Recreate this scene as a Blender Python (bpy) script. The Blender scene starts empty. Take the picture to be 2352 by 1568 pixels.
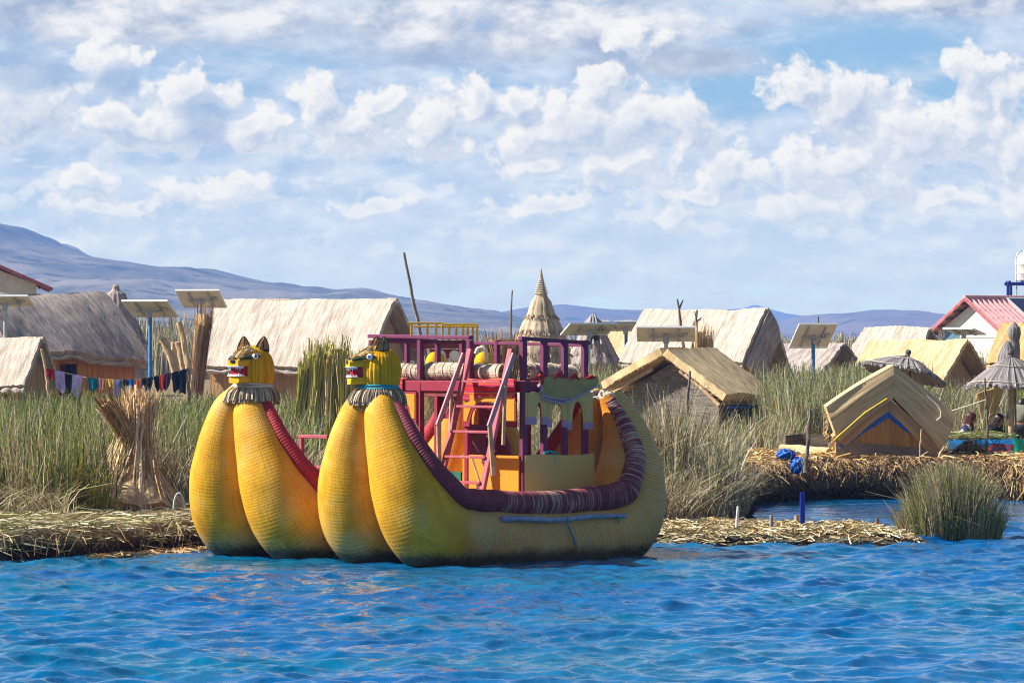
import bpy, math, random
import numpy as np
from mathutils import Vector, Matrix

random.seed(11)
RS = np.random.RandomState(11)
C = bpy.context.scene.collection
SC = bpy.context.scene
R = math.radians
F = 10600.0            # focal length expressed in picture units (picture 2352 x 1568)
HC = 3.0               # eye height over the lake
HY = 775.0             # horizon row

# ------------------------------------------------------------------ camera
cam_d = bpy.data.cameras.new("camera")
cam = bpy.data.objects.new("camera", cam_d)
C.objects.link(cam)
cam.location = (0, 0, HC)
cam.rotation_euler = (R(90) - math.atan((784 - HY) / F), 0, 0)
cam_d.sensor_width = 36.0
cam_d.lens = 36.0 * F / 2352.0
cam_d.clip_start = 1.0
cam_d.clip_end = 40000.0
SC.camera = cam

# ------------------------------------------------------------------ sun / exposure
SUN = Vector((-0.78, 0.02, 0.63)).normalized()
sl = bpy.data.lights.new("sun", 'SUN')
sl.energy = 5.0
SC.cycles.filter_width = 1.1
sl.angle = R(0.53)
sl.color = (1.0, 0.955, 0.88)
so = bpy.data.objects.new("sun", sl)
C.objects.link(so)
so.rotation_euler = (-SUN).to_track_quat('-Z', 'Y').to_euler()
SC.view_settings.view_transform = 'Standard'
SC.view_settings.look = 'None'
SC.view_settings.gamma = 1.0
SC.view_settings.use_curve_mapping = False
SC.view_settings.exposure = 1.12
HAZE = 0.00020       # density of the air
HZTOP = 118.0        # its upper limit in metres
AIR = (0.115, 0.21, 0.45)   # what that air adds at infinite depth


# ------------------------------------------------------------------ node helper
class NT:
    def __init__(s, tree):
        s.t = tree
        s.n = tree.nodes
        s.l = tree.links

    def put(s, sock, val):
        if isinstance(val, bpy.types.NodeSocket):
            s.l.new(val, sock)
        elif val is not None:
            if isinstance(val, (tuple, list)) and len(val) == 3 and sock.type == 'RGBA':
                val = (*val, 1.0)
            sock.default_value = val

    def node(s, typ, props=None, **ins):
        nd = s.n.new(typ)
        for k, v in (props or {}).items():
            setattr(nd, k, v)
        for k, v in ins.items():
            s.put(nd.inputs[int(k[1:])] if k[0] == 'i' and k[1:].isdigit() else nd.inputs[k.replace('_', ' ')], v)
        return nd

    def m(s, op, a, b=None, c=None, clamp=False):
        nd = s.n.new('ShaderNodeMath')
        nd.operation = op
        nd.use_clamp = clamp
        s.put(nd.inputs[0], a)
        if b is not None: s.put(nd.inputs[1], b)
        if c is not None: s.put(nd.inputs[2], c)
        return nd.outputs[0]

    def vm(s, op, a, b=None, out=0):
        nd = s.n.new('ShaderNodeVectorMath')
        nd.operation = op
        s.put(nd.inputs[0], a)
        if b is not None: s.put(nd.inputs[1], b)
        return nd.outputs[out]

    def xyz(s, x, y, z=0.0):
        nd = s.n.new('ShaderNodeCombineXYZ')
        s.put(nd.inputs[0], x); s.put(nd.inputs[1], y); s.put(nd.inputs[2], z)
        return nd.outputs[0]

    def sep(s, v):
        nd = s.n.new('ShaderNodeSeparateXYZ')
        s.put(nd.inputs[0], v)
        return nd.outputs

    def noise(s, vec, scale=5.0, detail=4.0, rough=0.5, dist=0.0, dim='3D'):
        nd = s.n.new('ShaderNodeTexNoise')
        nd.noise_dimensions = dim
        if vec is not None: s.put(nd.inputs['Vector'], vec)
        s.put(nd.inputs['Scale'], scale); s.put(nd.inputs['Detail'], detail)
        s.put(nd.inputs['Roughness'], rough); s.put(nd.inputs['Distortion'], dist)
        return nd.outputs[0]

    def mix(s, f, a, b, blend='MIX'):
        nd = s.n.new('ShaderNodeMix')
        nd.data_type = 'RGBA'
        nd.blend_type = blend
        s.put(nd.inputs[0], f); s.put(nd.inputs[6], a); s.put(nd.inputs[7], b)
        return nd.outputs[2]

    def step(s, x, lo, hi):
        nd = s.n.new('ShaderNodeMapRange')
        nd.interpolation_type = 'SMOOTHSTEP'
        s.put(nd.inputs[0], x); s.put(nd.inputs[1], lo); s.put(nd.inputs[2], hi)
        nd.inputs[3].default_value = 0.0; nd.inputs[4].default_value = 1.0
        return nd.outputs[0]

    def lin(s, x, lo, hi, a=0.0, b=1.0):
        nd = s.n.new('ShaderNodeMapRange')
        s.put(nd.inputs[0], x)
        for i, q in enumerate((lo, hi, a, b)): s.put(nd.inputs[i + 1], q)
        return nd.outputs[0]


def srgb(r, g, b):
    f = lambda c: (c / 255 / 12.92) if c / 255 <= 0.04045 else ((c / 255 + 0.055) / 1.055) ** 2.4
    return (f(r), f(g), f(b))


# ------------------------------------------------------------------ world: real sky with a cloud deck fixed by direction
world = bpy.data.worlds.new("World")
SC.world = world
world.use_nodes = True
world.node_tree.nodes.clear()


def cloud_group():
    """height field of the cumulus: U to the right, V up, both in 1/10.6 radian"""
    g = bpy.data.node_groups.new("cumulus", 'ShaderNodeTree')
    g.interface.new_socket("P", in_out='INPUT', socket_type='NodeSocketVector')
    g.interface.new_socket("H", in_out='OUTPUT', socket_type='NodeSocketFloat')
    g.interface.new_socket("B", in_out='OUTPUT', socket_type='NodeSocketFloat')
    t = NT(g)
    gi = g.nodes.new('NodeGroupInput'); go = g.nodes.new('NodeGroupOutput')
    P = gi.outputs[0]
    blobs = [(1330, 290, 190, 90), (1385, 205, 80, 60), (1470, 270, 90, 75), (1240, 300, 110, 70),
             (1825, 205, 85, 68), (1950, 240, 120, 90), (2060, 330, 170, 140), (2225, 300, 110, 80), (1930, 390, 230, 90),
             (2340, 340, 100, 90), (720, 250, 70, 95), (800, 300, 130, 65), (870, 245, 90, 60), (1000, 285, 100, 95), (1100, 235, 80, 85),
             (280, 290, 180, 70), (40, 250, 190, 90), (440, 215, 130, 65), (420, 290, 110, 70), (590, 305, 90, 65),
             (1450, 375, 140, 60), (1570, 300, 90, 90), (1690, 390, 130, 70), (1220, 380, 110, 40),
             (1450, 105, 95, 40), (2240, 165, 90, 70), (2310, 215, 100, 50), (240, 150, 70, 60), (310, 130, 50, 25), (1600, 445, 140, 34),
             (230, 480, 140, 45), (480, 440, 150, 50), (200, 415, 80, 32), (1545, 500, 70, 40), (2190, 470, 90, 34), (2340, 450, 80, 60), (860, 470, 120, 26), (1250, 470, 150, 30), (1850, 480, 200, 40), (1180, 240, 60, 50)]
    w = t.noise(t.vm('MULTIPLY', P, (1, 1.15, 1)), 7.0, 3.0, 0.55)
    w2 = t.noise(t.vm('ADD', P, (7.3, 2.1, 0)), 8.0, 3.0, 0.55)
    warp = t.xyz(t.m('MULTIPLY', t.m('SUBTRACT', w, 0.5), 0.17), t.m('MULTIPLY', t.m('SUBTRACT', w2, 0.5), 0.12))
    Q = t.vm('ADD', P, warp)
    acc = None
    for x, y, rx, ry in blobs:
        d = t.vm('MULTIPLY', t.vm('SUBTRACT', Q, ((x - 1176) / 1000, (HY - y) / 1000, 0)), (1000 / rx, 1000 / ry, 0))
        r2 = t.vm('LENGTH', d, out=1)
        acc = r2 if acc is None else t.node('ShaderNodeMath', {'operation': 'SMOOTH_MIN'}, i0=acc, i1=r2, i2=0.35).outputs[0]
    body = t.m('MAXIMUM', t.m('SUBTRACT', 1.0, acc), -1.0)
    v = t.n.new('ShaderNodeTexVoronoi'); v.feature = 'SMOOTH_F1'; v.voronoi_dimensions = '2D'
    t.put(v.inputs['Vector'], t.vm('ADD', P, t.vm('MULTIPLY', warp, (0.6, 0.6, 0)))); v.inputs['Scale'].default_value = 15.0
    v.inputs['Smoothness'].default_value = 0.55; v.inputs['Detail'].default_value = 4.0; v.inputs['Roughness'].default_value = 0.55
    puff = t.m('SUBTRACT', 0.55, v.outputs[0])
    fb = t.m('SUBTRACT', t.noise(t.vm('MULTIPLY', P, (1, 1.2, 1)), 7.5, 11.0, 0.62), 0.5)
    h = t.m('ADD', t.m('MULTIPLY', body, 1.25), t.m('ADD', t.m('MULTIPLY', puff, 0.75), t.m('MULTIPLY', fb, 1.9)))
    t.put(go.inputs[0], h)
    t.put(go.inputs[1], body)
    return g


def build_world():
    t = NT(world.node_tree)
    out = t.node('ShaderNodeOutputWorld')
    sky = t.n.new('ShaderNodeTexSky')
    sky.sky_type = 'NISHITA'
    sky.sun_disc = False
    sky.sun_elevation = math.asin(SUN.z)
    sky.sun_rotation = math.atan2(SUN.x, SUN.y)
    sky.altitude = 3800.0
    sky.air_density = 1.6
    sky.dust_density = 0.6
    sky.ozone_density = 3.0
    bg = t.node('ShaderNodeBackground', Color=sky.outputs[0], Strength=0.052)
    tc = t.node('ShaderNodeTexCoord')
    D = t.vm('NORMALIZE', tc.outputs['Generated'])
    dx, dy, dz = t.sep(D)
    U = t.m('MULTIPLY', t.m('ARCTAN2', dx, dy), 10.6)
    V = t.m('MULTIPLY', t.m('ARCSINE', dz), 10.6)
    Vc = t.m('MINIMUM', V, 1.4)
    P = t.xyz(U, Vc)
    grp = cloud_group()
    def H(p):
        n = t.n.new('ShaderNodeGroup'); n.node_tree = grp
        t.put(n.inputs[0], p)
        return n.outputs
    h0, b0 = H(P)
    h1, b1 = H(t.vm('ADD', P, (-0.020, 0.028, 0)))
    a1 = t.step(h0, -0.30, 0.16)
    slope = t.m('SUBTRACT', h0, h1)
    big = t.m('MULTIPLY', t.m('SUBTRACT', b0, b1), 2.0)
    lit = t.m('ADD', t.m('MULTIPLY', t.m('SUBTRACT', slope, t.m('MULTIPLY', big, 0.62)), 0.85), t.m('ADD', t.m('MULTIPLY', big, 0.75), 0.52), clamp=True)
    # sunlit rims, greyer hearts and bases
    core = t.step(h0, 0.35, 1.25)
    lit = t.m('MULTIPLY', lit, t.m('SUBTRACT', 1.0, t.m('MULTIPLY', core, 0.42)))
    lit = t.m('MAXIMUM', lit, t.m('MULTIPLY', t.m('SUBTRACT', 1.0, t.step(h0, 0.0, 0.7)), 0.42))
    def ns(sx, sy, ox, oy, sc, det=7.0, ro=0.56, di=0.2):
        return t.noise(t.vm('ADD', t.vm('MULTIPLY', P, (sx, sy, 1)), (ox, oy, 0)), sc, det, ro, di)
    n1 = ns(0.42, 1.7, 0, 0, 4.2, di=0.35)
    n2 = ns(0.8, 1.8, 4.1, 9.2, 8.0, ro=0.62)
    n2b = ns(0.8, 1.8, 4.1 - 0.025, 9.2 + 0.07, 8.0, ro=0.62)
    veil = t.step(t.m('ADD', t.m('MULTIPLY', n1, 0.7), t.m('MULTIPLY', n2, 0.3)), 0.34, 0.56)
    gap = t.mix(t.step(Vc, 0.05, 0.70), srgb(200, 220, 246), srgb(150, 189, 231))
    sh = t.m('ADD', t.m('MULTIPLY', t.m('SUBTRACT', n2, n2b), 2.2), 0.5, clamp=True)
    veilcol = t.mix(sh, t.mix(t.step(Vc, 0.1, 0.6), srgb(188, 211, 243), srgb(168, 194, 231)), srgb(222, 233, 249))
    base = t.mix(t.m('MULTIPLY', veil, 0.88), gap, veilcol)
    # a second, smaller field of broken cumulus in the middle of the sky
    m0 = ns(1.0, 1.6, 2.3, 5.5, 7.0, 10.0, 0.62); m1 = ns(1.0, 1.6, 2.3 - 0.02, 5.5 + 0.04, 7.0, 10.0, 0.62)
    ma = t.step(m0, 0.48, 0.58)
    ml = t.m('ADD', t.m('MULTIPLY', t.m('SUBTRACT', m0, m1), 4.0), 0.55, clamp=True)
    band = t.m('MULTIPLY', t.step(Vc, 0.08, 0.30), t.m('SUBTRACT', 1.0, t.m('MULTIPLY', t.step(Vc, 0.50, 0.62), 0.7)))
    base = t.mix(t.m('MULTIPLY', t.m('MULTIPLY', ma, band), 0.45), base, t.mix(ml, srgb(178, 203, 237), srgb(246, 247, 251)))
    def blob(x, y, rx, ry, k=1.6):
        d = t.vm('MULTIPLY', t.vm('SUBTRACT', P, ((x - 1176) / 1000, (HY - y) / 1000, 0)), (1000 / rx, 1000 / ry, 0))
        q = t.m('ADD', t.vm('LENGTH', d, out=1), t.m('MULTIPLY', t.m('SUBTRACT', n2, 0.5), k))
        return t.m('SUBTRACT', 1.0, t.step(q, 0.35, 1.15))
    mx = lambda *q: q[0] if len(q) == 1 else t.m('MAXIMUM', q[0], mx(*q[1:]))
    open1 = mx(blob(1960, 120, 330, 100), blob(1690, 215, 150, 70), blob(2190, 215, 150, 50))
    base = t.mix(t.m('MULTIPLY', open1, 0.9), base, srgb(148, 192, 232))
    # grey layer that hangs across the top, bluish bases below the cumulus
    top = mx(blob(1180, 60, 680, 110), blob(300, 40, 640, 90), blob(2150, 0, 460, 60), blob(1500, 140, 330, 45))
    n3 = ns(0.8, 1.35, 1.7, 3.3, 6.5, 9.0, 0.6, 0.1); n3b = ns(0.8, 1.35, 1.7 - 0.03, 3.3 + 0.06, 6.5, 9.0, 0.6, 0.1)
    tl = t.m('ADD', t.m('MULTIPLY', t.m('SUBTRACT', n3, n3b), 3.2), 0.46, clamp=True)
    under = t.step(t.m('ADD', Vc, t.m('MULTIPLY', t.m('SUBTRACT', n3, 0.5), 0.3)), 0.60, 0.78)
    tl = t.m('MULTIPLY', tl, t.m('ADD', 0.35, t.m('MULTIPLY', under, 0.9)), clamp=True)
    base = t.mix(t.m('MULTIPLY', top, t.step(n3, 0.26, 0.46)), base, t.mix(tl, srgb(165, 184, 216), srgb(240, 241, 247)))
    dk = mx(blob(90, 175, 190, 60, 1.2), blob(470, 285, 90, 65, 0.8), blob(270, 190, 70, 50, 1.0))
    base = t.mix(t.m('MULTIPLY', dk, 0.75), base, srgb(160, 186, 223))
    c_sh = t.mix(t.step(Vc, 0.1, 0.6), srgb(194, 211, 239), srgb(178, 197, 228))
    ccol = t.mix(lit, c_sh, srgb(249, 248, 249))
    fade = t.m('ADD', 0.55, t.m('MULTIPLY', t.step(Vc, 0.2, 0.5), 0.35))
    fade = t.m('MULTIPLY', fade, t.m('SUBTRACT', 1.0, t.m('MULTIPLY', dk, 0.8)))
    col = t.mix(t.m('MULTIPLY', a1, fade), base, ccol)
    # the sheet lies beyond the haze: strong enough to show through it
    path = t.m('MINIMUM', t.m('DIVIDE', HZTOP, t.m('MAXIMUM', dz, 0.004)), 9300.0)
    T = t.m('EXPONENT', t.m('MULTIPLY', path, -HAZE))
    k = 2 ** SC.view_settings.exposure
    air = t.vm('MULTIPLY', (AIR[0] * k, AIR[1] * k, AIR[2] * k), t.xyz(*(t.m('SUBTRACT', 1.0, T),) * 3))
    col = t.vm('DIVIDE', t.vm('SUBTRACT', col, air), t.xyz(T, T, T))
    col = t.vm('MINIMUM', t.vm('MAXIMUM', col, (0, 0, 0)), (2.5, 2.5, 2.5))
    # the bright cloud bank is the one ahead; thinner and dimmer to the sides and behind
    dim = t.m('SUBTRACT', 1.0, t.m('MULTIPLY', t.step(t.m('ABSOLUTE', U), 3.0, 9.0), 0.55))
    cb = t.node('ShaderNodeBackground', Color=col, Strength=t.m('MULTIPLY', dim, 1.0 / k))
    # overhead: broken cloud over clear blue
    n4 = t.noise(t.vm('MULTIPLY', D, (3.0, 3.0, 5.0)), 1.3, 6.0, 0.55)
    over = t.node('ShaderNodeBackground', Color=srgb(244, 242, 242), Strength=0.32)
    ms0 = t.node('ShaderNodeMixShader', i0=t.m('MULTIPLY', t.step(n4, 0.50, 0.66), 0.8), i1=bg.outputs[0], i2=over.outputs[0])
    up = t.step(t.m('ADD', V, t.m('MULTIPLY', t.m('SUBTRACT', n1, 0.5), 0.5)), 0.85, 1.7)
    ms = t.node('ShaderNodeMixShader', i0=up, i1=cb.outputs[0], i2=ms0.outputs[0])
    t.l.new(ms.outputs[0], out.inputs[0])


build_world()
world.cycles.sampling_method = 'MANUAL'
world.cycles.sample_map_resolution = 256


# ------------------------------------------------------------------ tagging and mesh helpers
def tag(o, label=None, cat=None, group=None, kind=None):
    if label: o['label'] = label
    if cat: o['category'] = cat
    if group: o['group'] = group
    if kind: o['kind'] = kind
    return o


def thing(name, label, cat, loc=(0, 0, 0), rz=0.0, group=None):
    o = bpy.data.objects.new(name, None)
    o.empty_display_size = 0.3
    C.objects.link(o)
    o.location = loc
    o.rotation_euler = (0, 0, rz)
    tag(o, label, cat, group)
    return o


def mw(o):
    m = Matrix.Translation(o.location) @ o.rotation_euler.to_matrix().to_4x4()
    return mw(o.parent) @ m if o.parent else m


def Wp(x, y, d):
    """a point of the place: picture column, picture row and its distance in metres"""
    return Vector(((x - 1176) * d / F, d, HC - (y - HY) * d / F))


def gx(x, d): return (x - 1176) * d / F


class MB:
    def __init__(s):
        s.v = []; s.f = []; s.uv = []; s.c = []; s.mi = []
        s.cur = 0

    def add(s, vs, fs, uv=None, col=None):
        b = len(s.v)
        s.v.extend([tuple(p) for p in vs])
        s.uv.extend(uv if uv is not None else [(p[0], p[2]) for p in vs])
        n = len(vs)
        if col is None: s.c.extend([(1, 1, 1)] * n)
        elif isinstance(col, tuple): s.c.extend([col] * n)
        else: s.c.extend(col)
        s.f.extend([tuple(i + b for i in f) for f in fs])
        s.mi.extend([s.cur] * len(fs))
        return s

    def bar(s, p0, p1, w, h, up=(0, 0, 1), col=None, bev=0.0):
        """rectangular timber from p0 to p1, h along 'up', w across"""
        p0 = Vector(p0); p1 = Vector(p1)
        d = (p1 - p0); L = d.length; d.normalize()
        u = Vector(up); sd = d.cross(u)
        if sd.length < 1e-4: sd = d.cross(Vector((1, 0, 0)))
        sd.normalize(); u = sd.cross(d).normalized()
        b = min(w, h) * 0.14 if bev == 0 else bev
        ring = [(-w/2, -h/2 + b), (-w/2 + b, -h/2), (w/2 - b, -h/2), (w/2, -h/2 + b), (w/2, h/2 - b), (w/2 - b, h/2), (-w/2 + b, h/2), (-w/2, h/2 - b)]
        vs = []; uv = []
        for k, p in enumerate((p0, p1)):
            for j, (a, c) in enumerate(ring):
                vs.append(p + sd * a + u * c); uv.append((j * 0.05, k * L))
        fs = [(j, (j + 1) % 8, 8 + (j + 1) % 8, 8 + j) for j in range(8)]
        fs += [tuple(range(7, -1, -1)), tuple(range(8, 16))]
        return s.add(vs, fs, uv, col)

    def box(s, lo, hi, col=None):
        x0, y0, z0 = lo; x1, y1, z1 = hi
        return s.bar(((x0 + x1) / 2, (y0 + y1) / 2, z0), ((x0 + x1) / 2, (y0 + y1) / 2, z1), x1 - x0, y1 - y0, up=(0, 1, 0), col=col,
                     bev=min(0.01, 0.1 * min(x1 - x0, y1 - y0)))

    def tube(s, pts, rad, seg=10, caps=True, col=None, wob=0.0):
        P = [Vector(p) for p in pts]; n = len(P)
        if not hasattr(rad, '__len__'): rad = [rad] * n
        T = []
        for i in range(n):
            t = (P[min(i + 1, n - 1)] - P[max(i - 1, 0)])
            T.append(t.normalized() if t.length > 1e-9 else Vector((0, 0, 1)))
        N = T[0].orthogonal().normalized()
        vs = []; uv = []; L = 0; cs = []
        for i in range(n):
            N = (N - T[i] * N.dot(T[i]))
            N = N.normalized() if N.length > 1e-6 else T[i].orthogonal().normalized()
            B = T[i].cross(N)
            if i: L += (P[i] - P[i - 1]).length
            for j in range(seg):
                a = 2 * math.pi * j / seg
                r = rad[i] * (1 + (random.uniform(-wob, wob) if wob else 0))
                vs.append(P[i] + N * (r * math.cos(a)) + B * (r * math.sin(a)))
                uv.append((j / seg * 6.283 * rad[0], L))
                if col is not None and not isinstance(col, tuple): cs.append(col[i])
        fs = []
        for i in range(n - 1):
            for j in range(seg):
                k = (j + 1) % seg
                fs.append((i * seg + j, i * seg + k, (i + 1) * seg + k, (i + 1) * seg + j))
        if caps:
            fs.append(tuple(range(seg - 1, -1, -1)))
            fs.append(tuple((n - 1) * seg + j for j in range(seg)))
        return s.add(vs, fs, uv, cs if cs else col)

    def lathe(s, prof, c=(0, 0, 0), seg=24, col=None, groove=0.0, ng=0, tilt=None):
        """prof: list of (radius, z)"""
        vs = []; uv = []; fs = []
        n = len(prof)
        for i, (r, z) in enumerate(prof):
            for j in range(seg + 1):
                a = 2 * math.pi * j / seg
                rr = r * (1 + groove * math.cos(ng * a)) if ng else r
                p = Vector((rr * math.cos(a), rr * math.sin(a), z))
                if tilt: p = tilt @ p
                vs.append(Vector(c) + p); uv.append((a * max(0.3, prof[n // 2][0]), z))
        for i in range(n - 1):
            for j in range(seg):
                q = i * (seg + 1) + j
                fs.append((q, q + 1, q + seg + 2, q + seg + 1))
        return s.add(vs, fs, uv, col)

    def sheet(s, G, th=0.0, uvs=None, col=None):
        """grid of points G[i][j]; with th it becomes a closed slab"""
        nu = len(G); nv = len(G[0])
        A = np.array([[tuple(p) for p in row] for row in G], float)
        du = np.gradient(A, axis=0); dv = np.gradient(A, axis=1)
        nrm = np.cross(du, dv); nrm /= np.maximum(np.linalg.norm(nrm, axis=2, keepdims=True), 1e-9)
        if uvs is None:
            su = np.concatenate([np.zeros((1, nv)), np.cumsum(np.linalg.norm(np.diff(A, axis=0), axis=2), axis=0)])
            sv = np.concatenate([np.zeros((nu, 1)), np.cumsum(np.linalg.norm(np.diff(A, axis=1), axis=2), axis=1)], axis=1)
            uvs = np.stack([np.broadcast_to(su[:, :1], (nu, nv)), sv], axis=2)
        vs = [tuple(p) for p in A.reshape(-1, 3)]
        uv = [tuple(p) for p in uvs.reshape(-1, 2)]
        idx = lambda i, j: i * nv + j
        fs = [(idx(i, j), idx(i + 1, j), idx(i + 1, j + 1), idx(i, j + 1)) for i in range(nu - 1) for j in range(nv - 1)]
        if th:
            o = len(vs)
            vs += [tuple(p) for p in (A - nrm * th).reshape(-1, 3)]
            uv += uv[:o]
            fs += [tuple(o + k for k in reversed(f)) for f in fs[:(nu - 1) * (nv - 1)]]
            for i in range(nu - 1):
                fs.append((idx(i, 0), o + idx(i, 0), o + idx(i + 1, 0), idx(i + 1, 0)))
                fs.append((idx(i + 1, nv - 1), o + idx(i + 1, nv - 1), o + idx(i, nv - 1), idx(i, nv - 1)))
            for j in range(nv - 1):
                fs.append((idx(0, j + 1), o + idx(0, j + 1), o + idx(0, j), idx(0, j)))
                fs.append((idx(nu - 1, j), o + idx(nu - 1, j), o + idx(nu - 1, j + 1), idx(nu - 1, j + 1)))
        return s.add(vs, fs, uv, col)

    def prism(s, poly, th, frame):
        """flat outline poly [(a,b)], thickness th; frame = (origin, A axis, B axis)"""
        o, A, B = (Vector(q) for q in frame)
        N = A.cross(B).normalized()
        n = len(poly)
        vs = [o + A * a + B * b + N * th / 2 for a, b in poly] + [o + A * a + B * b - N * th / 2 for a, b in poly]
        fs = [tuple(range(n)), tuple(range(2 * n - 1, n - 1, -1))]
        fs += [(i, n + i, n + (i + 1) % n, (i + 1) % n) for i in range(n)]
        return s.add(vs, fs, [(a, b) for a, b in poly] * 2)

    def build(s, name, mats, parent=None, world_space=False, smooth=True, loc=None):
        me = bpy.data.meshes.new(name)
        vs = s.v
        if world_space and parent is not None:
            im = mw(parent).inverted()
            vs = [im @ Vector(p) for p in vs]
        if loc is not None:
            vs = [Vector(p) - Vector(loc) for p in vs]
        me.from_pydata([tuple(p) for p in vs], [], s.f)
        if not isinstance(mats, (list, tuple)): mats = [mats]
        for m in mats: me.materials.append(m)
        lv = np.zeros(len(me.loops), np.int32); me.loops.foreach_get('vertex_index', lv)
        ul = me.uv_layers.new(name='UVMap')
        ul.data.foreach_set('uv', np.array(s.uv, np.float32)[lv].ravel())
        ca = me.color_attributes.new('tint', 'FLOAT_COLOR', 'POINT')
        cc = np.ones((len(s.v), 4), np.float32); cc[:, :3] = np.array(s.c, np.float32)
        ca.data.foreach_set('color', cc.ravel())
        me.polygons.foreach_set('material_index', np.array(s.mi, np.int32))
        if smooth:
            me.polygons.foreach_set('use_smooth', np.ones(len(me.polygons), bool))
            try:
                me.set_sharp_from_angle(angle=R(38))
            except Exception:
                pass
        me.update()
        o = bpy.data.objects.new(name, me)
        C.objects.link(o)
        if parent is not None: o.parent = parent
        if loc is not None: o.location = loc
        return o


def np_mesh(name, V, Q, mat, col=None, smooth=False, uv=None):
    """big mesh from numpy arrays, Q of quads"""
    me = bpy.data.meshes.new(name)
    me.vertices.add(len(V)); me.vertices.foreach_set('co', V.astype(np.float32).ravel())
    k = Q.shape[1]
    me.loops.add(Q.size); me.loops.foreach_set('vertex_index', Q.astype(np.int32).ravel())
    me.polygons.add(len(Q))
    me.polygons.foreach_set('loop_start', (np.arange(len(Q)) * k).astype(np.int32))
    try:
        me.polygons.foreach_set('loop_total', np.full(len(Q), k, np.int32))
    except Exception:
        pass
    if smooth: me.polygons.foreach_set('use_smooth', np.ones(len(Q), bool))
    me.materials.append(mat)
    if col is not None:
        ca = me.color_attributes.new('tint', 'FLOAT_COLOR', 'POINT')
        cc = np.ones((len(V), 4), np.float32); cc[:, :3] = col
        ca.data.foreach_set('color', cc.ravel())
    me.update(calc_edges=True)
    me.validate()
    o = bpy.data.objects.new(name, me)
    C.objects.link(o)
    return o


def blades(base, tip, mid, width, col, lev=4, tipw=0.25):
    """curved ribbons from base through a bent middle to tip; all (n,3); returns V, Q, col"""
    n = len(base)
    tt = np.linspace(0, 1, lev)
    P = (base[:, None] * ((1 - tt) ** 2)[None, :, None] + 2 * mid[:, None] * (tt * (1 - tt))[None, :, None] + tip[:, None] * (tt ** 2)[None, :, None])
    d = tip - base
    rnd = RS.normal(size=(n, 3))
    sd = np.cross(d, rnd); sd /= np.maximum(np.linalg.norm(sd, axis=1, keepdims=True), 1e-9)
    wv = width[:, None] * (1 - (1 - tipw) * tt[None, :]) / 2
    off = sd[:, None, :] * wv[:, :, None]
    V = np.stack([P - off, P + off], axis=2).reshape(n * lev * 2, 3)
    b = (np.arange(n) * lev * 2)[:, None]
    q = np.array([[2 * i, 2 * i + 1, 2 * i + 3, 2 * i + 2] for i in range(lev - 1)])
    Q = (b[:, :, None] + q[None]).reshape(-1, 4)
    cc = np.repeat(col, lev * 2, axis=0)
    return V, Q, cc


def join_np(parts):
    V = []; Q = []; Cc = []; o = 0
    for v, q, c in parts:
        V.append(v); Q.append(q + o); Cc.append(c); o += len(v)
    return np.concatenate(V), np.concatenate(Q), np.concatenate(Cc)


# ------------------------------------------------------------------ materials
def new_mat(name):
    m = bpy.data.materials.new(name)
    m.use_nodes = True
    m.node_tree.nodes.clear()
    t = NT(m.node_tree)
    out = t.node('ShaderNodeOutputMaterial')
    return m, t, out


def principled(t, out, col, rough=0.8, bump=None, metal=0.0, spec=0.3, bs=0.3, bd=0.02, **kw):
    p = t.n.new('ShaderNodeBsdfPrincipled')
    t.put(p.inputs['Base Color'], col); t.put(p.inputs['Roughness'], rough); t.put(p.inputs['Metallic'], metal)
    t.put(p.inputs['Specular IOR Level'], spec)
    for k, v in kw.items(): t.put(p.inputs[k.replace('_', ' ')], v)
    if bump is not None:
        b = t.node('ShaderNodeBump', Strength=bs, Distance=bd, Height=bump)
        t.l.new(b.outputs[0], p.inputs['Normal'])
    t.l.new(p.outputs[0], out.inputs[0])
    return p


def m_straw(name, dark, light, across=70.0, along=2.5, bs=0.7, bd=0.03, patch=0.35, coord='UV', bands=0.0):
    """reed thatch / reed matting: strands run along V"""
    m, t, out = new_mat(name)
    tc = t.node('ShaderNodeTexCoord')
    v = tc.outputs[coord]
    st = t.noise(t.vm('MULTIPLY', v, (across, along, 1)), 1.0, 5.0, 0.65, 0.3)
    st2 = t.noise(t.vm('MULTIPLY', v, (across * 0.22, along * 0.6, 1)), 1.0, 3.0, 0.6, 0.4)
    pt = t.noise(v, 1.6, 4.0, 0.6)
    f = t.m('ADD', t.m('MULTIPLY', st, 0.6), t.m('MULTIPLY', st2, 0.4))
    f = t.step(f, 0.33, 0.67)
    f = t.m('ADD', f, t.m('MULTIPLY', t.m('SUBTRACT', pt, 0.5), patch * 2), clamp=True)
    c = t.mix(f, dark, light)
    hgt = t.m('ADD', st, st2)
    if bands:
        y = t.sep(v)[1]
        bn = t.step(t.m('FRACT', t.m('MULTIPLY', t.m('ADD', y, t.m('MULTIPLY', st2, 0.06)), bands)), 0.0, 0.16)
        c = t.mix(t.m('MULTIPLY', t.m('SUBTRACT', 1.0, bn), 0.55), c, tuple(q * 0.35 for q in dark))
    at = t.node('ShaderNodeAttribute', {'attribute_name': 'tint'})
    c = t.mix(1.0, c, at.outputs[0], 'MULTIPLY')
    principled(t, out, c, 0.9, hgt, spec=0.12, bs=bs, bd=bd)
    return m


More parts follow.
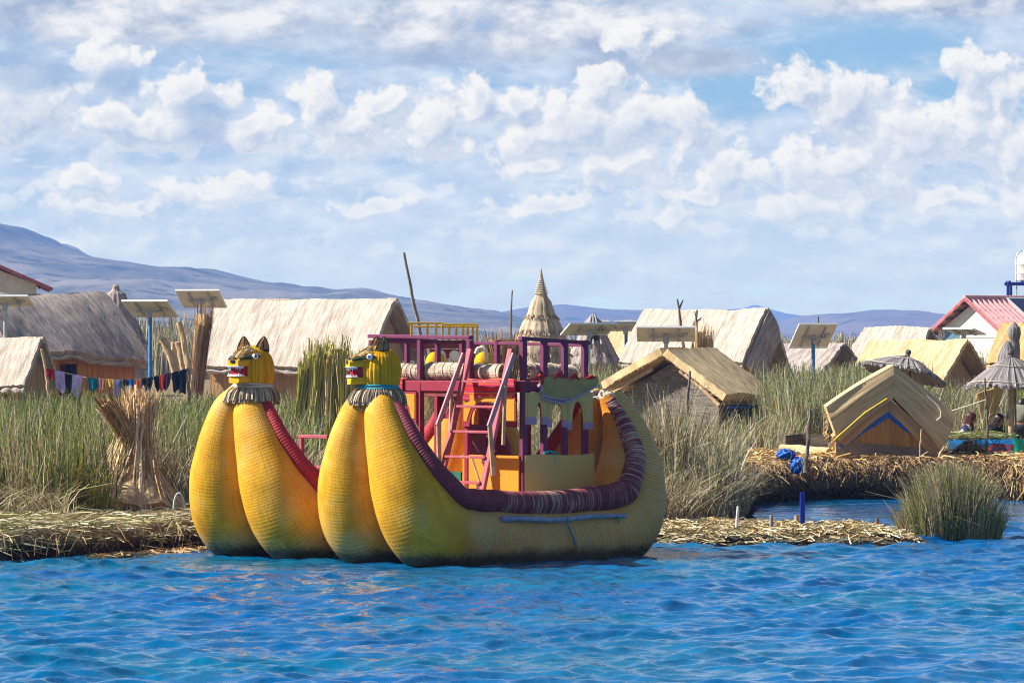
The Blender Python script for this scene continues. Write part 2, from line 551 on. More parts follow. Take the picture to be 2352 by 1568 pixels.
def m_paint(name, col, worn, amount=0.35, scale=9.0, rough=0.6, grain=(2, 2, 22)):
    """old oil paint on timber, rubbed through to the wood"""
    m, t, out = new_mat(name)
    tc = t.node('ShaderNodeTexCoord')
    v = tc.outputs['Object']
    a = t.noise(v, scale, 6.0, 0.7, 0.2)
    g = t.noise(t.vm('MULTIPLY', tc.outputs['UV'], (60, 4, 1)), 1.0, 4.0, 0.6)
    f = t.step(t.m('ADD', t.m('MULTIPLY', a, 0.65), t.m('MULTIPLY', g, 0.35)), 0.66 - amount * 0.35, 0.80 - amount * 0.2)
    big = t.noise(v, 2.1, 3.0, 0.6)
    c = t.mix(t.m('MULTIPLY', big, 0.5), col, tuple(q * 0.68 for q in col))
    c = t.mix(f, c, worn)
    principled(t, out, c, t.m('ADD', rough, t.m('MULTIPLY', f, 0.25)), t.m('ADD', g, a), spec=0.25, bs=0.25, bd=0.008)
    return m


def m_plain(name, col, rough=0.7, var=0.15, scale=6.0, metal=0.0, spec=0.3, bs=0.15):
    m, t, out = new_mat(name)
    tc = t.node('ShaderNodeTexCoord')
    n = t.noise(tc.outputs['Object'], scale, 6.0, 0.65)
    c = t.mix(t.step(n, 0.3, 0.72), tuple(q * (1 - var) for q in col), tuple(min(1, q * (1 + var)) for q in col))
    principled(t, out, c, rough, n, metal=metal, spec=spec, bs=bs, bd=0.01)
    return m


def m_tint(name, rough=0.75, trans=0.0, spec=0.2, mul=1.0):
    """colour carried strand by strand"""
    m, t, out = new_mat(name)
    at = t.node('ShaderNodeAttribute', {'attribute_name': 'tint'})
    p = principled(t, out, at.outputs[0], rough, spec=spec)
    if trans:
        tr = t.node('ShaderNodeBsdfTranslucent', Color=at.outputs[0])
        ms = t.node('ShaderNodeMixShader', i0=trans, i1=p.outputs[0], i2=tr.outputs[0])
        t.l.new(ms.outputs[0], out.inputs[0])
    return m


M_BLADE = m_tint('living_reed', 0.6, 0.25)
M_STRAND = m_tint('dry_strand', 0.85, 0.0, 0.1)
M_THATCH_GREY = m_straw('grey_thatch', (0.17, 0.135, 0.12), (0.50, 0.42, 0.37), 40, 2.2, patch=0.5)
M_THATCH_PALE = m_straw('pale_thatch', (0.31, 0.25, 0.195), (0.66, 0.57, 0.47), 30, 1.3, patch=0.3)
M_THATCH_TAN = m_straw('tan_thatch', (0.40, 0.27, 0.13), (0.74, 0.57, 0.33), 34, 1.6, patch=0.3)
M_THATCH_WARM = m_straw('warm_thatch', (0.36, 0.21, 0.08), (0.66, 0.45, 0.21), 34, 1.6, patch=0.3)
M_WALL_REED = m_straw('orange_reed_wall', (0.30, 0.13, 0.035), (0.58, 0.28, 0.08), 26, 1.0, patch=0.3)
M_WALL_TAN = m_straw('tan_reed_wall', (0.30, 0.17, 0.08), (0.56, 0.36, 0.18), 26, 1.0, patch=0.3)
M_WALL_GREY = m_straw('grey_reed_boards', (0.10, 0.085, 0.07), (0.30, 0.25, 0.20), 3.0, 26.0, patch=0.2)
M_BUNDLE = m_straw('bound_reed', (0.42, 0.27, 0.13), (0.74, 0.55, 0.31), 60, 2.0, patch=0.3)
M_WOOD = m_plain('weathered_wood', (0.20, 0.155, 0.12), 0.9, 0.35, 9.0, spec=0.1)
M_WOOD_PALE = m_plain('pale_wood', (0.48, 0.33, 0.20), 0.85, 0.25, 9.0, spec=0.1)
M_DARK = m_plain('dark_soil', (0.03, 0.022, 0.017), 0.95, 0.4, 5.0, spec=0.05)
M_ROPE = m_plain('pale_rope', (0.55, 0.48, 0.38), 0.9, 0.2, 30)
M_CYAN = m_plain('cyan_rope', (0.02, 0.28, 0.36), 0.7, 0.25, 30)
M_BLUE_TARP = m_plain('blue_tarp', (0.01, 0.10, 0.42), 0.45, 0.3, 8, spec=0.4)
M_STEEL = m_plain('galvanised_steel', (0.45, 0.46, 0.48), 0.45, 0.15, 12, 0.5)
M_POST_BLUE = m_plain('blue_post_paint', (0.05, 0.20, 0.45), 0.5, 0.2, 9)
M_PANEL_BACK = m_plain('panel_backsheet', (0.66, 0.64, 0.62), 0.6, 0.12, 4)
M_PANEL_CELL = m_plain('solar_cells', (0.012, 0.02, 0.07), 0.2, 0.2, 4, spec=0.5)
M_ALU = m_plain('aluminium_frame', (0.75, 0.75, 0.75), 0.4, 0.08, 9, 0.4)
M_WHITE = m_plain('white_wall_paint', (0.78, 0.74, 0.66), 0.85, 0.07, 2.5)
M_CREAM = m_plain('cream_wall_paint', (0.62, 0.55, 0.46), 0.85, 0.1, 2.5)
M_REDROOF = m_plain('faded_red_roofing', (0.52, 0.12, 0.11), 0.6, 0.25, 3.0)
M_MAROON = m_plain('maroon_board', (0.20, 0.035, 0.035), 0.7, 0.25, 4)
# ------------------------------------------------------------------ hills
def vnoise(x, y, seed=0):
    """smooth value noise, numpy"""
    rs = np.random.RandomState(seed)
    T = rs.rand(256, 256)
    xi = np.floor(x).astype(int); yi = np.floor(y).astype(int)
    fx = x - xi; fy = y - yi
    fx = fx * fx * (3 - 2 * fx); fy = fy * fy * (3 - 2 * fy)
    g = lambda a, b: T[a % 256, b % 256]
    return (g(xi, yi) * (1 - fx) + g(xi + 1, yi) * fx) * (1 - fy) + (g(xi, yi + 1) * (1 - fx) + g(xi + 1, yi + 1) * fx) * fy


def fbm(x, y, oc=5, seed=0):
    s = 0; a = 0.5
    for k in range(oc):
        s = s + a * vnoise(x * 2 ** k, y * 2 ** k, seed + k); a *= 0.5
    return s


def hill_mat(name, c1, c2, c3):
    m, t, out = new_mat(name)
    tc = t.node('ShaderNodeTexCoord')
    v = t.vm('MULTIPLY', tc.outputs['Object'], (1, 0.55, 2.2))
    a = t.noise(v, 0.012, 6.0, 0.6, 0.3)
    b = t.noise(v, 0.05, 5.0, 0.65)
    c = t.mix(t.step(a, 0.38, 0.62), c1, c2)
    c = t.mix(t.step(b, 0.57, 0.64), c, c3)
    dk = t.noise(t.vm('ADD', v, (31, 7, 9)), 0.03, 3.0, 0.55)
    c = t.mix(t.m('MULTIPLY', t.step(dk, 0.61, 0.66), 0.8), c, (0.025, 0.035, 0.035))
    principled(t, out, c, 0.95, spec=0.0)
    return m


M_HILL_NEAR = hill_mat('dry_hillside', (0.10, 0.095, 0.075), (0.24, 0.20, 0.15), (0.06, 0.07, 0.06))
M_HILL_FAR = hill_mat('far_hillside', (0.13, 0.10, 0.09), (0.17, 0.13, 0.11), (0.08, 0.07, 0.07))


def hill(prof, d, depth, mat, seed, rough=1.0):
    xs = np.array([p[0] for p in prof], float); ys = np.array([p[1] for p in prof], float)
    nx, ny = 420, 46
    xd = np.linspace(xs[0], xs[-1], nx)
    top = HC - (np.interp(xd, xs, ys) - HY) * d / F
    k = np.hanning(13); k /= k.sum()
    top = np.convolve(np.pad(top, 6, 'edge'), k, 'valid')
    X = (xd - 1176) * d / F
    v = np.linspace(0, 1.6, ny)
    prof_v = np.where(v <= 1, np.sin(np.clip(v, 0, 1) * np.pi / 2) ** 1.25, 1 - (v - 1) ** 2 * 1.2)
    Y = d - depth * (1 - v)
    XX, YY = np.meshgrid(X, Y, indexing='ij')
    n = fbm(XX / (d * 0.022), YY / (d * 0.03), 5, seed) - 0.5
    n2 = fbm(XX / (d * 0.0035), YY / (d * 0.02), 3, seed + 9) - 0.45
    edge = np.clip(np.abs(v - 1) * 4, 0, 1)[None, :]
    Z = top[:, None] * prof_v[None, :] + (n * 0.32 * np.maximum(top, 3)[:, None] * edge + n2 * d * 0.0006) * np.clip(v * 3, 0, 1)[None, :] * rough
    Z -= 1.0 * (1 - np.clip(v * 5, 0, 1))[None, :]
    V = np.stack([XX, YY, Z], 2).reshape(-1, 3)
    i, j = np.meshgrid(np.arange(nx - 1), np.arange(ny - 1), indexing='ij')
    q = (i * ny + j).ravel()
    Q = np.stack([q, q + ny, q + ny + 1, q + 1], 1)
    o = np_mesh('hills', V, Q, mat, smooth=True)
    tag(o, kind='structure')
    return o


hill([(-900, 560), (-400, 500), (-150, 492), (0, 513), (50, 528), (100, 558), (200, 590), (300, 603), (400, 618), (500, 620), (560, 636), (650, 655), (720, 662), (800, 674), (865, 670), (900, 680), (960, 692), (1060, 708), (1150, 722), (1230, 742), (1420, 776)],
     3400, 1500, M_HILL_NEAR, 3)
hill([(900, 778), (1040, 752), (1150, 718), (1200, 708), (1290, 700), (1400, 712), (1490, 714), (1560, 732), (1680, 752), (1800, 778)], 5200, 1600, M_HILL_FAR, 14, 0.5)
hill([(1400, 770), (1480, 738), (1580, 722), (1690, 709), (1760, 716), (1830, 727), (1930, 745), (2080, 772)], 7400, 1500, M_HILL_FAR, 25, 0.4)
hill([(1740, 772), (1800, 745), (1850, 724), (1950, 719), (2020, 710), (2060, 718), (2140, 726), (2200, 724), (2300, 736), (2420, 742), (2900, 745), (3400, 770)], 4600, 1500, M_HILL_FAR, 36, 0.5)
hill([(1560, 770), (1640, 738), (1700, 712), (1732, 700), (1775, 713), (1830, 728), (1960, 768)], 8600, 900, M_HILL_FAR, 47, 0.4)

# ------------------------------------------------------------------ haze: the air between here and the hills
hz = MB()
hz.add([(-2600, -25, -2), (2600, -25, -2), (2600, 9300, -2), (-2600, 9300, -2), (-2600, -25, HZTOP), (2600, -25, HZTOP), (2600, 9300, HZTOP), (-2600, 9300, HZTOP)],
       [(0, 3, 2, 1), (4, 5, 6, 7), (0, 1, 5, 4), (1, 2, 6, 5), (2, 3, 7, 6), (3, 0, 4, 7)])
hm, ht, hout = new_mat('haze_air')
pv = ht.n.new('ShaderNodeVolumePrincipled')
pv.inputs['Color'].default_value = (0.25, 0.47, 1.0, 1)
pv.inputs['Density'].default_value = HAZE
pv.inputs['Anisotropy'].default_value = 0.0
ht.l.new(pv.outputs[0], hout.inputs['Volume'])
hzo = hz.build('haze', hm, smooth=False)
tag(hzo, kind='stuff')

# ------------------------------------------------------------------ lake
WX0, WX1, WY0, WY1 = -11.0, 13.0, 29.0, 92.0


def water_mat():
    m, t, out = new_mat('lake_water')
    tc = t.node('ShaderNodeTexCoord')
    o = tc.outputs['Object']
    n1 = t.noise(t.vm('MULTIPLY', o, (1, 0.7, 1)), 7.0, 4.0, 0.6, 0.3)
    n2 = t.noise(t.vm('MULTIPLY', o, (1, 0.6, 1)), 2.6, 3.0, 0.5, 0.2)
    big = t.noise(o, 0.22, 3.0, 0.5)
    c = t.mix(t.step(big, 0.35, 0.65), (0.0, 0.090, 0.265), (0.0, 0.112, 0.225))
    p = principled(t, out, c, 0.06, t.m('ADD', t.m('MULTIPLY', n1, 0.45), n2), spec=0.5, bs=0.55, bd=0.045)
    p.inputs['IOR'].default_value = 1.333
    return m


M_WATER = water_mat()


def lake():
    dx, dy = 0.036, 0.062
    xs = np.arange(WX0, WX1 + dx / 2, dx); ys = np.arange(WY0, WY1 + dy / 2, dy)
    X, Y = np.meshgrid(xs, ys, indexing='ij')
    X = X.astype(np.float32); Y = Y.astype(np.float32)
    Z = np.zeros_like(X); DX = np.zeros_like(X); DY = np.zeros_like(X)
    rs = np.random.RandomState(5)
    wind = R(-62)
    for k in range(96):
        lam = 0.15 * (1.6 / 0.15) ** rs.rand()
        th = wind + rs.normal() * R(34)
        kk = 2 * math.pi / lam
        st = 0.036 if lam < 0.7 else 0.026
        a = st / kk * (0.6 + 0.8 * rs.rand())
        ph = kk * (X * math.cos(th) + Y * math.sin(th)) + rs.rand() * 6.283
        Z += a * np.cos(ph)
        s = np.sin(ph) * a * 0.9
        DX -= s * math.cos(th); DY -= s * math.sin(th)
    # gusts: rougher and calmer patches
    g = 0.72 + 0.62 * fbm(X / 2.6, Y / 4.2, 3, 71)
    lee = np.clip((Y - 72) / 5, 0, 1) * 0.75
    g = g * (1 - lee)
    # sheltered strip against the hull
    s_ = (X - BOATX) * 0.7071 + (Y - BOATY) * 0.7071
    l_ = -(X - BOATX) * 0.7071 + (Y - BOATY) * 0.7071
    near = np.exp(-np.clip(-(l_ + 0.9), 0, 9) / 1.5) * np.clip((s_ + 2.5) / 1.5, 0, 1) * np.clip((7.5 - s_) / 2, 0, 1)
    g = g * (1 - 0.55 * near)
    ed = np.minimum(np.minimum(X - WX0, WX1 - X), np.minimum(Y - WY0, WY1 - Y))
    g = g * np.clip(ed / 1.0, 0, 1)
    V = np.stack([X + DX * g, Y + DY * g, Z * g], 2).reshape(-1, 3)
    nx, ny = X.shape
    i, j = np.meshgrid(np.arange(nx - 1), np.arange(ny - 1), indexing='ij')
    q = (i * ny + j).ravel()
    Q = np.stack([q, q + ny, q + ny + 1, q + 1], 1)
    o = np_mesh('lake_water', V, Q, M_WATER, smooth=True)
    tag(o, kind='structure')
    mb = MB()
    B = 2500
    for (x0, y0, x1, y1) in ((-B, -20, B, WY0), (-B, WY1, B, 9200), (-B, WY0, WX0, WY1), (WX1, WY0, B, WY1)):
        mb.add([(x0, y0, 0), (x1, y0, 0), (x1, y1, 0), (x0, y1, 0)], [(0, 1, 2, 3)])
    tag(mb.build('lake_water', M_WATER, smooth=False), kind='structure')


BOATX, BOATY = -1.905, 61.0
lake()

# ------------------------------------------------------------------ the reed island the village stands on
COAST = [(-200, 40), (-60, 57), (-14, 60.6), (-8.5, 61.5), (-6.7, 61.9), (-5.6, 63.2), (-4.9, 64.6), (-4.0, 66.2), (-3.2, 68.3), (-1.5, 69.6), (0.6, 69.8), (1.9, 70.2), (3.0, 71.4), (3.75, 73.2),
         (4.05, 76.5), (4.1, 80.0), (4.4, 83.6), (5.3, 85.8), (7.0, 86.2), (8.6, 86.0), (9.6, 84.8), (11.0, 83.4), (14, 82.2), (40, 80), (200, 78)]


def coast_sd(X, Y):
    """signed distance to the shore, positive on land"""
    P = np.array(COAST); best = np.full(X.shape, 1e9); 
    for (x0, y0), (x1, y1) in zip(P[:-1], P[1:]):
        dx, dy = x1 - x0, y1 - y0
        t = np.clip(((X - x0) * dx + (Y - y0) * dy) / (dx * dx + dy * dy), 0, 1)
        best = np.minimum(best, np.hypot(X - x0 - t * dx, Y - y0 - t * dy))
    yc = np.interp(X, P[:, 0], P[:, 1])
    # the shore is not a function of x everywhere, but nearly
    return np.where(Y > yc, best, -best)


def land_z(X, Y):
    sd = coast_sd(X, Y)
    n = fbm(X * 1.1 + 50, Y * 0.8 + 50, 4, 201) - 0.5
    sd = sd + n * 0.55
    hi = 0.40 + 0.30 * np.clip((X - 3.6) / 1.2, 0, 1) * np.clip((Y - 80) / 3, 0, 1)
    # no high bank in the reed bed in the middle
    mid = np.clip((X + 4.4) / 0.8, 0, 1) * np.clip((4.6 - X) / 0.6, 0, 1) * np.clip((82 - Y) / 4, 0, 1)
    hi = hi * (1 - 0.6 * mid)
    h = hi * np.clip((sd + 0.05) / 0.28, 0, 1) ** 0.6 - 0.5 * np.clip(-sd / 0.3, 0, 1)
    h = h + np.where(sd > 0, (fbm(X * 2.3, Y * 2.3, 3, 77) - 0.45) * 0.16 + (fbm(X * 0.3, Y * 0.3, 2, 78) - 0.4) * 0.12, 0)
    return h


def ground_mat():
    m, t, out = new_mat('trodden_reed_ground')
    tc = t.node('ShaderNodeTexCoord')
    o = tc.outputs['Object']
    a = t.noise(o, 1.2, 5.0, 0.6)
    st = t.noise(t.vm('MULTIPLY', o, (3, 24, 6)), 1.5, 4.0, 0.65, 1.5)
    c = t.mix(t.step(st, 0.35, 0.65), (0.13, 0.085, 0.045), (0.40, 0.30, 0.17))
    c = t.mix(t.m('MULTIPLY', t.step(a, 0.45, 0.65), 0.6), c, (0.20, 0.17, 0.07))
    geo = t.node('ShaderNodeNewGeometry')
    z = t.sep(geo.outputs['Position'])[2]
    wet = t.m('SUBTRACT', 1.0, t.step(t.m('ADD', z, t.m('MULTIPLY', t.m('SUBTRACT', a, 0.5), 0.2)), 0.10, 0.34))
    c = t.mix(wet, c, (0.022, 0.014, 0.010))
    principled(t, out, c, 0.95, st, spec=0.05, bs=0.9, bd=0.05)
    return m


M_GROUND = ground_mat()


def ground():
    xs = np.concatenate([np.array([-190, -120, -70, -40, -25, -16]), np.arange(-12, 15.01, 0.11), np.array([18, 25, 40, 70, 120, 190])])
    ys = np.concatenate([np.array([38.0, 48, 54, 58]), np.arange(59.5, 96, 0.11), np.array([97.5, 100, 105, 112, 122, 140, 170, 220, 300, 420])])
    X, Y = np.meshgrid(xs, ys, indexing='ij')
    Z = land_z(X, Y)
    V = np.stack([X, Y, Z], 2).reshape(-1, 3)
    nx, ny = X.shape
    i, j = np.meshgrid(np.arange(nx - 1), np.arange(ny - 1), indexing='ij')
    q = (i * ny + j).ravel()
    Q = np.stack([q, q + ny, q + ny + 1, q + 1], 1)
    Zq = Z.reshape(-1)[Q].max(1)
    Q = Q[Zq > -0.45]
    o = np_mesh('ground', V, Q, M_GROUND, smooth=True)
    tag(o, kind='structure')


ground()


def gz(x, y):
    return float(land_z(np.array([[x]], float), np.array([[y]], float))[0, 0])


def gzv(x, y):
    return land_z(x.reshape(-1, 1), y.reshape(-1, 1)).ravel()


# ------------------------------------------------------------------ standing reeds
GREENS = np.array([(0.090, 0.150, 0.014), (0.13, 0.195, 0.024), (0.055, 0.105, 0.013), (0.20, 0.235, 0.04), (0.16, 0.17, 0.025), (0.30, 0.31, 0.09)])
DRYS = np.array([(0.36, 0.27, 0.15), (0.28, 0.20, 0.10), (0.46, 0.37, 0.23), (0.20, 0.14, 0.07), (0.55, 0.47, 0.33)])
PALEG = np.array([(0.23, 0.25, 0.12), (0.30, 0.31, 0.17), (0.17, 0.20, 0.08), (0.36, 0.35, 0.22)])


def pick(n, dry, pale=0.0):
    u = RS.rand(n)
    c = GREENS[RS.randint(len(GREENS), size=n)].copy()
    k = u < dry
    c[k] = DRYS[RS.randint(len(DRYS), size=k.sum())]
    k = (u > dry) & (u < dry + pale)
    c[k] = PALEG[RS.randint(len(PALEG), size=k.sum())]
    return c * (0.55 + 0.85 * RS.rand(n, 1))


def reed_patch(xr, yr, n, hr, dry, pale=0.0, lean=0.11, width=(0.008, 0.016), on_land=0.0, sink=0.03, hfun=None, dryfun=None, mask=None, wind=0.02):
    """n stems in the rectangle xr x yr (metres)"""
    x = RS.uniform(*xr, n); y = RS.uniform(*yr, n)
    # tufts
    k = max(4, n // 40)
    tx = RS.uniform(*xr, k); ty = RS.uniform(*yr, k); ti = RS.randint(k, size=n)
    s = RS.rand(n) < 0.6
    x = np.where(s, tx[ti] + RS.normal(size=n) * 0.14, x); y = np.where(s, ty[ti] + RS.normal(size=n) * 0.16, y)
    keep = coast_sd(x, y) > on_land
    if mask is not None: keep &= mask(x, y)
    x, y = x[keep], y[keep]; ti = ti[keep]; n = len(x)
    if n == 0: return None
    z = np.maximum(gzv(x, y), -0.1) - sink
    tv = RS.uniform(0.72, 1.1, k)[ti]
    h = RS.uniform(hr[0], hr[1], n) * tv
    if hfun is not None: h = h * hfun(x, y)
    base = np.stack([x, y, z], 1)
    ln = RS.normal(size=(n, 2)) * lean * h[:, None] + np.array([wind, 0.0])[None] * h[:, None]
    tip = base + np.concatenate([ln, (h * (1 - 0.35 * lean))[:, None]], 1)
    mid = base + np.concatenate([ln * RS.uniform(-0.1, 0.45, (n, 1)), (h * 0.62)[:, None]], 1)
    # some stems are broken over
    bk = RS.rand(n) < 0.17
    tip[bk] = mid[bk] + np.stack([RS.normal(size=bk.sum()) * 0.35, RS.normal(size=bk.sum()) * 0.3, RS.uniform(-0.35, 0.25, bk.sum())], 1) * h[bk, None] * 0.7
    c = pick(n, dry, pale)
    if dryfun is not None:
        k2 = RS.rand(n) < dryfun(x, y)
        c[k2] = DRYS[RS.randint(len(DRYS), size=k2.sum())] * (0.75 + 0.5 * RS.rand(k2.sum(), 1))
    c[bk] = DRYS[RS.randint(len(DRYS), size=bk.sum())]
    return blades(base, tip, mid, RS.uniform(width[0], width[1], n) * 1.6, c)


def litter(x, y, z, L, col, tilt=0.25, width=(0.010, 0.02), ang=None):
    """straws lying about"""
    n = len(x)
    a = RS.uniform(0, 6.283, n) if ang is None else ang
    l = RS.uniform(L[0], L[1], n)
    dirv = np.stack([np.cos(a), np.sin(a), RS.normal(size=n) * tilt], 1)
    c0 = np.stack([x, y, z], 1)
    base = c0 - dirv * l[:, None] / 2; tip = c0 + dirv * l[:, None] / 2
    mid = c0 + RS.normal(size=(n, 3)) * 0.05 + np.array([0, 0, 0.03])
    return blades(base, tip, mid, RS.uniform(width[0], width[1], n), col, lev=3, tipw=0.7)


def stuff(name, parts, mat):
    V, Q, c = join_np([p for p in parts if p is not None])
    o = np_mesh(name, V, Q, mat, c)
    tag(o, kind='stuff')
    return o


# left bed
lh = lambda x, y: np.clip(0.70 + 0.36 * fbm(x * 0.8, y * 0.5, 3, 5), 0.5, 1.2)
stuff('reed_bed', [
    reed_patch((-11.5, -5.0), (66.5, 70.5), 7000, (1.2, 1.95), 0.28, 0.05, hfun=lh, on_land=2.2, dryfun=lambda x, y: np.clip(np.maximum((x + 4.9) * 0.8, (fbm(x * .9, y * .5, 3, 31) - .47) * 4), 0, 0.8)),
    reed_patch((-12.5, -3.8), (70.5, 80), 15000, (1.35, 2.0), 0.16, 0.14, hfun=lh, on_land=2.2, dryfun=lambda x, y: np.clip(np.maximum((x + 5.0) * 0.6, (fbm(x * .8, y * .4, 3, 32) - .47) * 4), 0, 0.75)),
    reed_patch((-14, -3.5), (80, 100), 13000, (1.2, 1.75), 0.16, 0.22, hfun=lh, width=(0.010, 0.02)),
    reed_patch((-26, -11.5), (67, 90), 9000, (1.2, 1.9), 0.25, 0.15, on_land=2.2, width=(0.012, 0.022)),
    reed_patch((-5.6, -3.2), (69, 78), 3500, (0.7, 1.5), 0.85, 0.1, lean=0.3, on_land=1.0),
    reed_patch((-8.6, -6.25), (65.0, 67.2), 900, (0.25, 0.75), 0.75, 0.0, lean=0.6, on_land=1.6),
], M_BLADE)
# behind and beside the boat
cut = lambda x, y: ~((x > -0.3) & (x < 5.3) & (y > 113.2) & (y < 124))
stuff('reed_bed', [
    reed_patch((-5.5, 1.0), (78, 100), 8000, (0.9, 1.5), 0.5, 0.25, lean=0.22, mask=lambda x, y: ~((x * F / y > -560) & (x * F / y < -330) & (y < 89))),
    reed_patch((-1.5, 4.2), (71.5, 84), 11500, (0.95, 1.75), 0.55, 0.22, lean=0.2, on_land=0.25, wind=0.0,
               hfun=lambda x, y: np.clip(0.58 + 0.5 * fbm(x * 0.9 + 3, y * 0.4, 3, 15), 0.4, 1.05) * np.where((x > 1.6) & (x < 3.1), 0.72, 1.0)),
    reed_patch((1.6, 4.2), (70.5, 76), 5200, (0.4, 1.1), 0.9, 0.06, lean=0.42, on_land=0.1),
    reed_patch((1.0, 6.0), (84, 100), 5500, (0.4, 0.9), 0.6, 0.2, lean=0.25, on_land=0.6, mask=lambda x, y: (x < 4.3) | (y > 95)),
    reed_patch((2.0, 2.9), (73.0, 75.0), 900, (1.6, 2.2), 0.7, 0.2, lean=0.14),
], M_BLADE)
# between and behind the huts
stuff('reed_bed', [
    reed_patch((6.3, 9.6), (104, 122), 12000, (1.0, 1.75), 0.22, 0.6, lean=0.13, width=(0.012, 0.024)),
    reed_patch((9.2, 14.5), (95, 108), 9000, (0.75, 1.45), 0.35, 0.55, lean=0.15, width=(0.010, 0.022), mask=lambda x, y: (x * 106 / y < 10.9) | (y > 99)),
    reed_patch((14.5, 26), (88, 110), 7000, (0.8, 1.6), 0.35, 0.5, on_land=2.0, width=(0.012, 0.024)),
    reed_patch((10.0, 13.0), (97.0, 100.0), 2200, (1.0, 1.6), 0.05, 0.1, lean=0.12, width=(0.010, 0.02), mask=lambda x, y: (x * 100 / y > 10.9)),
    reed_patch((1.2, 3.6), (126, 139), 5000, (1.2, 1.9), 0.25, 0.35, lean=0.12, width=(0.014, 0.026)),
    reed_patch((-15.5, 0), (118, 128), 8000, (0.7, 1.3), 0.35, 0.4, lean=0.2, width=(0.014, 0.026)),
    reed_patch((-1, 20), (160, 190), 9000, (1.2, 2.0), 0.5, 0.4, lean=0.12, width=(0.02, 0.035)),
], M_BLADE)
# the pale belt of reeds out on the lake, far behind the village
stuff('far_reed_belt', [
    reed_patch((-36, -8), (285, 320), 9000, (2.5, 4.3), 0.55, 0.45, lean=0.08, width=(0.05, 0.10)),
    reed_patch((-10, 50), (340, 390), 16000, (1.7, 2.7), 0.6, 0.4, lean=0.08, width=(0.06, 0.12)),
], M_BLADE)

# trodden straw on the left landing
n = 9000
x = RS.uniform(-9.5, -3.6, n); y = RS.uniform(61.3, 70, n)
sd = coast_sd(x, y); k = (sd > 0.02) & (sd < 4.0)
x, y, sd = x[k], y[k], sd[k]
pal = np.array([(0.52, 0.46, 0.26), (0.38, 0.39, 0.17), (0.64, 0.56, 0.36), (0.26, 0.28, 0.10), (0.44, 0.34, 0.18), (0.74, 0.68, 0.50)])
cl = pal[RS.randint(len(pal), size=len(x))] * (0.7 + 0.5 * RS.rand(len(x), 1))
top = litter(x, y, gzv(x, y) + RS.uniform(0.0, 0.07, len(x)), (0.2, 0.7), cl, 0.14, (0.010, 0.022), ang=RS.normal(size=len(x)) * 0.55 + 0.25)
n = 4200
x = RS.uniform(-9.5, -3.8, n); y = RS.uniform(61.0, 68, n)
sd = coast_sd(x, y); k = (sd > -0.12) & (sd < 0.35)
x, y = x[k], y[k]
z1 = RS.uniform(0.12, 0.46, len(x))
b = np.stack([x, y, z1], 1)
hang = b + np.stack([RS.normal(size=len(x)) * 0.13, -RS.uniform(0.03, 0.22, len(x)), -RS.uniform(0.08, 0.34, len(x))], 1)
pal2 = np.array([(0.30, 0.20, 0.10), (0.20, 0.12, 0.06), (0.38, 0.27, 0.14), (0.12, 0.075, 0.04), (0.06, 0.04, 0.025)])
fr = blades(b, hang, (b + hang) / 2 + np.array([0, -0.05, 0.05]), RS.uniform(0.010, 0.022, len(x)), pal2[RS.randint(len(pal2), size=len(x))], lev=3, tipw=0.6)
n = 500
x = RS.uniform(-5.9, -4.2, n); y = RS.uniform(62.6, 65.4, n)
sd = coast_sd(x, y); k = (sd < 0.0) & (sd > -0.5)
fl = litter(x[k], y[k], np.full(k.sum(), 0.03), (0.15, 0.5), np.array([(0.50, 0.34, 0.16)]) * (0.6 + 0.7 * RS.rand(k.sum(), 1)), 0.05, (0.012, 0.03))
stuff('trodden_straw', [top, fr, fl], M_STRAND)

# bank of the right hand island: shaggy dry roots and straw
def shag(xr, yr, n, lo, hi, pal, L, out=0.25):
    x = RS.uniform(*xr, n); y = RS.uniform(*yr, n)
    sd = coast_sd(x, y); k = (sd > -0.15) & (sd < 0.55)
    x, y, sd = x[k], y[k], sd[k]
    z = RS.uniform(lo, hi, len(x))
    z = np.where(sd > 0.2, gzv(x, y) + 0.02, z)
    b = np.stack([x, y, z], 1)
    t = b + np.stack([RS.normal(size=len(x)) * 0.12, -np.abs(RS.normal(size=len(x))) * out, -RS.uniform(-0.05, 1.0, len(x)) * L], 1)
    return blades(b, t, (b + t) / 2 + np.array([0, -0.08, 0.07]), RS.uniform(0.011, 0.022, len(x)), pal[RS.randint(len(pal), size=len(x))] * (0.6 + 0.7 * RS.rand(len(x), 1)), lev=3, tipw=0.6)


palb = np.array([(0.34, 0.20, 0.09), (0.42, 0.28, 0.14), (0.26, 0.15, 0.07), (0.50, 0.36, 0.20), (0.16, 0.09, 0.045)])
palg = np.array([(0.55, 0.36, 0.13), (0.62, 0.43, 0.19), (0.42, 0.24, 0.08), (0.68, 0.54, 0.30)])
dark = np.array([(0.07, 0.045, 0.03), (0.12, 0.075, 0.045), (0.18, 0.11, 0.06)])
xx = RS.uniform(4.4, 14, 3500); yy = RS.uniform(84, 93, 3500)
k = coast_sd(xx, yy) > 0.15
xx, yy = xx[k], yy[k]
stuff('bank_straw', [
    shag((4.2, 9.4), (82.5, 88), 26000, 0.40, 0.72, palb, 0.25),
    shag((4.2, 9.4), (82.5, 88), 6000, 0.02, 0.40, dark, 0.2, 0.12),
    shag((9.2, 14.0), (82, 87), 12000, 0.35, 0.72, palg, 0.45, 0.3),
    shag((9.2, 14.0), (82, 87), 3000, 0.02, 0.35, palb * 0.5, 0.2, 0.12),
    litter(xx, yy, gzv(xx, yy) + 0.03, (0.2, 0.6), palg[RS.randint(4, size=len(xx))] * (0.7 + 0.5 * RS.rand(len(xx), 1)), 0.15, (0.014, 0.03)),
], M_STRAND)

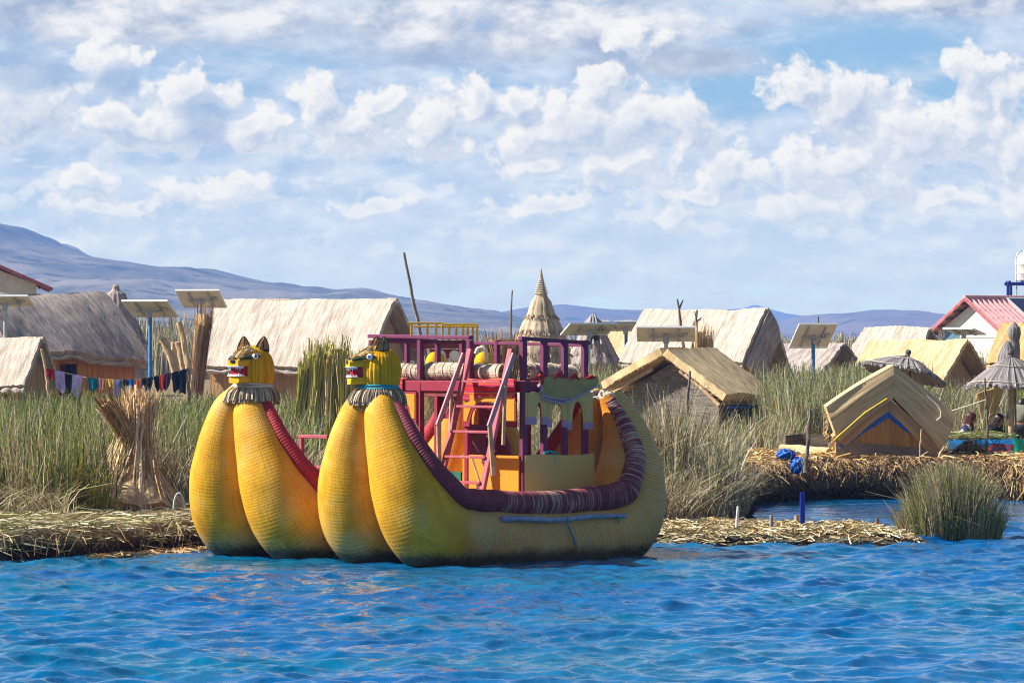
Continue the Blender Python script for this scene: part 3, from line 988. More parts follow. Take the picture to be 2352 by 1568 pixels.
# thin floating mat with stakes, in front of the channel
def mat_z(x, y):
    cx0, cx1 = 1.6, 5.9
    ex = np.minimum(x - cx0, cx1 - x) * 0.8
    ey = np.minimum(y - (67.0 + 0.35 * np.sin(x * 1.7)), (71.4 + 0.3 * np.sin(x * 2.3 + 1) - 0.45 * np.clip(x - 3.4, 0, 3)) - y)
    e = np.minimum(ex, ey) + (fbm(x * 1.7, y * 1.7, 3, 91) - 0.5) * 0.5
    return 0.13 * np.clip(e / 0.3, -1.5, 1) + (fbm(x * 3.1, y * 3.1, 3, 93) - 0.45) * 0.10


xs = np.arange(1.2, 6.3, 0.05); ys = np.arange(66.4, 72.2, 0.06)
X, Y = np.meshgrid(xs, ys, indexing='ij')
Z = mat_z(X, Y)
i, j = np.meshgrid(np.arange(len(xs) - 1), np.arange(len(ys) - 1), indexing='ij')
q = (i * len(ys) + j).ravel()
Q = np.stack([q, q + len(ys), q + len(ys) + 1, q + 1], 1)
Q = Q[Z.reshape(-1)[Q].max(1) > -0.12]
tag(np_mesh('straw_mat', np.stack([X, Y, Z], 2).reshape(-1, 3), Q, M_GROUND, smooth=True), kind='structure')
n = 6500
x = RS.uniform(1.4, 6.0, n); y = RS.uniform(66.7, 71.6, n)
z = mat_z(x, y); k = z > -0.02
pal3 = np.array([(0.66, 0.53, 0.32), (0.55, 0.40, 0.20), (0.74, 0.64, 0.45), (0.40, 0.27, 0.12), (0.30, 0.28, 0.12)])
cl = pal3[RS.randint(len(pal3), size=k.sum())] * (0.7 + 0.45 * RS.rand(k.sum(), 1))
stuff('loose_straw', [litter(x[k], y[k], z[k] + RS.uniform(0.0, 0.06, k.sum()), (0.15, 0.55), cl, 0.12, (0.010, 0.022))], M_STRAND)
# ------------------------------------------------------------------ the twin hulled reed boat
def hull_mat(name, faded):
    """rope-bound reed roll, painted: tint r = orange inside, g = bare reed, b = rope line"""
    m, t, out = new_mat(name)
    tc = t.node('ShaderNodeTexCoord')
    uv = tc.outputs['UV']; ob = tc.outputs['Object']
    at = t.node('ShaderNodeAttribute', {'attribute_name': 'tint'})
    sp = t.n.new('ShaderNodeSeparateColor'); t.put(sp.inputs[0], at.outputs[0])
    orange, bare, rope = sp.outputs[0], sp.outputs[1], sp.outputs[2]
    strand = t.noise(t.vm('MULTIPLY', uv, (44, 2.2, 1)), 1.0, 5.0, 0.7, 0.4)
    blot = t.noise(ob, 2.3, 6.0, 0.68, 0.3)
    fine = t.noise(t.vm('MULTIPLY', uv, (22, 22, 1)), 1.0, 5.0, 0.75)
    yel = t.mix(t.step(blot, 0.3, 0.7), (0.56, 0.255, 0.002), (0.76, 0.385, 0.004))
    yel = t.mix(t.m('MULTIPLY', t.step(strand, 0.48, 0.66), 0.5), yel, (0.34, 0.16, 0.006))
    org = t.mix(t.step(blot, 0.3, 0.7), (0.62, 0.20, 0.008), (0.74, 0.27, 0.012))
    col = t.mix(orange, yel, org)
    straw = t.mix(strand, (0.40, 0.22, 0.055), (0.78, 0.50, 0.17))
    k = t.m('ADD', t.m('MULTIPLY', blot, 0.5), t.m('ADD', t.m('MULTIPLY', fine, 0.4), t.m('MULTIPLY', strand, 0.25)))
    patch = t.noise(t.vm('ADD', ob, (3.1, 1.7, 0.4)), 1.15, 3.0, 0.6)
    k = t.m('ADD', k, t.m('MULTIPLY', t.m('SUBTRACT', patch, 0.5), 0.8))
    wear = t.step(t.m('ADD', k, t.m('MULTIPLY', bare, 0.60)), 0.66, 0.94)
    col = t.mix(t.m('MULTIPLY', wear, 0.85), col, straw)
    # rope turns: darkened grooves, bleached rope where the paint has gone
    rl = t.m('MULTIPLY', rope, t.lin(fine, 0.3, 0.7, 0.35, 1.0))
    bl = t.step(t.m('ADD', bare, t.m('MULTIPLY', t.m('SUBTRACT', blot, 0.5), 0.8)), 0.25, 0.75)
    ropec = t.mix(bl, (0.22, 0.115, 0.008), (0.20, 0.105, 0.03))
    pale = t.step(t.noise(t.vm('MULTIPLY', uv, (0.3, 26, 1)), 1.0, 2.0, 0.6), 0.50, 0.62)
    col = t.mix(t.m('MULTIPLY', t.m('MULTIPLY', pale, bl), 0.55), col, (0.58, 0.46, 0.27))
    col = t.mix(t.m('MULTIPLY', rl, 0.85), col, ropec)
    # soaked and stained near the lake
    z = t.sep(ob)[2]
    wl = t.m('ADD', z, t.m('MULTIPLY', t.m('SUBTRACT', fine, 0.5), 0.22))
    wl = t.m('ADD', wl, t.m('MULTIPLY', t.m('SUBTRACT', blot, 0.5), 0.22))
    wet = t.m('SUBTRACT', 1.0, t.step(wl, 0.07, 0.24))
    col = t.mix(t.m('MULTIPLY', wet, 0.95), col, (0.014, 0.011, 0.005))
    grime = t.m('SUBTRACT', 1.0, t.step(wl, 0.15, 0.62))
    col = t.mix(t.m('MULTIPLY', grime, 0.18), col, (0.125, 0.075, 0.022))
    principled(t, out, col, 0.62, t.m('ADD', strand, t.m('MULTIPLY', fine, 0.5)), spec=0.28, bs=0.7, bd=0.012)
    return m


def gunwale_mat(name, c1, c2):
    m, t, out = new_mat(name)
    tc = t.node('ShaderNodeTexCoord')
    uv = tc.outputs['UV']; ob = tc.outputs['Object']
    at = t.node('ShaderNodeAttribute', {'attribute_name': 'tint'})
    sp = t.n.new('ShaderNodeSeparateColor'); t.put(sp.inputs[0], at.outputs[0])
    bare, rope = sp.outputs[1], sp.outputs[2]
    strand = t.noise(t.vm('MULTIPLY', uv, (70, 5.0, 1)), 1.0, 4.0, 0.65, 0.4)
    per = t.noise(t.vm('MULTIPLY', uv, (0.25, 34, 1)), 1.0, 2.0, 0.6)
    blot = t.noise(ob, 3.0, 5.0, 0.65)
    col = t.mix(t.step(blot, 0.35, 0.65), c1, c2)
    straw = t.mix(strand, (0.36, 0.25, 0.17), (0.66, 0.54, 0.42))
    w = t.step(t.m('ADD', t.m('MULTIPLY', per, 0.75), t.m('ADD', t.m('MULTIPLY', blot, 0.3), t.m('MULTIPLY', bare, 0.34))), 0.66, 0.84)
    col = t.mix(w, col, straw)
    col = t.mix(t.m('MULTIPLY', rope, 0.7), col, (0.055, 0.02, 0.02))
    principled(t, out, col, 0.55, strand, spec=0.3, bs=0.4, bd=0.01)
    return m


M_HULL = hull_mat('painted_reed_hull', 0)
M_GUN_NEAR = gunwale_mat('plum_gunwale_paint', (0.17, 0.016, 0.036), (0.25, 0.018, 0.04))
M_GUN_RED = gunwale_mat('crimson_gunwale_paint', (0.34, 0.008, 0.016), (0.44, 0.012, 0.02))
M_PLUM = m_paint('plum_timber_paint', (0.165, 0.030, 0.085), (0.42, 0.26, 0.24), 0.25, 14)
M_CRIM = m_paint('crimson_timber_paint', (0.27, 0.022, 0.045), (0.50, 0.30, 0.24), 0.22, 14)
M_PINK = m_paint('pink_timber_paint', (0.40, 0.085, 0.11), (0.56, 0.36, 0.30), 0.35, 16)
M_PALEPINK = m_paint('pale_pink_handrail', (0.46, 0.24, 0.27), (0.60, 0.48, 0.42), 0.4, 16)
M_ORANGE = m_paint('orange_board_paint', (0.66, 0.26, 0.015), (0.55, 0.35, 0.12), 0.12, 7)
M_BEIGE = m_paint('faded_yellow_board', (0.64, 0.44, 0.15), (0.66, 0.52, 0.32), 0.3, 7)
M_LILAC = m_paint('faded_lilac_edge', (0.40, 0.26, 0.36), (0.5, 0.4, 0.4), 0.3, 9)
M_HEAD = m_straw('painted_reed_head', (0.56, 0.27, 0.004), (0.80, 0.43, 0.008), 30, 1.5, patch=0.2)
M_FACE = m_paint('painted_snout', (0.74, 0.39, 0.008), (0.45, 0.3, 0.1), 0.12, 20)
M_EAR = m_plain('brown_reed_ear', (0.33, 0.19, 0.085), 0.85, 0.45, 18, spec=0.1)
M_EARRIM = m_plain('dark_ear_rim', (0.07, 0.05, 0.03), 0.85, 0.3, 18, spec=0.1)
M_MOUTH = m_plain('red_mouth_paint', (0.36, 0.006, 0.022), 0.5, 0.2, 12)
M_TEETH = m_plain('white_teeth_paint', (0.78, 0.78, 0.80), 0.4, 0.05, 12)
M_EYE = m_plain('white_eye_paint', (0.80, 0.82, 0.84), 0.25, 0.03, 12, spec=0.5)
M_PUPIL = m_plain('grey_blue_pupil', (0.05, 0.10, 0.16), 0.25, 0.2, 12, spec=0.5)
M_BLACK = m_plain('black_paint', (0.018, 0.014, 0.012), 0.6, 0.3, 12)
M_GREENPAINT = m_plain('dark_green_paint', (0.03, 0.055, 0.02), 0.7, 0.3, 20)

boat = thing('reed_boat', 'large yellow twin hulled reed boat with two puma heads and a plum timber upper deck', 'boat', (BOATX, BOATY, 0), R(45))

PATH = np.array([
    (0.17, 2.36, .06, .10), (0.09, 2.21, .125, .15), (0.05, 2.05, .205, .225), (0.06, 1.82, .29, .295), (0.12, 1.48, .40, .39), (0.25, 1.02, .52, .51), (0.50, .56, .60, .575), (0.95, .31, .61, .59), (1.6, .215, .59, .57),
    (2.4, .19, .57, .55), (3.2, .205, .57, .55), (3.88, .30, .58, .56), (4.30, .56, .57, .555), (4.48, 1.02, .52, .495), (4.57, 1.5, .40, .375), (4.53, 1.95, .265, .245), (4.42, 2.22, .18, .165)])


def smooth_path(P, n):
    """Catmull-Rom through the rows of P, resampled evenly by arc length"""
    P = np.asarray(P, float)
    Q = np.vstack([2 * P[0] - P[1], P, 2 * P[-1] - P[-2]])
    out = []
    for i in range(1, len(Q) - 2):
        t = np.linspace(0, 1, 40, endpoint=False)[:, None]
        a, b, c, d = Q[i - 1], Q[i], Q[i + 1], Q[i + 2]
        out.append(0.5 * (2 * b + (c - a) * t + (2 * a - 5 * b + 4 * c - d) * t ** 2 + (3 * b - a - 3 * c + d) * t ** 3))
    out = np.vstack(out + [P[-1:]])
    s = np.concatenate([[0], np.cumsum(np.linalg.norm(np.diff(out[:, :2], axis=0), axis=1))])
    u = np.linspace(0, s[-1], n)
    return np.stack([np.interp(u, s, out[:, k]) for k in range(P.shape[1])], 1), u


def roll(cent, rad, u, seg, spacing, depth, colf, name, mats, parent, seed, capr=True, ref=None):
    """bound roll along cent (n,3); rope grooves every 'spacing' metres"""
    n = len(cent)
    rs = np.random.RandomState(seed)
    T = np.gradient(cent, axis=0); T /= np.linalg.norm(T, axis=1, keepdims=True)
    L = np.array([0, 1.0, 0])
    N = np.cross(np.broadcast_to(L, T.shape), T)      # toward the inside of the boat
    N /= np.linalg.norm(N, axis=1, keepdims=True)
    N = -N
    B = np.cross(T, N)
    # uneven turns of rope
    ph = u / spacing + 0.35 * np.sin(u * 3.1 + seed) + 0.25 * np.sin(u * 7.7 + seed * 2)
    fr = ph - np.floor(ph)
    g = np.exp(-((fr - 0.5) / 0.17) ** 2)
    amp = 0.8 + 0.4 * rs.rand(int(ph.max() - ph.min()) + 5)
    g = g * amp[(np.floor(ph) - math.floor(ph.min())).astype(int)]
    th = np.linspace(0, 2 * math.pi, seg + 1)
    lump = 1 + 0.012 * np.sin(3 * th[None] + u[:, None] * 1.3 + seed) + 0.010 * np.sin(5 * th[None] - u[:, None] * 2.1)
    r = rad[:, None] * lump - depth * g[:, None] + depth * 0.25
    co = np.cos(th)[None, :, None]; si = np.sin(th)[None, :, None]
    V = cent[:, None] + r[:, :, None] * (N[:, None] * co + B[:, None] * si)
    uv = np.stack([np.broadcast_to(th[None] * 0.5, (n, seg + 1)), np.broadcast_to(u[:, None], (n, seg + 1))], 2)
    col = colf(V, np.broadcast_to(co[..., 0], (n, seg + 1)), np.broadcast_to(g[:, None], (n, seg + 1)), u)
    mb = MB()
    vs = V.reshape(-1, 3).tolist()
    k = seg + 1
    fs = [(a * k + b, a * k + b + 1, (a + 1) * k + b + 1, (a + 1) * k + b) for a in range(n - 1) for b in range(seg)]
    mb.add(vs, fs, uv.reshape(-1, 2).tolist(), [tuple(q) for q in col.reshape(-1, 3)])
    if capr:
        for e in (0, n - 1):
            ring = list(range(e * k, e * k + seg))
            mb.f.append(tuple(ring if e == 0 else reversed(ring))); mb.mi.append(0)
    return mb.build(name, mats, parent)


def make_hull(l0, kind, seed):
    N = 1500
    P, u = smooth_path(PATH, N)
    ulen = u[-1]
    for sg in (1, -1):
        cent = np.stack([P[:, 0], l0 + sg * P[:, 2], P[:, 1]], 1)

        def colf(V, co, g, u, sg=sg):
            zz = V[..., 2]; ss = V[..., 0]
            inner = np.clip((co - 0.45) / 0.3, 0, 1)
            end = np.clip((ss - 3.0) / 0.6, 0, 1) + np.clip((zz - 0.75) / 0.4, 0, 1) * np.clip((1.6 - ss) / .4, 0, 1)
            orange = np.clip(inner * end, 0, 1)
            # paint has weathered most along the side and the stern of the outer roll
            if kind == 'near' and sg < 0:
                bare = 0.10 + 0.58 * np.clip((ss - 0.55) / 1.0, 0, 1) + 0.25 * np.exp(-((ss - 1.1) / 0.5) ** 2) + 0.3 * np.clip((0.35 - zz) / 0.4, 0, 1)
            else:
                bare = 0.12 + 0.35 * np.clip((0.55 - zz) / 0.5, 0, 1) + 0.25 * np.clip((ss - 1.0) / 1.5, 0, 1)
            bare = bare * (1 - 0.5 * orange)
            # rope shows all round at the ends of the roll, faintly on the flanks
            vis = 0.28 + 0.9 * np.clip(bare * 1.2, 0, 1)
            return np.stack([orange, np.clip(bare, 0, 1), np.clip(g * vis, 0, 1)], -1)
        roll(cent, P[:, 3], u, 40, 0.036, 0.0014, colf, 'hull_roll', M_HULL, boat, seed + sg)
    # gunwale rolls, one along each outer shoulder
    for sg in (1, -1):
        G = P[(u > 0.26) & (u < ulen - 0.02)]
        uu = u[(u > 0.26) & (u < ulen - 0.02)]; uu = uu - uu[0]
        f = uu / uu[-1]
        th = np.radians(np.interp(f, [0, .06, .12, .18, .25, .36, .62, .78, .88, .95, 1], [68, 78, 74, 60, 40, 24, 22, 38, 54, 48, 42]))
        rg = np.interp(f, [0, 0.12, 0.3, 0.5, 0.75, 0.92, 1.0], [.085, .115, .155, .172, .178, .13, .075])
        c0 = np.stack([G[:, 0], l0 + sg * G[:, 2], G[:, 1]], 1)
        T = np.gradient(c0, axis=0); T[:, 1] = 0; T /= np.linalg.norm(T, axis=1, keepdims=True)
        Nn = -np.cross(np.broadcast_to(np.array([0, 1.0, 0]), T.shape), T)
        off = G[:, 3] + rg * 0.45
        c = c0 + Nn * (off * np.cos(th))[:, None] + np.array([0, sg, 0])[None] * (off * np.sin(th))[:, None]
        # a few round bends only: smooth the centre line
        ker = np.hanning(61); ker /= ker.sum()
        c = np.stack([np.convolve(np.pad(c[:, q], 30, 'reflect', reflect_type='odd'), ker, 'valid') for q in range(3)], 1)

        def colg(V, co, g, u, sg=sg):
            ss = V[..., 0]
            bare = 0.12 + 0.45 * np.clip((ss - 0.9) / 0.8, 0, 1) * (0.75 + 0.25 * np.sin(ss * 3)) + 0.12 * np.clip((ss - 3.3) / .5, 0, 1)
            if not (kind == 'near' and sg < 0): bare = bare * 0.25
            return np.stack([np.zeros_like(bare), np.clip(bare, 0, 1), np.clip(g, 0, 1)], -1)
        roll(c, rg, uu, 26, 0.034, 0.0045, colg, 'gunwale', M_GUN_NEAR if (kind == 'near' and sg < 0) else M_GUN_RED, boat, seed + 5 + sg)
        if kind == 'near' and sg < 0: globals()['GUN_C'] = c
    # floor of reeds between the rolls
    mb = MB()
    G = []
    for k_ in range(13):
        s = 0.9 + 2.9 * k_ / 12
        G.append([(s, l0 + y, 0.60 + 0.06 * abs(y) + 0.10 * (abs(s - 2.3) / 1.5) ** 2) for y in np.linspace(-0.55, 0.55, 9)])
    mb.sheet(G, 0.05)
    mb.build('reed_floor', M_BUNDLE, boat)
    # frayed reeds and weed at the waterline
    n = 1500
    i0 = RS.randint(150, len(P) - 260, n); sgn = RS.choice([-1, 1], n)
    an = RS.uniform(math.pi * .62, math.pi * .92, n)
    bx = P[i0, 0]; bl = l0 + sgn * (P[i0, 2] + P[i0, 3] * np.sin(an)); bz = P[i0, 1] + P[i0, 3] * np.cos(an)
    k = (bz > -.05) & (bz < .34)
    bx, bl, bz, sgn, i0 = bx[k], bl[k], bz[k], sgn[k], i0[k]; n = len(bx)
    b = np.stack([bx, bl + sgn * .006, bz], 1)
    e = b + np.stack([RS.normal(size=n) * .10, sgn * RS.uniform(-.015, .03, n), RS.uniform(-.13, .08, n)], 1)
    cc = np.array([(.05, .04, .012), (.16, .13, .03), (.30, .22, .05), (.03, .03, .012), (.22, .14, .05)])[RS.randint(5, size=n)] * (.6 + .7 * RS.rand(n, 1))
    V, Q, c_ = blades(b, e, (b + e) / 2 + np.stack([np.zeros(n), sgn * .012, np.zeros(n)], 1), RS.uniform(.007, .014, n), cc, 3, .6)
    fr = np_mesh('frayed_reeds', V, Q, M_STRAND, c_); fr.parent = boat
    # stern lashing
    mb = MB()
    for k_ in range(9):
        a = random.uniform(0, 6.28)
        p = Vector((4.42 + random.uniform(-.08, .08), l0 + random.uniform(-.22, .22), 2.18 + random.uniform(-.05, .1)))
        mb.tube([p + Vector((math.cos(a + q) * .09, math.sin(a + q) * .15, .04 * math.sin(3 * q))) for q in np.linspace(0, 5, 12)], 0.018, 6)
    mb.build('lashing', M_ROPE, boat)


LF = 2.60
make_hull(0.0, 'near', 21)
make_hull(LF, 'far', 33)


def make_head(cs, cl, yaw, rope_mat, ropename, seed, earA):
    """puma head of bound reed on the bow; yaw = direction the snout points, in boat space"""
    rnd = random.Random(seed)
    q = Matrix.Rotation(yaw, 4, 'Z')
    o = Vector((cs, cl, 2.33))
    def X(p): return o + (q @ Vector(p))
    # skull: vertical ribs of reed
    mb = MB()
    prof = [(0.0, -.02), (.16, -.02), (.235, .0), (.262, .06), (.280, .15), (.285, .25), (.272, .34), (.240, .42), (.185, .49), (.115, .54), (.05, .56), (0.0, .565)]
    seg = 132
    vs = []; fs = []; uv = []; cs_ = []
    pr = np.array(prof); tt = np.linspace(0, 1, 34)
    pz = np.interp(tt, np.linspace(0, 1, len(pr)), pr[:, 1]); prr = np.interp(tt, np.linspace(0, 1, len(pr)), pr[:, 0])
    for i in range(34):
        for j in range(seg + 1):
            a = 2 * math.pi * j / seg
            gr = abs(math.sin(a * 33 / 2 + 0.2 * math.sin(7 * a)))
            r = prr[i] * (0.962 + 0.045 * gr ** 0.5)
            vs.append(X((r * math.cos(a) * 1.02 - 0.01, r * math.sin(a), pz[i])))
            uv.append((a * 0.25, pz[i])); k = 0.6 + 0.4 * gr ** 0.4
            cs_.append((k, k, k))
    for i in range(33):
        for j in range(seg):
            k = i * (seg + 1) + j
            fs.append((k, k + 1, k + seg + 2, k + seg + 1))
    mb.add(vs, fs, uv, cs_)
    head = mb.build('head', M_HEAD, boat)
    # snout: upper jaw, lower jaw, mouth between
    def jaw(z0, z1, x1, w0, w1, drop, mat, name, x0=0.10):
        m = MB()
        n = 9; G = []
        vs = []; fs = []; ring = 20
        for i in range(n):
            f = i / (n - 1)
            x = x0 + (x1 - x0) * f
            w = (w0 + (w1 - w0) * f) * (1 if i < n - 1 else 0.9)
            zb, zt = z0, z1 - drop * f ** 1.5
            cx_, hz_ = (zb + zt) / 2, (zt - zb) / 2
            for j in range(ring):
                a = 2 * math.pi * j / ring
                ca, sa = math.cos(a), math.sin(a)
                e = 0.45
                yy = w * math.copysign(abs(ca) ** e, ca); zz = hz_ * math.copysign(abs(sa) ** e, sa)
                vs.append(X((x + (0.02 * (1 - (yy / max(w, .01)) ** 2) if i == n - 1 else 0), yy, cx_ + zz)))
        for i in range(n - 1):
            for j in range(ring):
                fs.append((i * ring + j, i * ring + (j + 1) % ring, (i + 1) * ring + (j + 1) % ring, (i + 1) * ring + j))
        fs.append(tuple((n - 1) * ring + j for j in range(ring)))
        m.add(vs, fs)
        return m.build(name, mat, head)
    jaw(.275, .405, .430, .150, .105, .035, M_FACE, 'upper_jaw')
    jaw(.050, .150, .410, .150, .100, .0, M_FACE, 'lower_jaw')
    jaw(.140, .285, .375, .135, .085, .0, M_MOUTH, 'mouth', 0.12)
    # teeth
    mb = MB()
    for sy in (-1, 1):
        for k in range(5):
            f = k / 4
            x = .335 + .075 * f; y = sy * (.112 - .012 * f)
            big = 1.7 if k == 3 else 1.0
            for (zb, dz) in ((.285, -.038 * big), (.145, .034 * (1.5 if k == 4 else 1.0))):
                p = [X((x - .013, y, zb)), X((x + .013, y, zb)), X((x + .013, y - sy * .02, zb)), X((x - .013, y - sy * .02, zb)), X((x, y - sy * .01, zb + dz))]
                mb.add(p, [(0, 1, 4), (1, 2, 4), (2, 3, 4), (3, 0, 4), (0, 3, 2, 1)])
    for k in range(7):
        y = -.09 + .18 * k / 6
        big = 1.6 if k in (1, 5) else 1.0
        for (zb, dz) in ((.285, -.034 * big), (.145, .036)):
            p = [X((.425, y - .013, zb)), X((.425, y + .013, zb)), X((.40, y + .013, zb)), X((.40, y - .013, zb)), X((.415, y, zb + dz))]
            mb.add(p, [(0, 1, 4), (1, 2, 4), (2, 3, 4), (3, 0, 4), (0, 3, 2, 1)])
    # white lip line along the lower jaw
    mb.tube([X((.33, -.128, .152)), X((.405, -.115, .152)), X((.432, -.06, .152)), X((.436, .06, .152)), X((.405, .115, .152)), X((.33, .128, .152))], .0055, 6)
    mb.tube([X((.37, -.122, .278)), X((.425, -.105, .278)), X((.442, -.05, .278)), X((.442, .05, .278)), X((.425, .105, .278)), X((.37, .122, .278))], .006, 6)
    mb.build('teeth', M_TEETH, head, smooth=False)
    # nose
    mb = MB()
    mb.lathe([(0, -.045), (.05, -.04), (.066, -.01), (.058, .025), (.03, .045), (0, .05)], (0, 0, 0), 14)
    mb.v = [X((.415 + p[0] * .55, p[1], .355 + p[2])) for p in mb.v]
    mb.build('nose', M_BLACK, head)
    # eyes
    for sy in (-1, 1):
        dirn = Vector((.66, sy * .70, .12)).normalized()
        ce = Vector((.178, sy * .186, .415))
        lid = MB()
        tang = Vector((-dirn.y, dirn.x, 0)).normalized()
        lid.tube([X(ce - dirn * .03 + tang * d_ + Vector((0, 0, -.15 * d_ * sy * 0))) for d_ in (-.082, -.03, .03, .082)], [.006, .040, .040, .006], 10)
        lid.build('eye_rim', M_MAROON, head)
        mb = MB()
        prof_ = [(.043 * math.sin(a), -.043 * math.cos(a)) for a in np.linspace(0, math.pi, 11)]
        mb.lathe(prof_, (0, 0, 0), 16)
        mb.v = [X(ce + Vector(p)) for p in mb.v]
        mb.build('eye', M_EYE, head)
        mb = MB()
        rot = dirn.to_track_quat('Z', 'Y')
        mb.lathe([(.021, 0), (.017, .006), (0, .009)], (0, 0, 0), 12)
        mb.v = [X(ce + dirn * .038 + (rot @ Vector(p))) for p in mb.v]
        mb.build('pupil', M_PUPIL, head)
    # dark stripes beside the muzzle
    for sy in (-1, 1):
        mb = MB()
        mb.tube([X((.40, sy * .100, .372)), X((.31, sy * .128, .398)), X((.20, sy * .165, .395))], [.010, .026, .016], 8)
        mb.build('muzzle_stripe', M_GREENPAINT, head)
    # pale straw forelock running down to the nose
    n = 260
    f0 = RS.rand(n)
    yy = RS.normal(size=n) * 0.065
    b = np.array([tuple(X((.06 + .05 * rnd.random(), y, .555 - abs(y) * .5))) for y in yy])
    ti = np.array([tuple(X((.13 + .27 * f, y * (1.1 - .35 * f), .535 - .16 * f + rnd.uniform(-.01, .02)))) for f, y in zip(f0, yy)])
    cl_ = np.array([(0.70, 0.58, 0.36), (0.52, 0.38, 0.18), (0.62, 0.36, 0.03), (0.16, 0.12, 0.07)])[RS.choice(4, size=n, p=[.5, .2, .15, .15])]
    V, Q, cc = blades(b, ti, (b + ti) / 2 + np.array([0, 0, .035]), np.full(n, .016), cl_, 4, .5)
    fo = np_mesh('forelock', V, Q, M_STRAND, cc)
    fo.parent = head
    # ears
    for sy in (-1, 1):
        pts = [(-.095, 0), (-.10, .07), (-.065, .15), (-.005, .225), (.06, .15), (.098, .06), (.095, -.03), (0, -.05)]
        A = Vector(earA).normalized(); Bv = Vector((-.06, sy * .12, 1)).normalized()
        e0 = Vector((-.01, sy * .155, .50))
        G = []
        for i in range(9):
            f = i / 8
            hw = .098 * (1 - f ** 1.7) ** 0.8 + .002
            G.append([X(e0 + A * (hw * g) + Bv * (.215 * f - .03) + Vector((A.y, -A.x, 0)) * (-.02 + .05 * g * g * (1 - f * .6))) for g in np.linspace(-1, 1, 9)])
        mb = MB(); mb.sheet(G, .012)
        ear = mb.build('ear', M_EAR, head)
        mb = MB()
        mb.tube([G[i][0] for i in range(9)] + [G[i][8] for i in range(8, -1, -1)], .009, 6)
        mb.build('ear_rim', M_EARRIM, head) if False else None
        mb2 = MB(); mb2.tube([G[i][4] for i in range(9)], .008, 5)
        ear_rim = MB()
        ear_rim.tube([G[i][0] for i in range(9)] + [G[i][8] for i in range(8, -1, -1)], .010, 6)
        ear_rim.tube([Vector(G[i][4]) for i in range(9)], .007, 5)
        ear_rim.tube([Vector(G[1][j]) for j in range(9)], .016, 6)
        r_ = ear_rim.build('ear_trim', M_EARRIM, head)
    # fringe collar
    n = 900
    a = RS.rand(n) * 6.283
    rt = .245 + RS.rand(n) * .025
    rb = .325 + RS.rand(n) * .05 + .05 * np.maximum(0, np.cos(a))
    cn = np.array(tuple(Vector((cs, cl, 0))))
    ca, sa = np.cos(a + yaw), np.sin(a + yaw)
    b = np.stack([cs + rt * ca, cl + rt * sa * 1.0, np.full(n, 2.335)], 1)
    tip = np.stack([cs + rb * ca, cl + rb * sa, 2.085 + RS.rand(n) * .07 + .02 * np.maximum(0, np.cos(a))], 1)
    mid = (b + tip) / 2 + np.stack([ca * .055, sa * .055, np.full(n, .03)], 1)
    cl_ = np.array([(0.50, 0.40, 0.28), (0.34, 0.26, 0.18), (0.62, 0.50, 0.33), (0.24, 0.18, 0.13)])[RS.randint(4, size=n)] * (.8 + .4 * RS.rand(n, 1))
    V, Q, cc = blades(b, tip, mid, np.full(n, .022), cl_, 4, .8)
    co = np_mesh('collar', V, Q, M_STRAND, cc)
    co.parent = boat
    mb = MB()
    mb.tube([(cs + .268 * math.cos(x_), cl + .268 * math.sin(x_), 2.332 + .008 * math.sin(3 * x_)) for x_ in np.linspace(0, 6.283, 40)], .020, 7, False)
    mb.tube([(cs + .258 * math.cos(x_), cl + .258 * math.sin(x_), 2.362 + .008 * math.sin(2 * x_)) for x_ in np.linspace(0, 6.283, 40)], .014, 7, False)
    rp = mb.build(ropename, rope_mat, co)
    # neck under the fringe
    mb = MB()
    mb.lathe([(.30, 2.04), (.27, 2.15), (.225, 2.26), (.20, 2.36)], (cs, cl, 0), 26)
    mb.build('neck', M_HULL, boat)


# snout of the near head looks across the picture, that of the far one more to the viewer
make_head(.20, 0.0, R(198 - 45), M_CYAN, 'neck_rope', 3, (1, .12, 0))
make_head(.20, LF - .10, R(234 - 45), M_ROPE, 'neck_rope', 4, (.80, -.60, 0))

# ------------------------------------------------------------------ upper deck between the hulls
S0, S1, L0, L1 = 2.62, 3.90, -0.25, 2.70
ZD, ZR = 2.40, 3.01
ZB = 1.38                      # where the posts stand on the side boards
def post(s, l, z0, z1, w=.085, mat=None):
    MB().bar((s, l, z0), (s, l, z1), w, w, up=(1, 0, 0)).build('post', mat or M_PLUM, boat)


near_s = [S0 + .04, 3.06, 3.46, S1 - .04]
for s in near_s:
    post(s, L0, .75 if s == near_s[0] else 1.0, ZD - .03)
    post(s, L0, ZD + .02, ZR - .045)
for l in (.78, 1.72, L1):
    post(S0, l, .72, ZD - .03, mat=M_CRIM)  # crimson on the sunlit front, plum on the shaded near side: light put into colour
for l in (.74, 1.72, L1):
    post(S0, l, ZD + .02, ZR - .045)
for s in (3.3, S1):
    post(s, L1, .75, ZD - .03, mat=M_CRIM); post(s, L1, ZD + .02, ZR - .045, .07)
for l in (.55, 1.5, 2.2):
    post(S1, l, ZD + .02, ZR - .045, .10 if l < 1 else .075)
for l in (.9, 1.8):
    post(S1, l, .75, ZD - .03, mat=M_CRIM)
# rails, lapped at the corners
def rail(p0, p1, w=.075, h=.05, mat=M_PLUM):
    MB().bar(p0, p1, w, h).build('rail', mat, boat)


rail((S0, L1 + .05, ZR + .01), (S0, .72, ZR - .012), .09, .052)
rail((S0 + .05, L1 + .03, ZR - .062), (S0 + .05, .74, ZR - .075), .03, .045)
rail((S0 - .02, L0, ZR - .02), (S1 + .04, L0, ZR - .085))
rail((S1, L0 + .04, ZR - .115), (S1, L1 - .04, ZR - .075), .06, .045)
rail((S0 + .05, L1, ZR - .03), (S1 - .035, L1, ZR - .06), .06, .045)
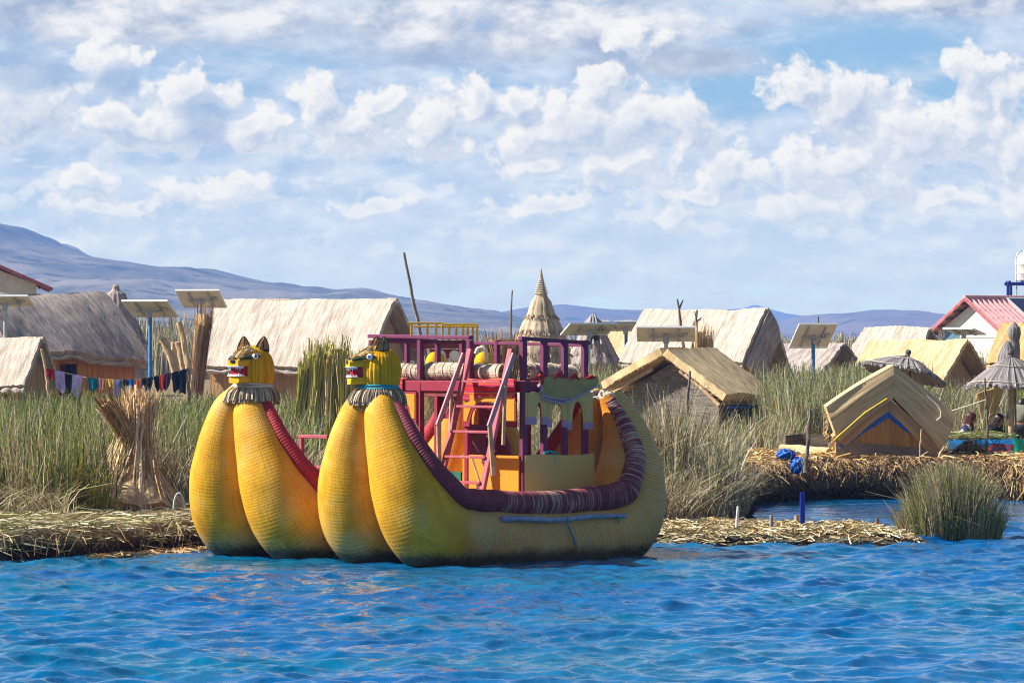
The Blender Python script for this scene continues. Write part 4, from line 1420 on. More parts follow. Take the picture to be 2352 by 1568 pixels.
# deck boards and edge beams
mb = MB()
for k in range(9):
    s = S0 + .06 + (S1 - S0 - .12) * (k + .5) / 9
    mb.bar((s, L0 + .06, ZD - .012), (s, L1 - .06, ZD - .012), (S1 - S0 - .12) / 9 - .008, .024)
mb.build('deck_floor', M_CRIM, boat)
for (a, b_) in (((S0, L0 - .04, ZD - .07), (S0, L1 + .04, ZD - .07)), ((S1, L0 - .04, ZD - .07), (S1, L1 + .04, ZD - .07))):
    MB().bar(a, b_, .07, .15).build('deck_beam', M_CRIM, boat)
for l in (L0, L1):
    MB().bar((S0 + .04, l, ZD - .07), (S1 - .04, l, ZD - .07), .06, .14).build('deck_beam', M_CRIM if l > 0 else M_PLUM, boat)
MB().bar((S0 + .02, .9, ZD - .16), (S0 + .02, L1 - .1, ZD - .16), .05, .12).build('deck_beam', M_MAROON, boat)


def arch(u0, u1, zt, zb, leg0, leg1, rise):
    """fascia outline with a rounded opening between its two legs (u across, z up)"""
    pts = [(u0, zt), (u0, zb), (u0 + leg0, zb)]
    a0, a1 = u0 + leg0, u1 - leg1
    zc = zt - rise
    h = zc - zb
    for k in range(15):
        f = k / 14
        x = a0 + (a1 - a0) * f
        pts.append((x, zb + .04 + (h - .04) * (1 - abs(2 * f - 1) ** 2.6) ** 0.6))
    pts += [(u1 - leg1, zb), (u1, zb), (u1, zt)]
    return pts


def fascia(frame, u0, u1, zt, zb, l0, l1, rise, edge, face, off):
    """board with a coloured border and an inset face proud of it by 3 mm"""
    mb = MB(); mb.prism(arch(u0, u1, zt, zb, l0, l1, rise), .022, frame)
    o = mb.build('arch_board', edge, boat, smooth=False)
    n = Vector(frame[1]).cross(Vector(frame[2])).normalized() * off
    fr2 = (Vector(frame[0]) + n * .014, frame[1], frame[2])
    mb = MB(); mb.prism(arch(u0 + .028, u1 - .028, zt - .03, zb + .075, max(.03, l0 - .06), max(.03, l1 - .06), rise - .045 if rise > .1 else rise * .4), .010, fr2)
    mb.build('painted_face', face, o, smooth=False)


frF = ((S0 - .055, 0, 0), (0, 1, 0), (0, 0, 1))     # front side; normal A x B = +s, so off = -1
fascia(frF, L0 + .03, .82, ZD - .15, ZD - .62, .21, .13, .14, M_CRIM, M_ORANGE, -1)
fascia(frF, 1.74, L1 + .02, ZD - .15, ZD - .60, .13, .40, .12, M_CRIM, M_ORANGE, -1)
fascia(((S1 + .05, 0, 0), (0, 1, 0), (0, 0, 1)), 1.25, L1, ZD - .15, ZD - .55, .2, .2, .12, M_CRIM, M_MAROON, -1)  # rear arch face in dark maroon: the shade under the deck is put into its colour
frN = ((0, L0 - .05, 0), (1, 0, 0), (0, 0, 1))      # near side; normal = -l toward the viewer's right
fascia(frN, S0 + .03, 3.06, ZD - .15, ZD - .58, .20, .085, .13, M_BEIGE, M_BEIGE, 1)
fascia(frN, 3.065, 3.455, ZD - .15, ZD - .62, .085, .085, .13, M_BEIGE, M_BEIGE, 1)
fascia(frN, 3.46, S1 + .06, ZD - .15, ZD - .66, .085, .17, .13, M_BEIGE, M_BEIGE, 1)
for (u0_, u1_, zb_) in ((S0 + .03, S0 + .23, ZD - .58), (2.975, 3.06, ZD - .58), (3.065, 3.15, ZD - .62), (3.37, 3.455, ZD - .62), (3.46, 3.545, ZD - .66), (S1 - .11, S1 + .06, ZD - .66)):
    mb = MB(); mb.box((u0_ - .003, L0 - .071, zb_ - .004), (u1_ + .003, L0 - .030, zb_ + .10)); mb.build('leg_tip', M_LILAC, boat)
for s in near_s[1:]:
    mb = MB()
    mb.tube([(s + .02, L0, ZD - .55), (s - .01, L0, ZD - .36), (s - .10, L0, ZD - .24), (s - .16, L0, ZD - .17)], [.035, .05, .055, .05], 8)
    mb.build('brace', M_PLUM, boat)
# side boards round the seats
mb = MB()
G = [[(S0 + .02 + (S1 - S0 + .06) * f, L0 - .062 + .012 * math.sin(9 * f + 3 * g), .70 + (.70 + .012 * math.sin(7 * f)) * g) for g in np.linspace(0, 1, 8)] for f in np.linspace(0, 1, 16)]
mb.sheet(G, .02); mb.build('side_board', M_BEIGE, boat)
mb = MB(); mb.box((S0 - .03, L0 + .02, .66), (S0 - .008, .86, 1.395)); mb.build('side_board', M_ORANGE, boat)
mb = MB(); mb.box((S0 + .05, .95, .80), (S0 + .40, 1.55, .84)); mb.box((S0 + .05, .97, .84), (S0 + .08, 1.53, 1.15)); mb.build('seat', m_plain('green_seat_paint', (0.015, 0.13, 0.085), .6, .2), boat)
mb = MB(); mb.box((S1 - .38, .3, 1.06), (S1 - .03, 2.2, 1.10)); mb.build('seat', M_CRIM, boat)
mb = MB(); mb.box((S1 - .10, 1.62, 1.10), (S1 - .07, 2.06, 1.78)); mb.build('seat_back', M_PLUM, boat)
# pink bench frames in both hulls
for (s0, l0, zt0) in ((1.55, 1.45, 1.325), (1.12, 1.90, 1.64)):
    mb = MB()
    for dl in (0, .62):
        mb.bar((s0, l0 + dl, .62), (s0, l0 + dl, zt0 - .025), .06, .06, up=(1, 0, 0))
    mb.bar((s0, l0 - .05, zt0), (s0, l0 + .67, zt0), .06, .05)
    mb.bar((s0, l0 + .032, zt0 - .42), (s0, l0 + .588, zt0 - .42), .04, .05)
    mb.build('bench_frame', M_PINK, boat)
# blue pole lashed below the gunwale and its ropes
mb = MB()
pp = []
for k in range(16):
    f = k / 15
    s = 1.42 + 2.42 * f
    pp.append((s, -1.065 - .02 * math.sin(math.pi * f), .565 + .05 * (f - .5) ** 2 * 2 + .012 * math.sin(11 * f)))
mb.tube(pp, [.042 - .012 * k / 15 for k in range(16)], 9, wob=.06)
mb.build('lashed_pole', m_paint('worn_blue_pole', (0.20, 0.25, 0.38), (0.46, 0.46, 0.50), .6, 14), boat)
for (s, mt) in ((2.62, m_plain('blue_rope', (.10, .19, .32), .8, .2)), (3.62, M_CYAN)):
    mb = MB()
    mb.tube([(s, -1.03, .60), (s + .0, -1.115, .57), (s + .02, -1.115, .49), (s + .09, -1.145, .32), (s + .15, -1.15, .19)][:5 if s < 3 else 3], .014, 6)
    mb.build('loose_rope', mt, boat)
mb = MB()
for d_ in (0, .09):
    mb.tube([(3.08 + d_, L0 - .03, 1.44), (3.11 + d_, L0 - .055, 1.36), (3.13 + d_ * .9, L0 - .05, 1.1), (3.15 + d_ * .6, L0 - .05, .80)], .010, 6)
mb.tube([(3.0, L0 - .06, 1.43), (3.1, L0 - .075, 1.45), (3.24, L0 - .06, 1.42)], .018, 6)
mb.build('loose_rope', M_CYAN, boat)

# ------------------------------------------------------------------ things carried by the boat
def bp(s, l, z): return boat.location + (Matrix.Rotation(R(45), 3, 'Z') @ Vector((s, l, z)))


# ladder
lad = thing('ladder', 'pink timber ladder with pale handrails leaning on the front of the boat deck', 'ladder', bp(1.95, .25, .75), R(45))
# own space: origin at (1.95, .25, .75) in boat space
lo_ = Vector((1.95, .25, .75))
def lp(s, l, z): return Vector((s, l, z)) - lo_


def lad_pt(side, f):
    """side 0 = left stringer, 1 = right; f from foot to top"""
    l = .66 if side == 0 else -.13
    return lp(1.96 + (2.545 - 1.96) * f, l + .04 * (1 - f) * (1 if side == 0 else -.4), .86 + (2.84 - .86) * f)


for sd in (0, 1):
    MB().bar(lad_pt(sd, 0 if sd == 0 else -.16), lad_pt(sd, 1), .09, .055, up=(1, 0, .3)).build('stringer', M_PINK, lad)
for k in range(5):
    f = .09 + .172 * k
    a = lad_pt(0, f); b_ = lad_pt(1, f)
    MB().bar(a + Vector((0, -.03, 0)), b_ + Vector((0, .03, 0)), .12, .035, up=(0, 0, 1)).build('rung', M_PINK, lad)
    if k in (0, 1, 2, 3):
        mbk = MB().bar(b_ + Vector((0, .035, -.05)), b_ + Vector((0, .10, -.05)), .09, .06); mbk.build('rung_block', M_PLUM, lad)
for sd in (0, 1):
    l = .74 if sd == 0 else -.235
    top = lp(2.50, l, 2.78); bot = lp(2.02, l + (.02 if sd == 0 else 0), 1.80)
    MB().bar(top, bot, .035, .075, up=(1, 0, .5)).build('handrail', M_PALEPINK, lad)
    MB().bar(bot + Vector((.015, 0, .01)), lp(2.03 if sd == 0 else 2.10, l, 1.14 if sd else 1.28), .07, .03, up=(0, 1, 0)).build('handrail_post', M_WOOD_PALE, lad)
    MB().bar(lp(2.30, l - (.03 if sd else -.03), 2.35), lp(2.26, l - (.03 if sd else -.03), 1.62 if sd == 0 else 1.55), .05, .03, up=(0, 1, 0)).build('handrail_post', M_WOOD_PALE, lad)

# reed bolsters on the deck
def bolster(pts, r, label, seed):
    rnd = random.Random(seed)
    P = np.array(pts, float)
    t = np.linspace(0, 1, len(P)); tt = np.linspace(0, 1, 60)
    Pp = [Vector((np.interp(x, t, P[:, 0]), np.interp(x, t, P[:, 1]), np.interp(x, t, P[:, 2]))) for x in tt]
    c = sum(Pp, Vector()) / len(Pp)
    base = bp(c.x, c.y, c.z - r)
    th_ = thing('reed_bolster', label, 'reed roll', base, R(45), 'bound reed rolls on the boat deck')
    mb = MB()
    rr = [r * (.93 + .07 * abs(math.sin(x * 40)) + .05 * math.sin(5 * x + seed)) for x in tt]
    off = Vector((c.x, c.y, c.z - r))
    mb.tube([p - off for p in Pp], rr, 18, caps=True, wob=.03)
    mb.build('roll', m_bol, th_)
    mb = MB()
    for k in range(3, 60, 6):
        d_ = (Pp[min(k + 1, 59)] - Pp[k - 1]).normalized()
        n1 = d_.orthogonal().normalized(); n2 = d_.cross(n1)
        mb.tube([Pp[k] - off + (n1 * math.cos(a) + n2 * math.sin(a)) * (rr[k] + .004) + d_ * .02 * math.sin(a) for a in np.linspace(0, 6.283, 20)], .007, 5, False)
    mb.build('binding', M_ROPE, th_)
    mb = MB()
    for e, dr in ((0, -1), (59, 1)):
        d_ = (Pp[59] - Pp[58] if e else Pp[0] - Pp[1]).normalized()
        n1 = d_.orthogonal().normalized(); n2 = d_.cross(n1)
        for k in range(70):
            a = rnd.uniform(0, 6.28); q = r * .92 * math.sqrt(rnd.random())
            p = Pp[e] - off + (n1 * math.cos(a) + n2 * math.sin(a)) * q
            mb.tube([p - d_ * .02, p + d_ * rnd.uniform(.01, .045)], .008, 4)
    mb.build('cut_end', m_plain('cut_reed_end', (.17, .10, .05), .95, .5, 30, spec=.05), th_)


m_bol = m_straw('bolster_reed', (0.30, 0.20, 0.13), (0.62, 0.50, 0.38), 45, 3.0, patch=.35, bands=6.0)
bolster([(2.80, 2.70, ZD + .12), (2.78, 2.2, ZD + .125), (2.80, 1.78, ZD + .10)], .125, 'bound reed roll at the far corner of the boat deck, behind the near puma head', 1)
bolster([(2.78, 1.72, ZD + .125), (2.79, 1.2, ZD + .135), (2.77, .7, ZD + .12), (2.80, .25, ZD + .11)], .13, 'long bound reed roll behind the ladder top with a ragged brown cut end', 2)
bolster([(2.86, L0 + .16, ZD + .13), (3.3, L0 + .16, ZD + .13), (3.58, L0 + .19, ZD + .10), (3.80, L0 + .22, ZD + .085)], .125, 'short sagging bound reed roll behind the right hand deck posts', 3)

# striped cloths over the deck edge
def stripes_mat():
    m, t, out = new_mat('striped_weaving')
    tc = t.node('ShaderNodeTexCoord')
    x = t.sep(tc.outputs['UV'])[1]
    r = t.n.new('ShaderNodeValToRGB'); t.put(r.inputs[0], t.m('FRACT', t.m('MULTIPLY', x, 5.0)))
    e = r.color_ramp; e.interpolation = 'CONSTANT'
    cs = [(0, (.62, .02, .015)), (.30, (.30, .02, .10)), (.40, (.66, .20, .03)), (.48, (.55, .02, .02)), (.66, (.28, .03, .16)), (.74, (.60, .10, .02)), (.82, (.45, .02, .05)), (.92, (.20, .02, .08))]
    e.elements[0].position = 0; e.elements[0].color = (*cs[0][1], 1)
    e.elements[1].position = cs[1][0]; e.elements[1].color = (*cs[1][1], 1)
    for p, c in cs[2:]:
        k = e.elements.new(p); k.color = (*c, 1)
    w = t.noise(t.vm('MULTIPLY', tc.outputs['UV'], (90, 90, 1)), 1.0, 2.0)
    principled(t, out, r.outputs[0], .9, w, spec=.1, bs=.2, bd=.004, Sheen_Weight=.2)
    return m


M_STRIPE = stripes_mat()
def drape(frame_pt, along, outv, L, drop, label, seed, ripple=.02):
    """cloth hung over an edge: frame_pt start in boat space"""
    rnd = random.Random(seed)
    G = []
    n = 28
    for i in range(n):
        f = i / (n - 1)
        row = []
        d_ = drop * (1 + .12 * math.sin(5 * f + seed) + .06 * math.sin(13 * f))
        for j in range(14):
            g = j / 13
            p = Vector(frame_pt) + Vector(along) * (L * f)
            if g < .3:
                p += Vector(outv) * (-.10 + .10 * g / .3 + .012) + Vector((0, 0, .015 + .012 * math.sin(9 * f + seed)))
            else:
                q = (g - .3) / .7
                p += Vector(outv) * (.018 + ripple * (.6 + .6 * math.sin(f * 17 + seed)) * q) + Vector((0, 0, .012 - d_ * q - .02 * math.sin(f * 6.28) * q))
            row.append(p)
        G.append(row)
    c = bp(*frame_pt)
    mb = MB(); mb.sheet(G, .008)
    mb.v = [tuple(bp(*p)) for p in mb.v]
    # tassels
    o = mb.build('woven_cloth', M_STRIPE, None, loc=c)
    tag(o, label, 'cloth', 'striped weavings hung on the boat')


drape((S0 - .04, 2.72, ZD + .012), (0, -1, 0), (-1, 0, 0), .70, .25, 'red striped weaving hung on the deck edge beside the near puma head', 1)
drape((S0 - .045, .80, ZD + .012), (0, -1, 0), (-1, 0, 0), 1.02, .25, 'red and purple striped weaving sagging behind the ladder', 2, .03)
# faded banner tied along the near side
mb = MB()
G = []
for i in range(26):
    f = i / 25
    s = 2.86 + 1.14 * f
    up_ = ZD + .05 + .012 * math.sin(8 * f)
    bot = ZD - .21 - .11 * math.sin(min(1, f * 1.5) * math.pi * .5) + .26 * max(0, (f - .35) / .65) ** 1.2 + (.16 if f < .06 else 0)
    G.append([(s, L0 - .085 - .022 * math.sin(g * 3.1) - .008 * math.sin(7 * f + 4 * g), up_ + (bot - up_) * g) for g in np.linspace(0, 1, 9)])
mb.sheet(G, .010); mb.v = [tuple(bp(*p)) for p in mb.v]
m_trim = m_plain('red_cloth_trim', (.50, .035, .03), .85, .3, 18, spec=.08)
bn = thing('hide_banner', 'faded ochre hide shaped banner tied along the right side of the boat deck', 'banner', bp(3.4, L0 - .08, ZD))
mb.build('cloth', m_plain('faded_ochre_cloth', (.36, .27, .105), .9, .15, 7, spec=.08), bn, world_space=True)
mb = MB()
mb.tube([bp(*(Vector(G[i][8]) + Vector((0, -.012, 0)))) for i in range(0, 26)], .024, 6)
mb.tube([bp(*(Vector(G[i][7]) + Vector((0, -.02, 0)))) for i in range(0, 14)], .018, 6)
mb.build('rolled_hem', m_plain('grey_lilac_cloth', (.34, .27, .32), .9, .25, 22, spec=.08), bn, world_space=True)
mb = MB()
for (f0, dz) in ((0.02, .03), (.32, .045), (.62, .04), (.9, .0)):
    k = int(f0 * 25)
    mb = MB()
    mb.tube([bp(*(Vector(G[k][0]) + Vector((-.08, -.01, -.02)))), bp(*(Vector(G[k][0]) + Vector((.02, -.02, dz)))), bp(*(Vector(G[k][0]) + Vector((.12, -.01, -.01))))], [.012, .032, .012], 7)
    mb.build('red_trim', m_trim, bn, world_space=True)
mb = MB()
mb.tube([bp(*(Vector(G[1][j]) + Vector((0, -.012, 0)))) for j in range(9)], .022, 6)
mb.build('red_trim', m_trim, bn, world_space=True)
# mooring rope ends and a whitewashed stick leaning in the hull
tag(MB().tube([bp(1.98, -.32, .70), bp(2.0, -.10, 1.0), bp(1.99, .06, 1.36)], .016, 7).build('stick', M_WOOD_PALE, None, loc=bp(1.98, -.32, .70)),
    'thin pale stick leaning in the near hull at the foot of the ladder', 'stick')
# ------------------------------------------------------------------ thatched huts
def roof_side(L, w, hr, he, sg, p=1.2, sag=0.06, th=.13, seed=0, tilt=0.0, nx=44, ny=16, flare=0.0, rough=.02):
    """one slope of a thatched roof in hut space; sg -1 is the side toward the viewer"""
    rs = np.random.RandomState(seed)
    G = []
    ph = rs.rand(6) * 6.28
    for i in range(nx):
        f = i / (nx - 1); x = (f - .5) * L
        row = []
        for j in range(ny):
            g = j / (ny - 1)
            y = sg * w * g
            z = hr + (he - hr) * g ** p - sag * math.sin(math.pi * f) * (1 - .5 * g) + tilt * (f - .5) * g
            z += rough * (math.sin(5 * f * L / 3 + ph[0] + 3 * g) + math.sin(9 * f * L / 3 - 4 * g + ph[1])) + rs.normal() * rough * .30
            xx = x + flare * g * (f - .5) * 2
            row.append((xx, y + rs.normal() * rough * .2, z))
        G.append(row if sg < 0 else row)
    return G


def straw_edge(mb, pts, out, n, L, seed, cols, width=.03, jit=.35, along=None):
    """loose straw ends along an edge"""
    rnd = random.Random(seed)
    P = [Vector(p) for p in pts]
    for k in range(n):
        f = rnd.random() * (len(P) - 1); i = int(f); t = f - i
        a = P[i].lerp(P[min(i + 1, len(P) - 1)], t)
        o = (Vector(out) + Vector((rnd.gauss(0, jit), rnd.gauss(0, jit), rnd.gauss(0, jit * .6)))).normalized()
        l = rnd.uniform(.3, 1) * L
        s = o.cross(Vector((rnd.gauss(0, 1), rnd.gauss(0, 1), rnd.gauss(0, 1)))).normalized() * (width * rnd.uniform(.4, 1) / 2)
        b = a - o * l * .6
        u = rnd.uniform(0, 40)
        mb.add([b - s, b + s, a + o * l + s * .4, a + o * l - s * .4], [(0, 1, 2, 3)], [(u, 0), (u + .02, 0), (u + .02, l), (u, l)])


STRAW_PAL = {'grey_thatch': np.array([(.42, .35, .31), (.20, .16, .14), (.56, .48, .42), (.30, .25, .22)]), 'pale_thatch': np.array([(.66, .57, .47), (.40, .32, .25), (.78, .70, .60), (.52, .43, .34)]),
             'tan_thatch': np.array([(.68, .52, .30), (.44, .30, .15), (.78, .64, .42)]), 'warm_thatch': np.array([(.62, .42, .20), (.40, .24, .10), (.70, .52, .28)])}


def hut(name, label, cx, cy, yaw, L, W, hr, he, roof, wall, base=None, over=.25, gover=.3, p=1.2, th=.13, sag=.07, seed=1, door=None, tilt=0.0, flare=0.0, ridge=True,
        fringe=260, back_he=None, wallback=None, cat='hut', group='thatched huts of the reed village', hood=None, rough=.022):
    z0 = gz(cx, cy) if base is None else base
    t = thing(name, label, cat, (cx, cy, z0), R(yaw), group)
    w = W / 2
    rm = MB()
    G1 = roof_side(L, w, hr, he, -1, p, sag, th, seed, tilt, flare=flare, rough=rough)
    G2 = roof_side(L, w, hr, back_he or he, 1, p, sag, th, seed + 1, tilt, flare=flare, rough=rough)
    rm.sheet(G1, th)
    rm.sheet([list(r) for r in reversed(G2)], th)
    straw_edge(rm, [r[-1] for r in G1], (0, -.5, -.8), int(fringe * L / 4), .13, seed, None)
    straw_edge(rm, [r[-1] for r in G2], (0, .5, -.8), int(fringe * L / 8), .13, seed + 3, None)
    for Gx in (G1, G2):
        straw_edge(rm, Gx[-1], (.9, 0, -.1), fringe // 3, .10, seed + 5, None)
        straw_edge(rm, Gx[0], (-.9, 0, -.1), fringe // 3, .10, seed + 6, None)
    ro = rm.build('roof', roof, t)
    # loose straw lying on the slopes
    parts = []
    pal = STRAW_PAL[roof.name]
    for Gx, nn in ((G1, int(150 * L)), (G2, int(40 * L))):
        A = np.array([[tuple(p) for p in row] for row in Gx])
        ii = RS.randint(0, A.shape[0] - 1, nn); jj = RS.randint(0, A.shape[1] - 4, nn); fi = RS.rand(nn, 1)
        st = A[ii, jj] * (1 - fi) + A[ii + 1, jj] * fi
        je = np.minimum(jj + RS.randint(2, 5, nn), A.shape[1] - 1)
        en = A[ii, je] * (1 - fi) + A[ii + 1, je] * fi
        st = st + np.array([0, 0, .012]) + RS.normal(size=(nn, 3)) * [.02, .01, .008]; en = en + np.array([0, 0, .02]) + RS.normal(size=(nn, 3)) * [.06, .03, .018]
        parts.append(blades(st, en, (st + en) / 2 + np.array([0, 0, .022]), RS.uniform(.018, .045, nn), pal[RS.randint(len(pal), size=nn)] * (.6 + .6 * RS.rand(nn, 1)), 3, .5))
    V_, Q_, c__ = join_np(parts)
    ls = np_mesh('loose_thatch', V_, Q_, M_STRAND, c__); ls.parent = ro
    if ridge:
        rb = MB()
        n = 24
        rb.tube([((k / (n - 1) - .5) * (L + .04), 0, G1[int(k / (n - 1) * (len(G1) - 1))][0][2] + .03) for k in range(n)], [.085 + .02 * math.sin(k * 2.1 + seed) for k in range(n)], 9, wob=.12)
        rb.build('ridge_roll', roof, ro)
        eb = MB()
        row = [Vector(r[-1]) for r in G1]
        eb.tube([p + Vector((0, -.02, -.05 + .02 * math.sin(7 * k))) for k, p in enumerate(row)], [.085 + .02 * math.sin(k * 1.7 + seed) for k in range(len(row))], 9, wob=.16)
        eb.build('eave_roll', roof, ro)
    # walls
    lw = L / 2 - gover; ww = w - over
    zt = lambda y: hr + (((back_he or he) if y > 0 else he) - hr) * (abs(y) / w) ** p - th - .03
    wb = MB()
    def quad(a, b, za, zb, thick=.05):
        """upright panel from a to b (xy), height za / zb at its ends"""
        a = Vector((*a, 0)); b = Vector((*b, 0)); d = (b - a).normalized(); n = Vector((d.y, -d.x, 0)) * thick
        L_ = (b - a).length
        vs = [a + Vector((0, 0, -.3)), b + Vector((0, 0, -.3)), b + Vector((0, 0, zb)), a + Vector((0, 0, za))]
        vs += [v - n for v in vs]
        u0 = random.uniform(0, 50)
        uv = [(u0, -.3), (u0 + L_, -.3), (u0 + L_, zb), (u0, za)] * 2
        wb.add(vs, [(0, 1, 2, 3), (7, 6, 5, 4), (0, 4, 5, 1), (1, 5, 6, 2), (2, 6, 7, 3), (3, 7, 4, 0)], uv)
    zs = zt(-ww)
    if door:
        d0, d1, dh = door
        d0 = -lw + d0 * 2 * lw; d1 = -lw + d1 * 2 * lw
        quad((-lw, -ww), (d0, -ww), zs, zs)
        quad((d1, -ww), (lw, -ww), zs, zs)
        if zs > dh + .04:
            a = Vector((d0, -ww, 0))
            wb.box((d0 + .002, -ww, dh), (d1 - .002, -ww + .05, zs))
        # floor and inner screen keep the room dark
        wb.box((d0 - .3, -ww + 1.0, -.2), (d1 + .3, -ww + 1.04, dh + .3))
        # frame posts beside the opening
        for dx in (d0, d1):
            wb.bar((dx, -ww - .02, -.2), (dx, -ww - .02, dh + .02), .06, .06, up=(1, 0, 0))
    else:
        quad((-lw, -ww), (lw, -ww), zs, zs)
    quad((lw, ww), (-lw, ww), zt(ww), zt(ww))
    for sx in (1, -1):
        ys = np.linspace(-ww + .004, ww - .004, 11)
        if sx < 0: ys = ys[::-1]
        for a, b in zip(ys[:-1], ys[1:]):
            quad((sx * lw, a), (sx * lw, b), zt(a), zt(b))
    wo = wb.build('wall', wall, t, smooth=False)
    return t, ro, wo


def at_px(xd, d): return gx(xd, d)


VIL = 'thatched huts of the reed village'
# 1  the big grey hut on the left
hA, roA, waA = hut('reed_hut', 'large grey thatched hut with a black doorway in its orange reed wall', at_px(72, 152), 152, 44, 6.0, 5.0, 3.98, 2.02, M_THATCH_GREY, M_WALL_REED,
    p=1.25, seed=4, door=(.40, .55, 1.78), tilt=-.55, sag=.12, over=.42, gover=.32, th=.2, rough=.035)
# 2  small pale roof in front of it
hut('reed_hut', 'low pale thatched shelter cut off by the left picture edge', at_px(-25, 124), 124, -16, 3.1, 2.6, 2.55, 1.25, M_THATCH_PALE, M_WALL_TAN, p=1.1, seed=9, sag=.05)
# 3  big pale hut behind the boat
hut('reed_hut', 'big pale thatched hut with a tan reed wall, behind the two puma heads', at_px(706, 150), 150, -19, 6.15, 4.6, 3.72, 1.62, M_THATCH_PALE, M_WALL_TAN, p=1.28, seed=12, sag=.02, over=.40, gover=.45, th=.18, back_he=1.9, fringe=420)
# 4  hut behind the forked sticks
hC, roC, waC = hut('reed_hut', 'grey thatched hut behind the forked sticks, its gable shaded and open eaves tan', at_px(1622, 142), 142, -27, 4.15, 3.7, 3.12, 1.5, M_THATCH_GREY if False else M_THATCH_PALE, M_WALL_REED, p=1.12, seed=15, sag=.05, gover=.75, over=.3, back_he=1.15)
Lc, wc = 4.15, 1.85
G = [[Vector((Lc / 2 + .02, -wc * v * .98, 3.14 + (1.5 - 3.14) * v ** 1.12)).lerp(Vector((Lc / 2 + .30 - .25 * v, .10 - .95 * v, 2.30 - 1.45 * v)), u) + Vector((.10 * math.sin(3.1 * u), 0, .02 * math.sin(9 * v))) for v in np.linspace(0, 1, 12)] for u in np.linspace(0, 1, 9)]
mb = MB(); mb.sheet(G, .08); mb.build('gable_flap', M_THATCH_GREY, hC)  # darker thatch than the roof: the shade of this face is put into its colour
# 5  near tan hut to the right of the boat stern
hD, roD, waD = hut('reed_hut', 'low tan reed hut with grey plank gable right behind the boat stern', at_px(1580, 117), 117, 57, 2.5, 3.5, 2.22, 1.06, M_THATCH_TAN, M_WALL_GREY, base=.36, p=.95, seed=18, sag=.03, gover=.42, over=.35, th=.20, ridge=False, back_he=1.32)
# 6  tent shaped hut on the right bank, built in its own frame: x right, y away from the lake, z up
hH = thing('reed_hut', 'small tent shaped straw hut with blue tarp under its eaves on the right bank', 'hut', (at_px(2040, 88), 87.4, .66), R(-2.5), VIL)


def chevron(name, mat, y0, y1, apex, left, right, thk, strips=7, jag=.02, seed=1):
    """two sloping mats meeting at the apex (x, z); strands run down the slope, layers show in front"""
    rnd = random.Random(seed)
    mb = MB()
    for e, tl, tr in ((left, thk[0], thk[1]), (right, thk[0], thk[2])):
        n = 26
        sg = 1 if e[0] > apex[0] else -1
        ring = 2 * (strips + 1)
        L = math.hypot(e[0] - apex[0], e[1] - apex[1])
        jy = [rnd.uniform(-jag, jag) for _ in range(strips + 1)]
        vs = []; uv = []; fs = []
        for i in range(n):
            f = i / (n - 1)
            x = apex[0] + (e[0] - apex[0]) * f; z = apex[1] + (e[1] - apex[1]) * f + .035 * math.sin(math.pi * f)
            th_ = tl + (tr - tl) * f
            for k in range(strips + 1):
                q = k / strips
                rag = .06 * q * q * (f > .98) * rnd.uniform(-1, 1)
                xx = x - sg * .24 * q * f + rag
                vs.append((xx, y0 + jy[k] + .15 * q * .35 + .010 * math.sin(4 * f + 5 * k), z - th_ * q - .006 * math.sin(6 * f + k))); uv.append((q * th_ * 1.3 + seed, f * L))
            for k in range(strips, -1, -1):
                q = k / strips
                xx = x - sg * .24 * q * f
                vs.append((xx, y1, z - th_ * q)); uv.append((q * th_ + 1.9 + seed, f * L))
        for i in range(n - 1):
            for j in range(ring):
                a_, b_, c_, d_ = i * ring + j, i * ring + (j + 1) % ring, (i + 1) * ring + (j + 1) % ring, (i + 1) * ring + j
                fs.append((a_, b_, c_, d_) if sg < 0 else (d_, c_, b_, a_))
        fs.append(tuple((n - 1) * ring + j for j in range(ring)) if sg > 0 else tuple((n - 1) * ring + j for j in range(ring - 1, -1, -1)))
        mb.add(vs, fs, uv)
        # loose ends along the eave and the front edge
        for k in range(60):
            p = Vector((e[0] - sg * .04, rnd.uniform(y0, y1), e[1] - tr * rnd.random()))
            straw_edge(mb, [p, p], (sg * .7, 0, -.7), 1, .07, k + seed * 100, None, .025, .2)
    return mb.build(name, mat, hH)


M_TENT = m_straw('layered_straw', (.40, .25, .11), (.80, .60, .34), 55, 1.2, patch=.25)
rH = chevron('roof', M_TENT, -.42, 1.9, (.04, 1.82), (-1.23, 1.03), (1.22, .88), (.62, .66, .72), seed=2)
chevron('inner_mat', M_WALL_TAN, -.26, 1.75, (-.05, 1.19), (-1.10, .46), (1.02, .26), (.25, .18, .20), 3, .01, seed=3)
chevron('tarp', M_BLUE_TARP, -.20, 1.7, (-.05, .945), (-1.0, .30), (.98, .08), (.13, .03, .05), 2, .01, seed=4)
mb = MB()
mb.tube([(-.08, -.43, 1.19), (-.5, -.42, .92), (-.95, -.40, .52), (-1.08, -.38, .40)], .022, 6); mb.build('yellow_cord', m_plain('yellow_sheet', (.55, .38, .03), .7, .2), hH)
mb = MB()
mb.prism([(-1.02, -.3), (1.02, -.3), (1.0, .16), (-.05, .90), (-1.0, .36)], .08, ((0, -.12, 0), (1, 0, 0), (0, 0, 1)))
mb.prism([(-1.02, -.3), (1.02, -.3), (1.0, .16), (-.05, .90), (-1.0, .36)], .08, ((0, 1.5, 0), (1, 0, 0), (0, 0, 1)))
mb.bar((-1.0, -.075, .02), (-1.0, 1.455, .02), .05, .62); mb.bar((1.0, -.075, -.07), (1.0, 1.455, -.07), .05, .42)
mb.build('wall', M_WALL_REED, hH, smooth=False)
mb = MB(); mb.box((-1.04, -.185, -.3), (.99, -.165, .40 - .02)); mb.v = [(x, y, z - (.16 * max(0, x) if z > 0 else 0)) for x, y, z in mb.v]
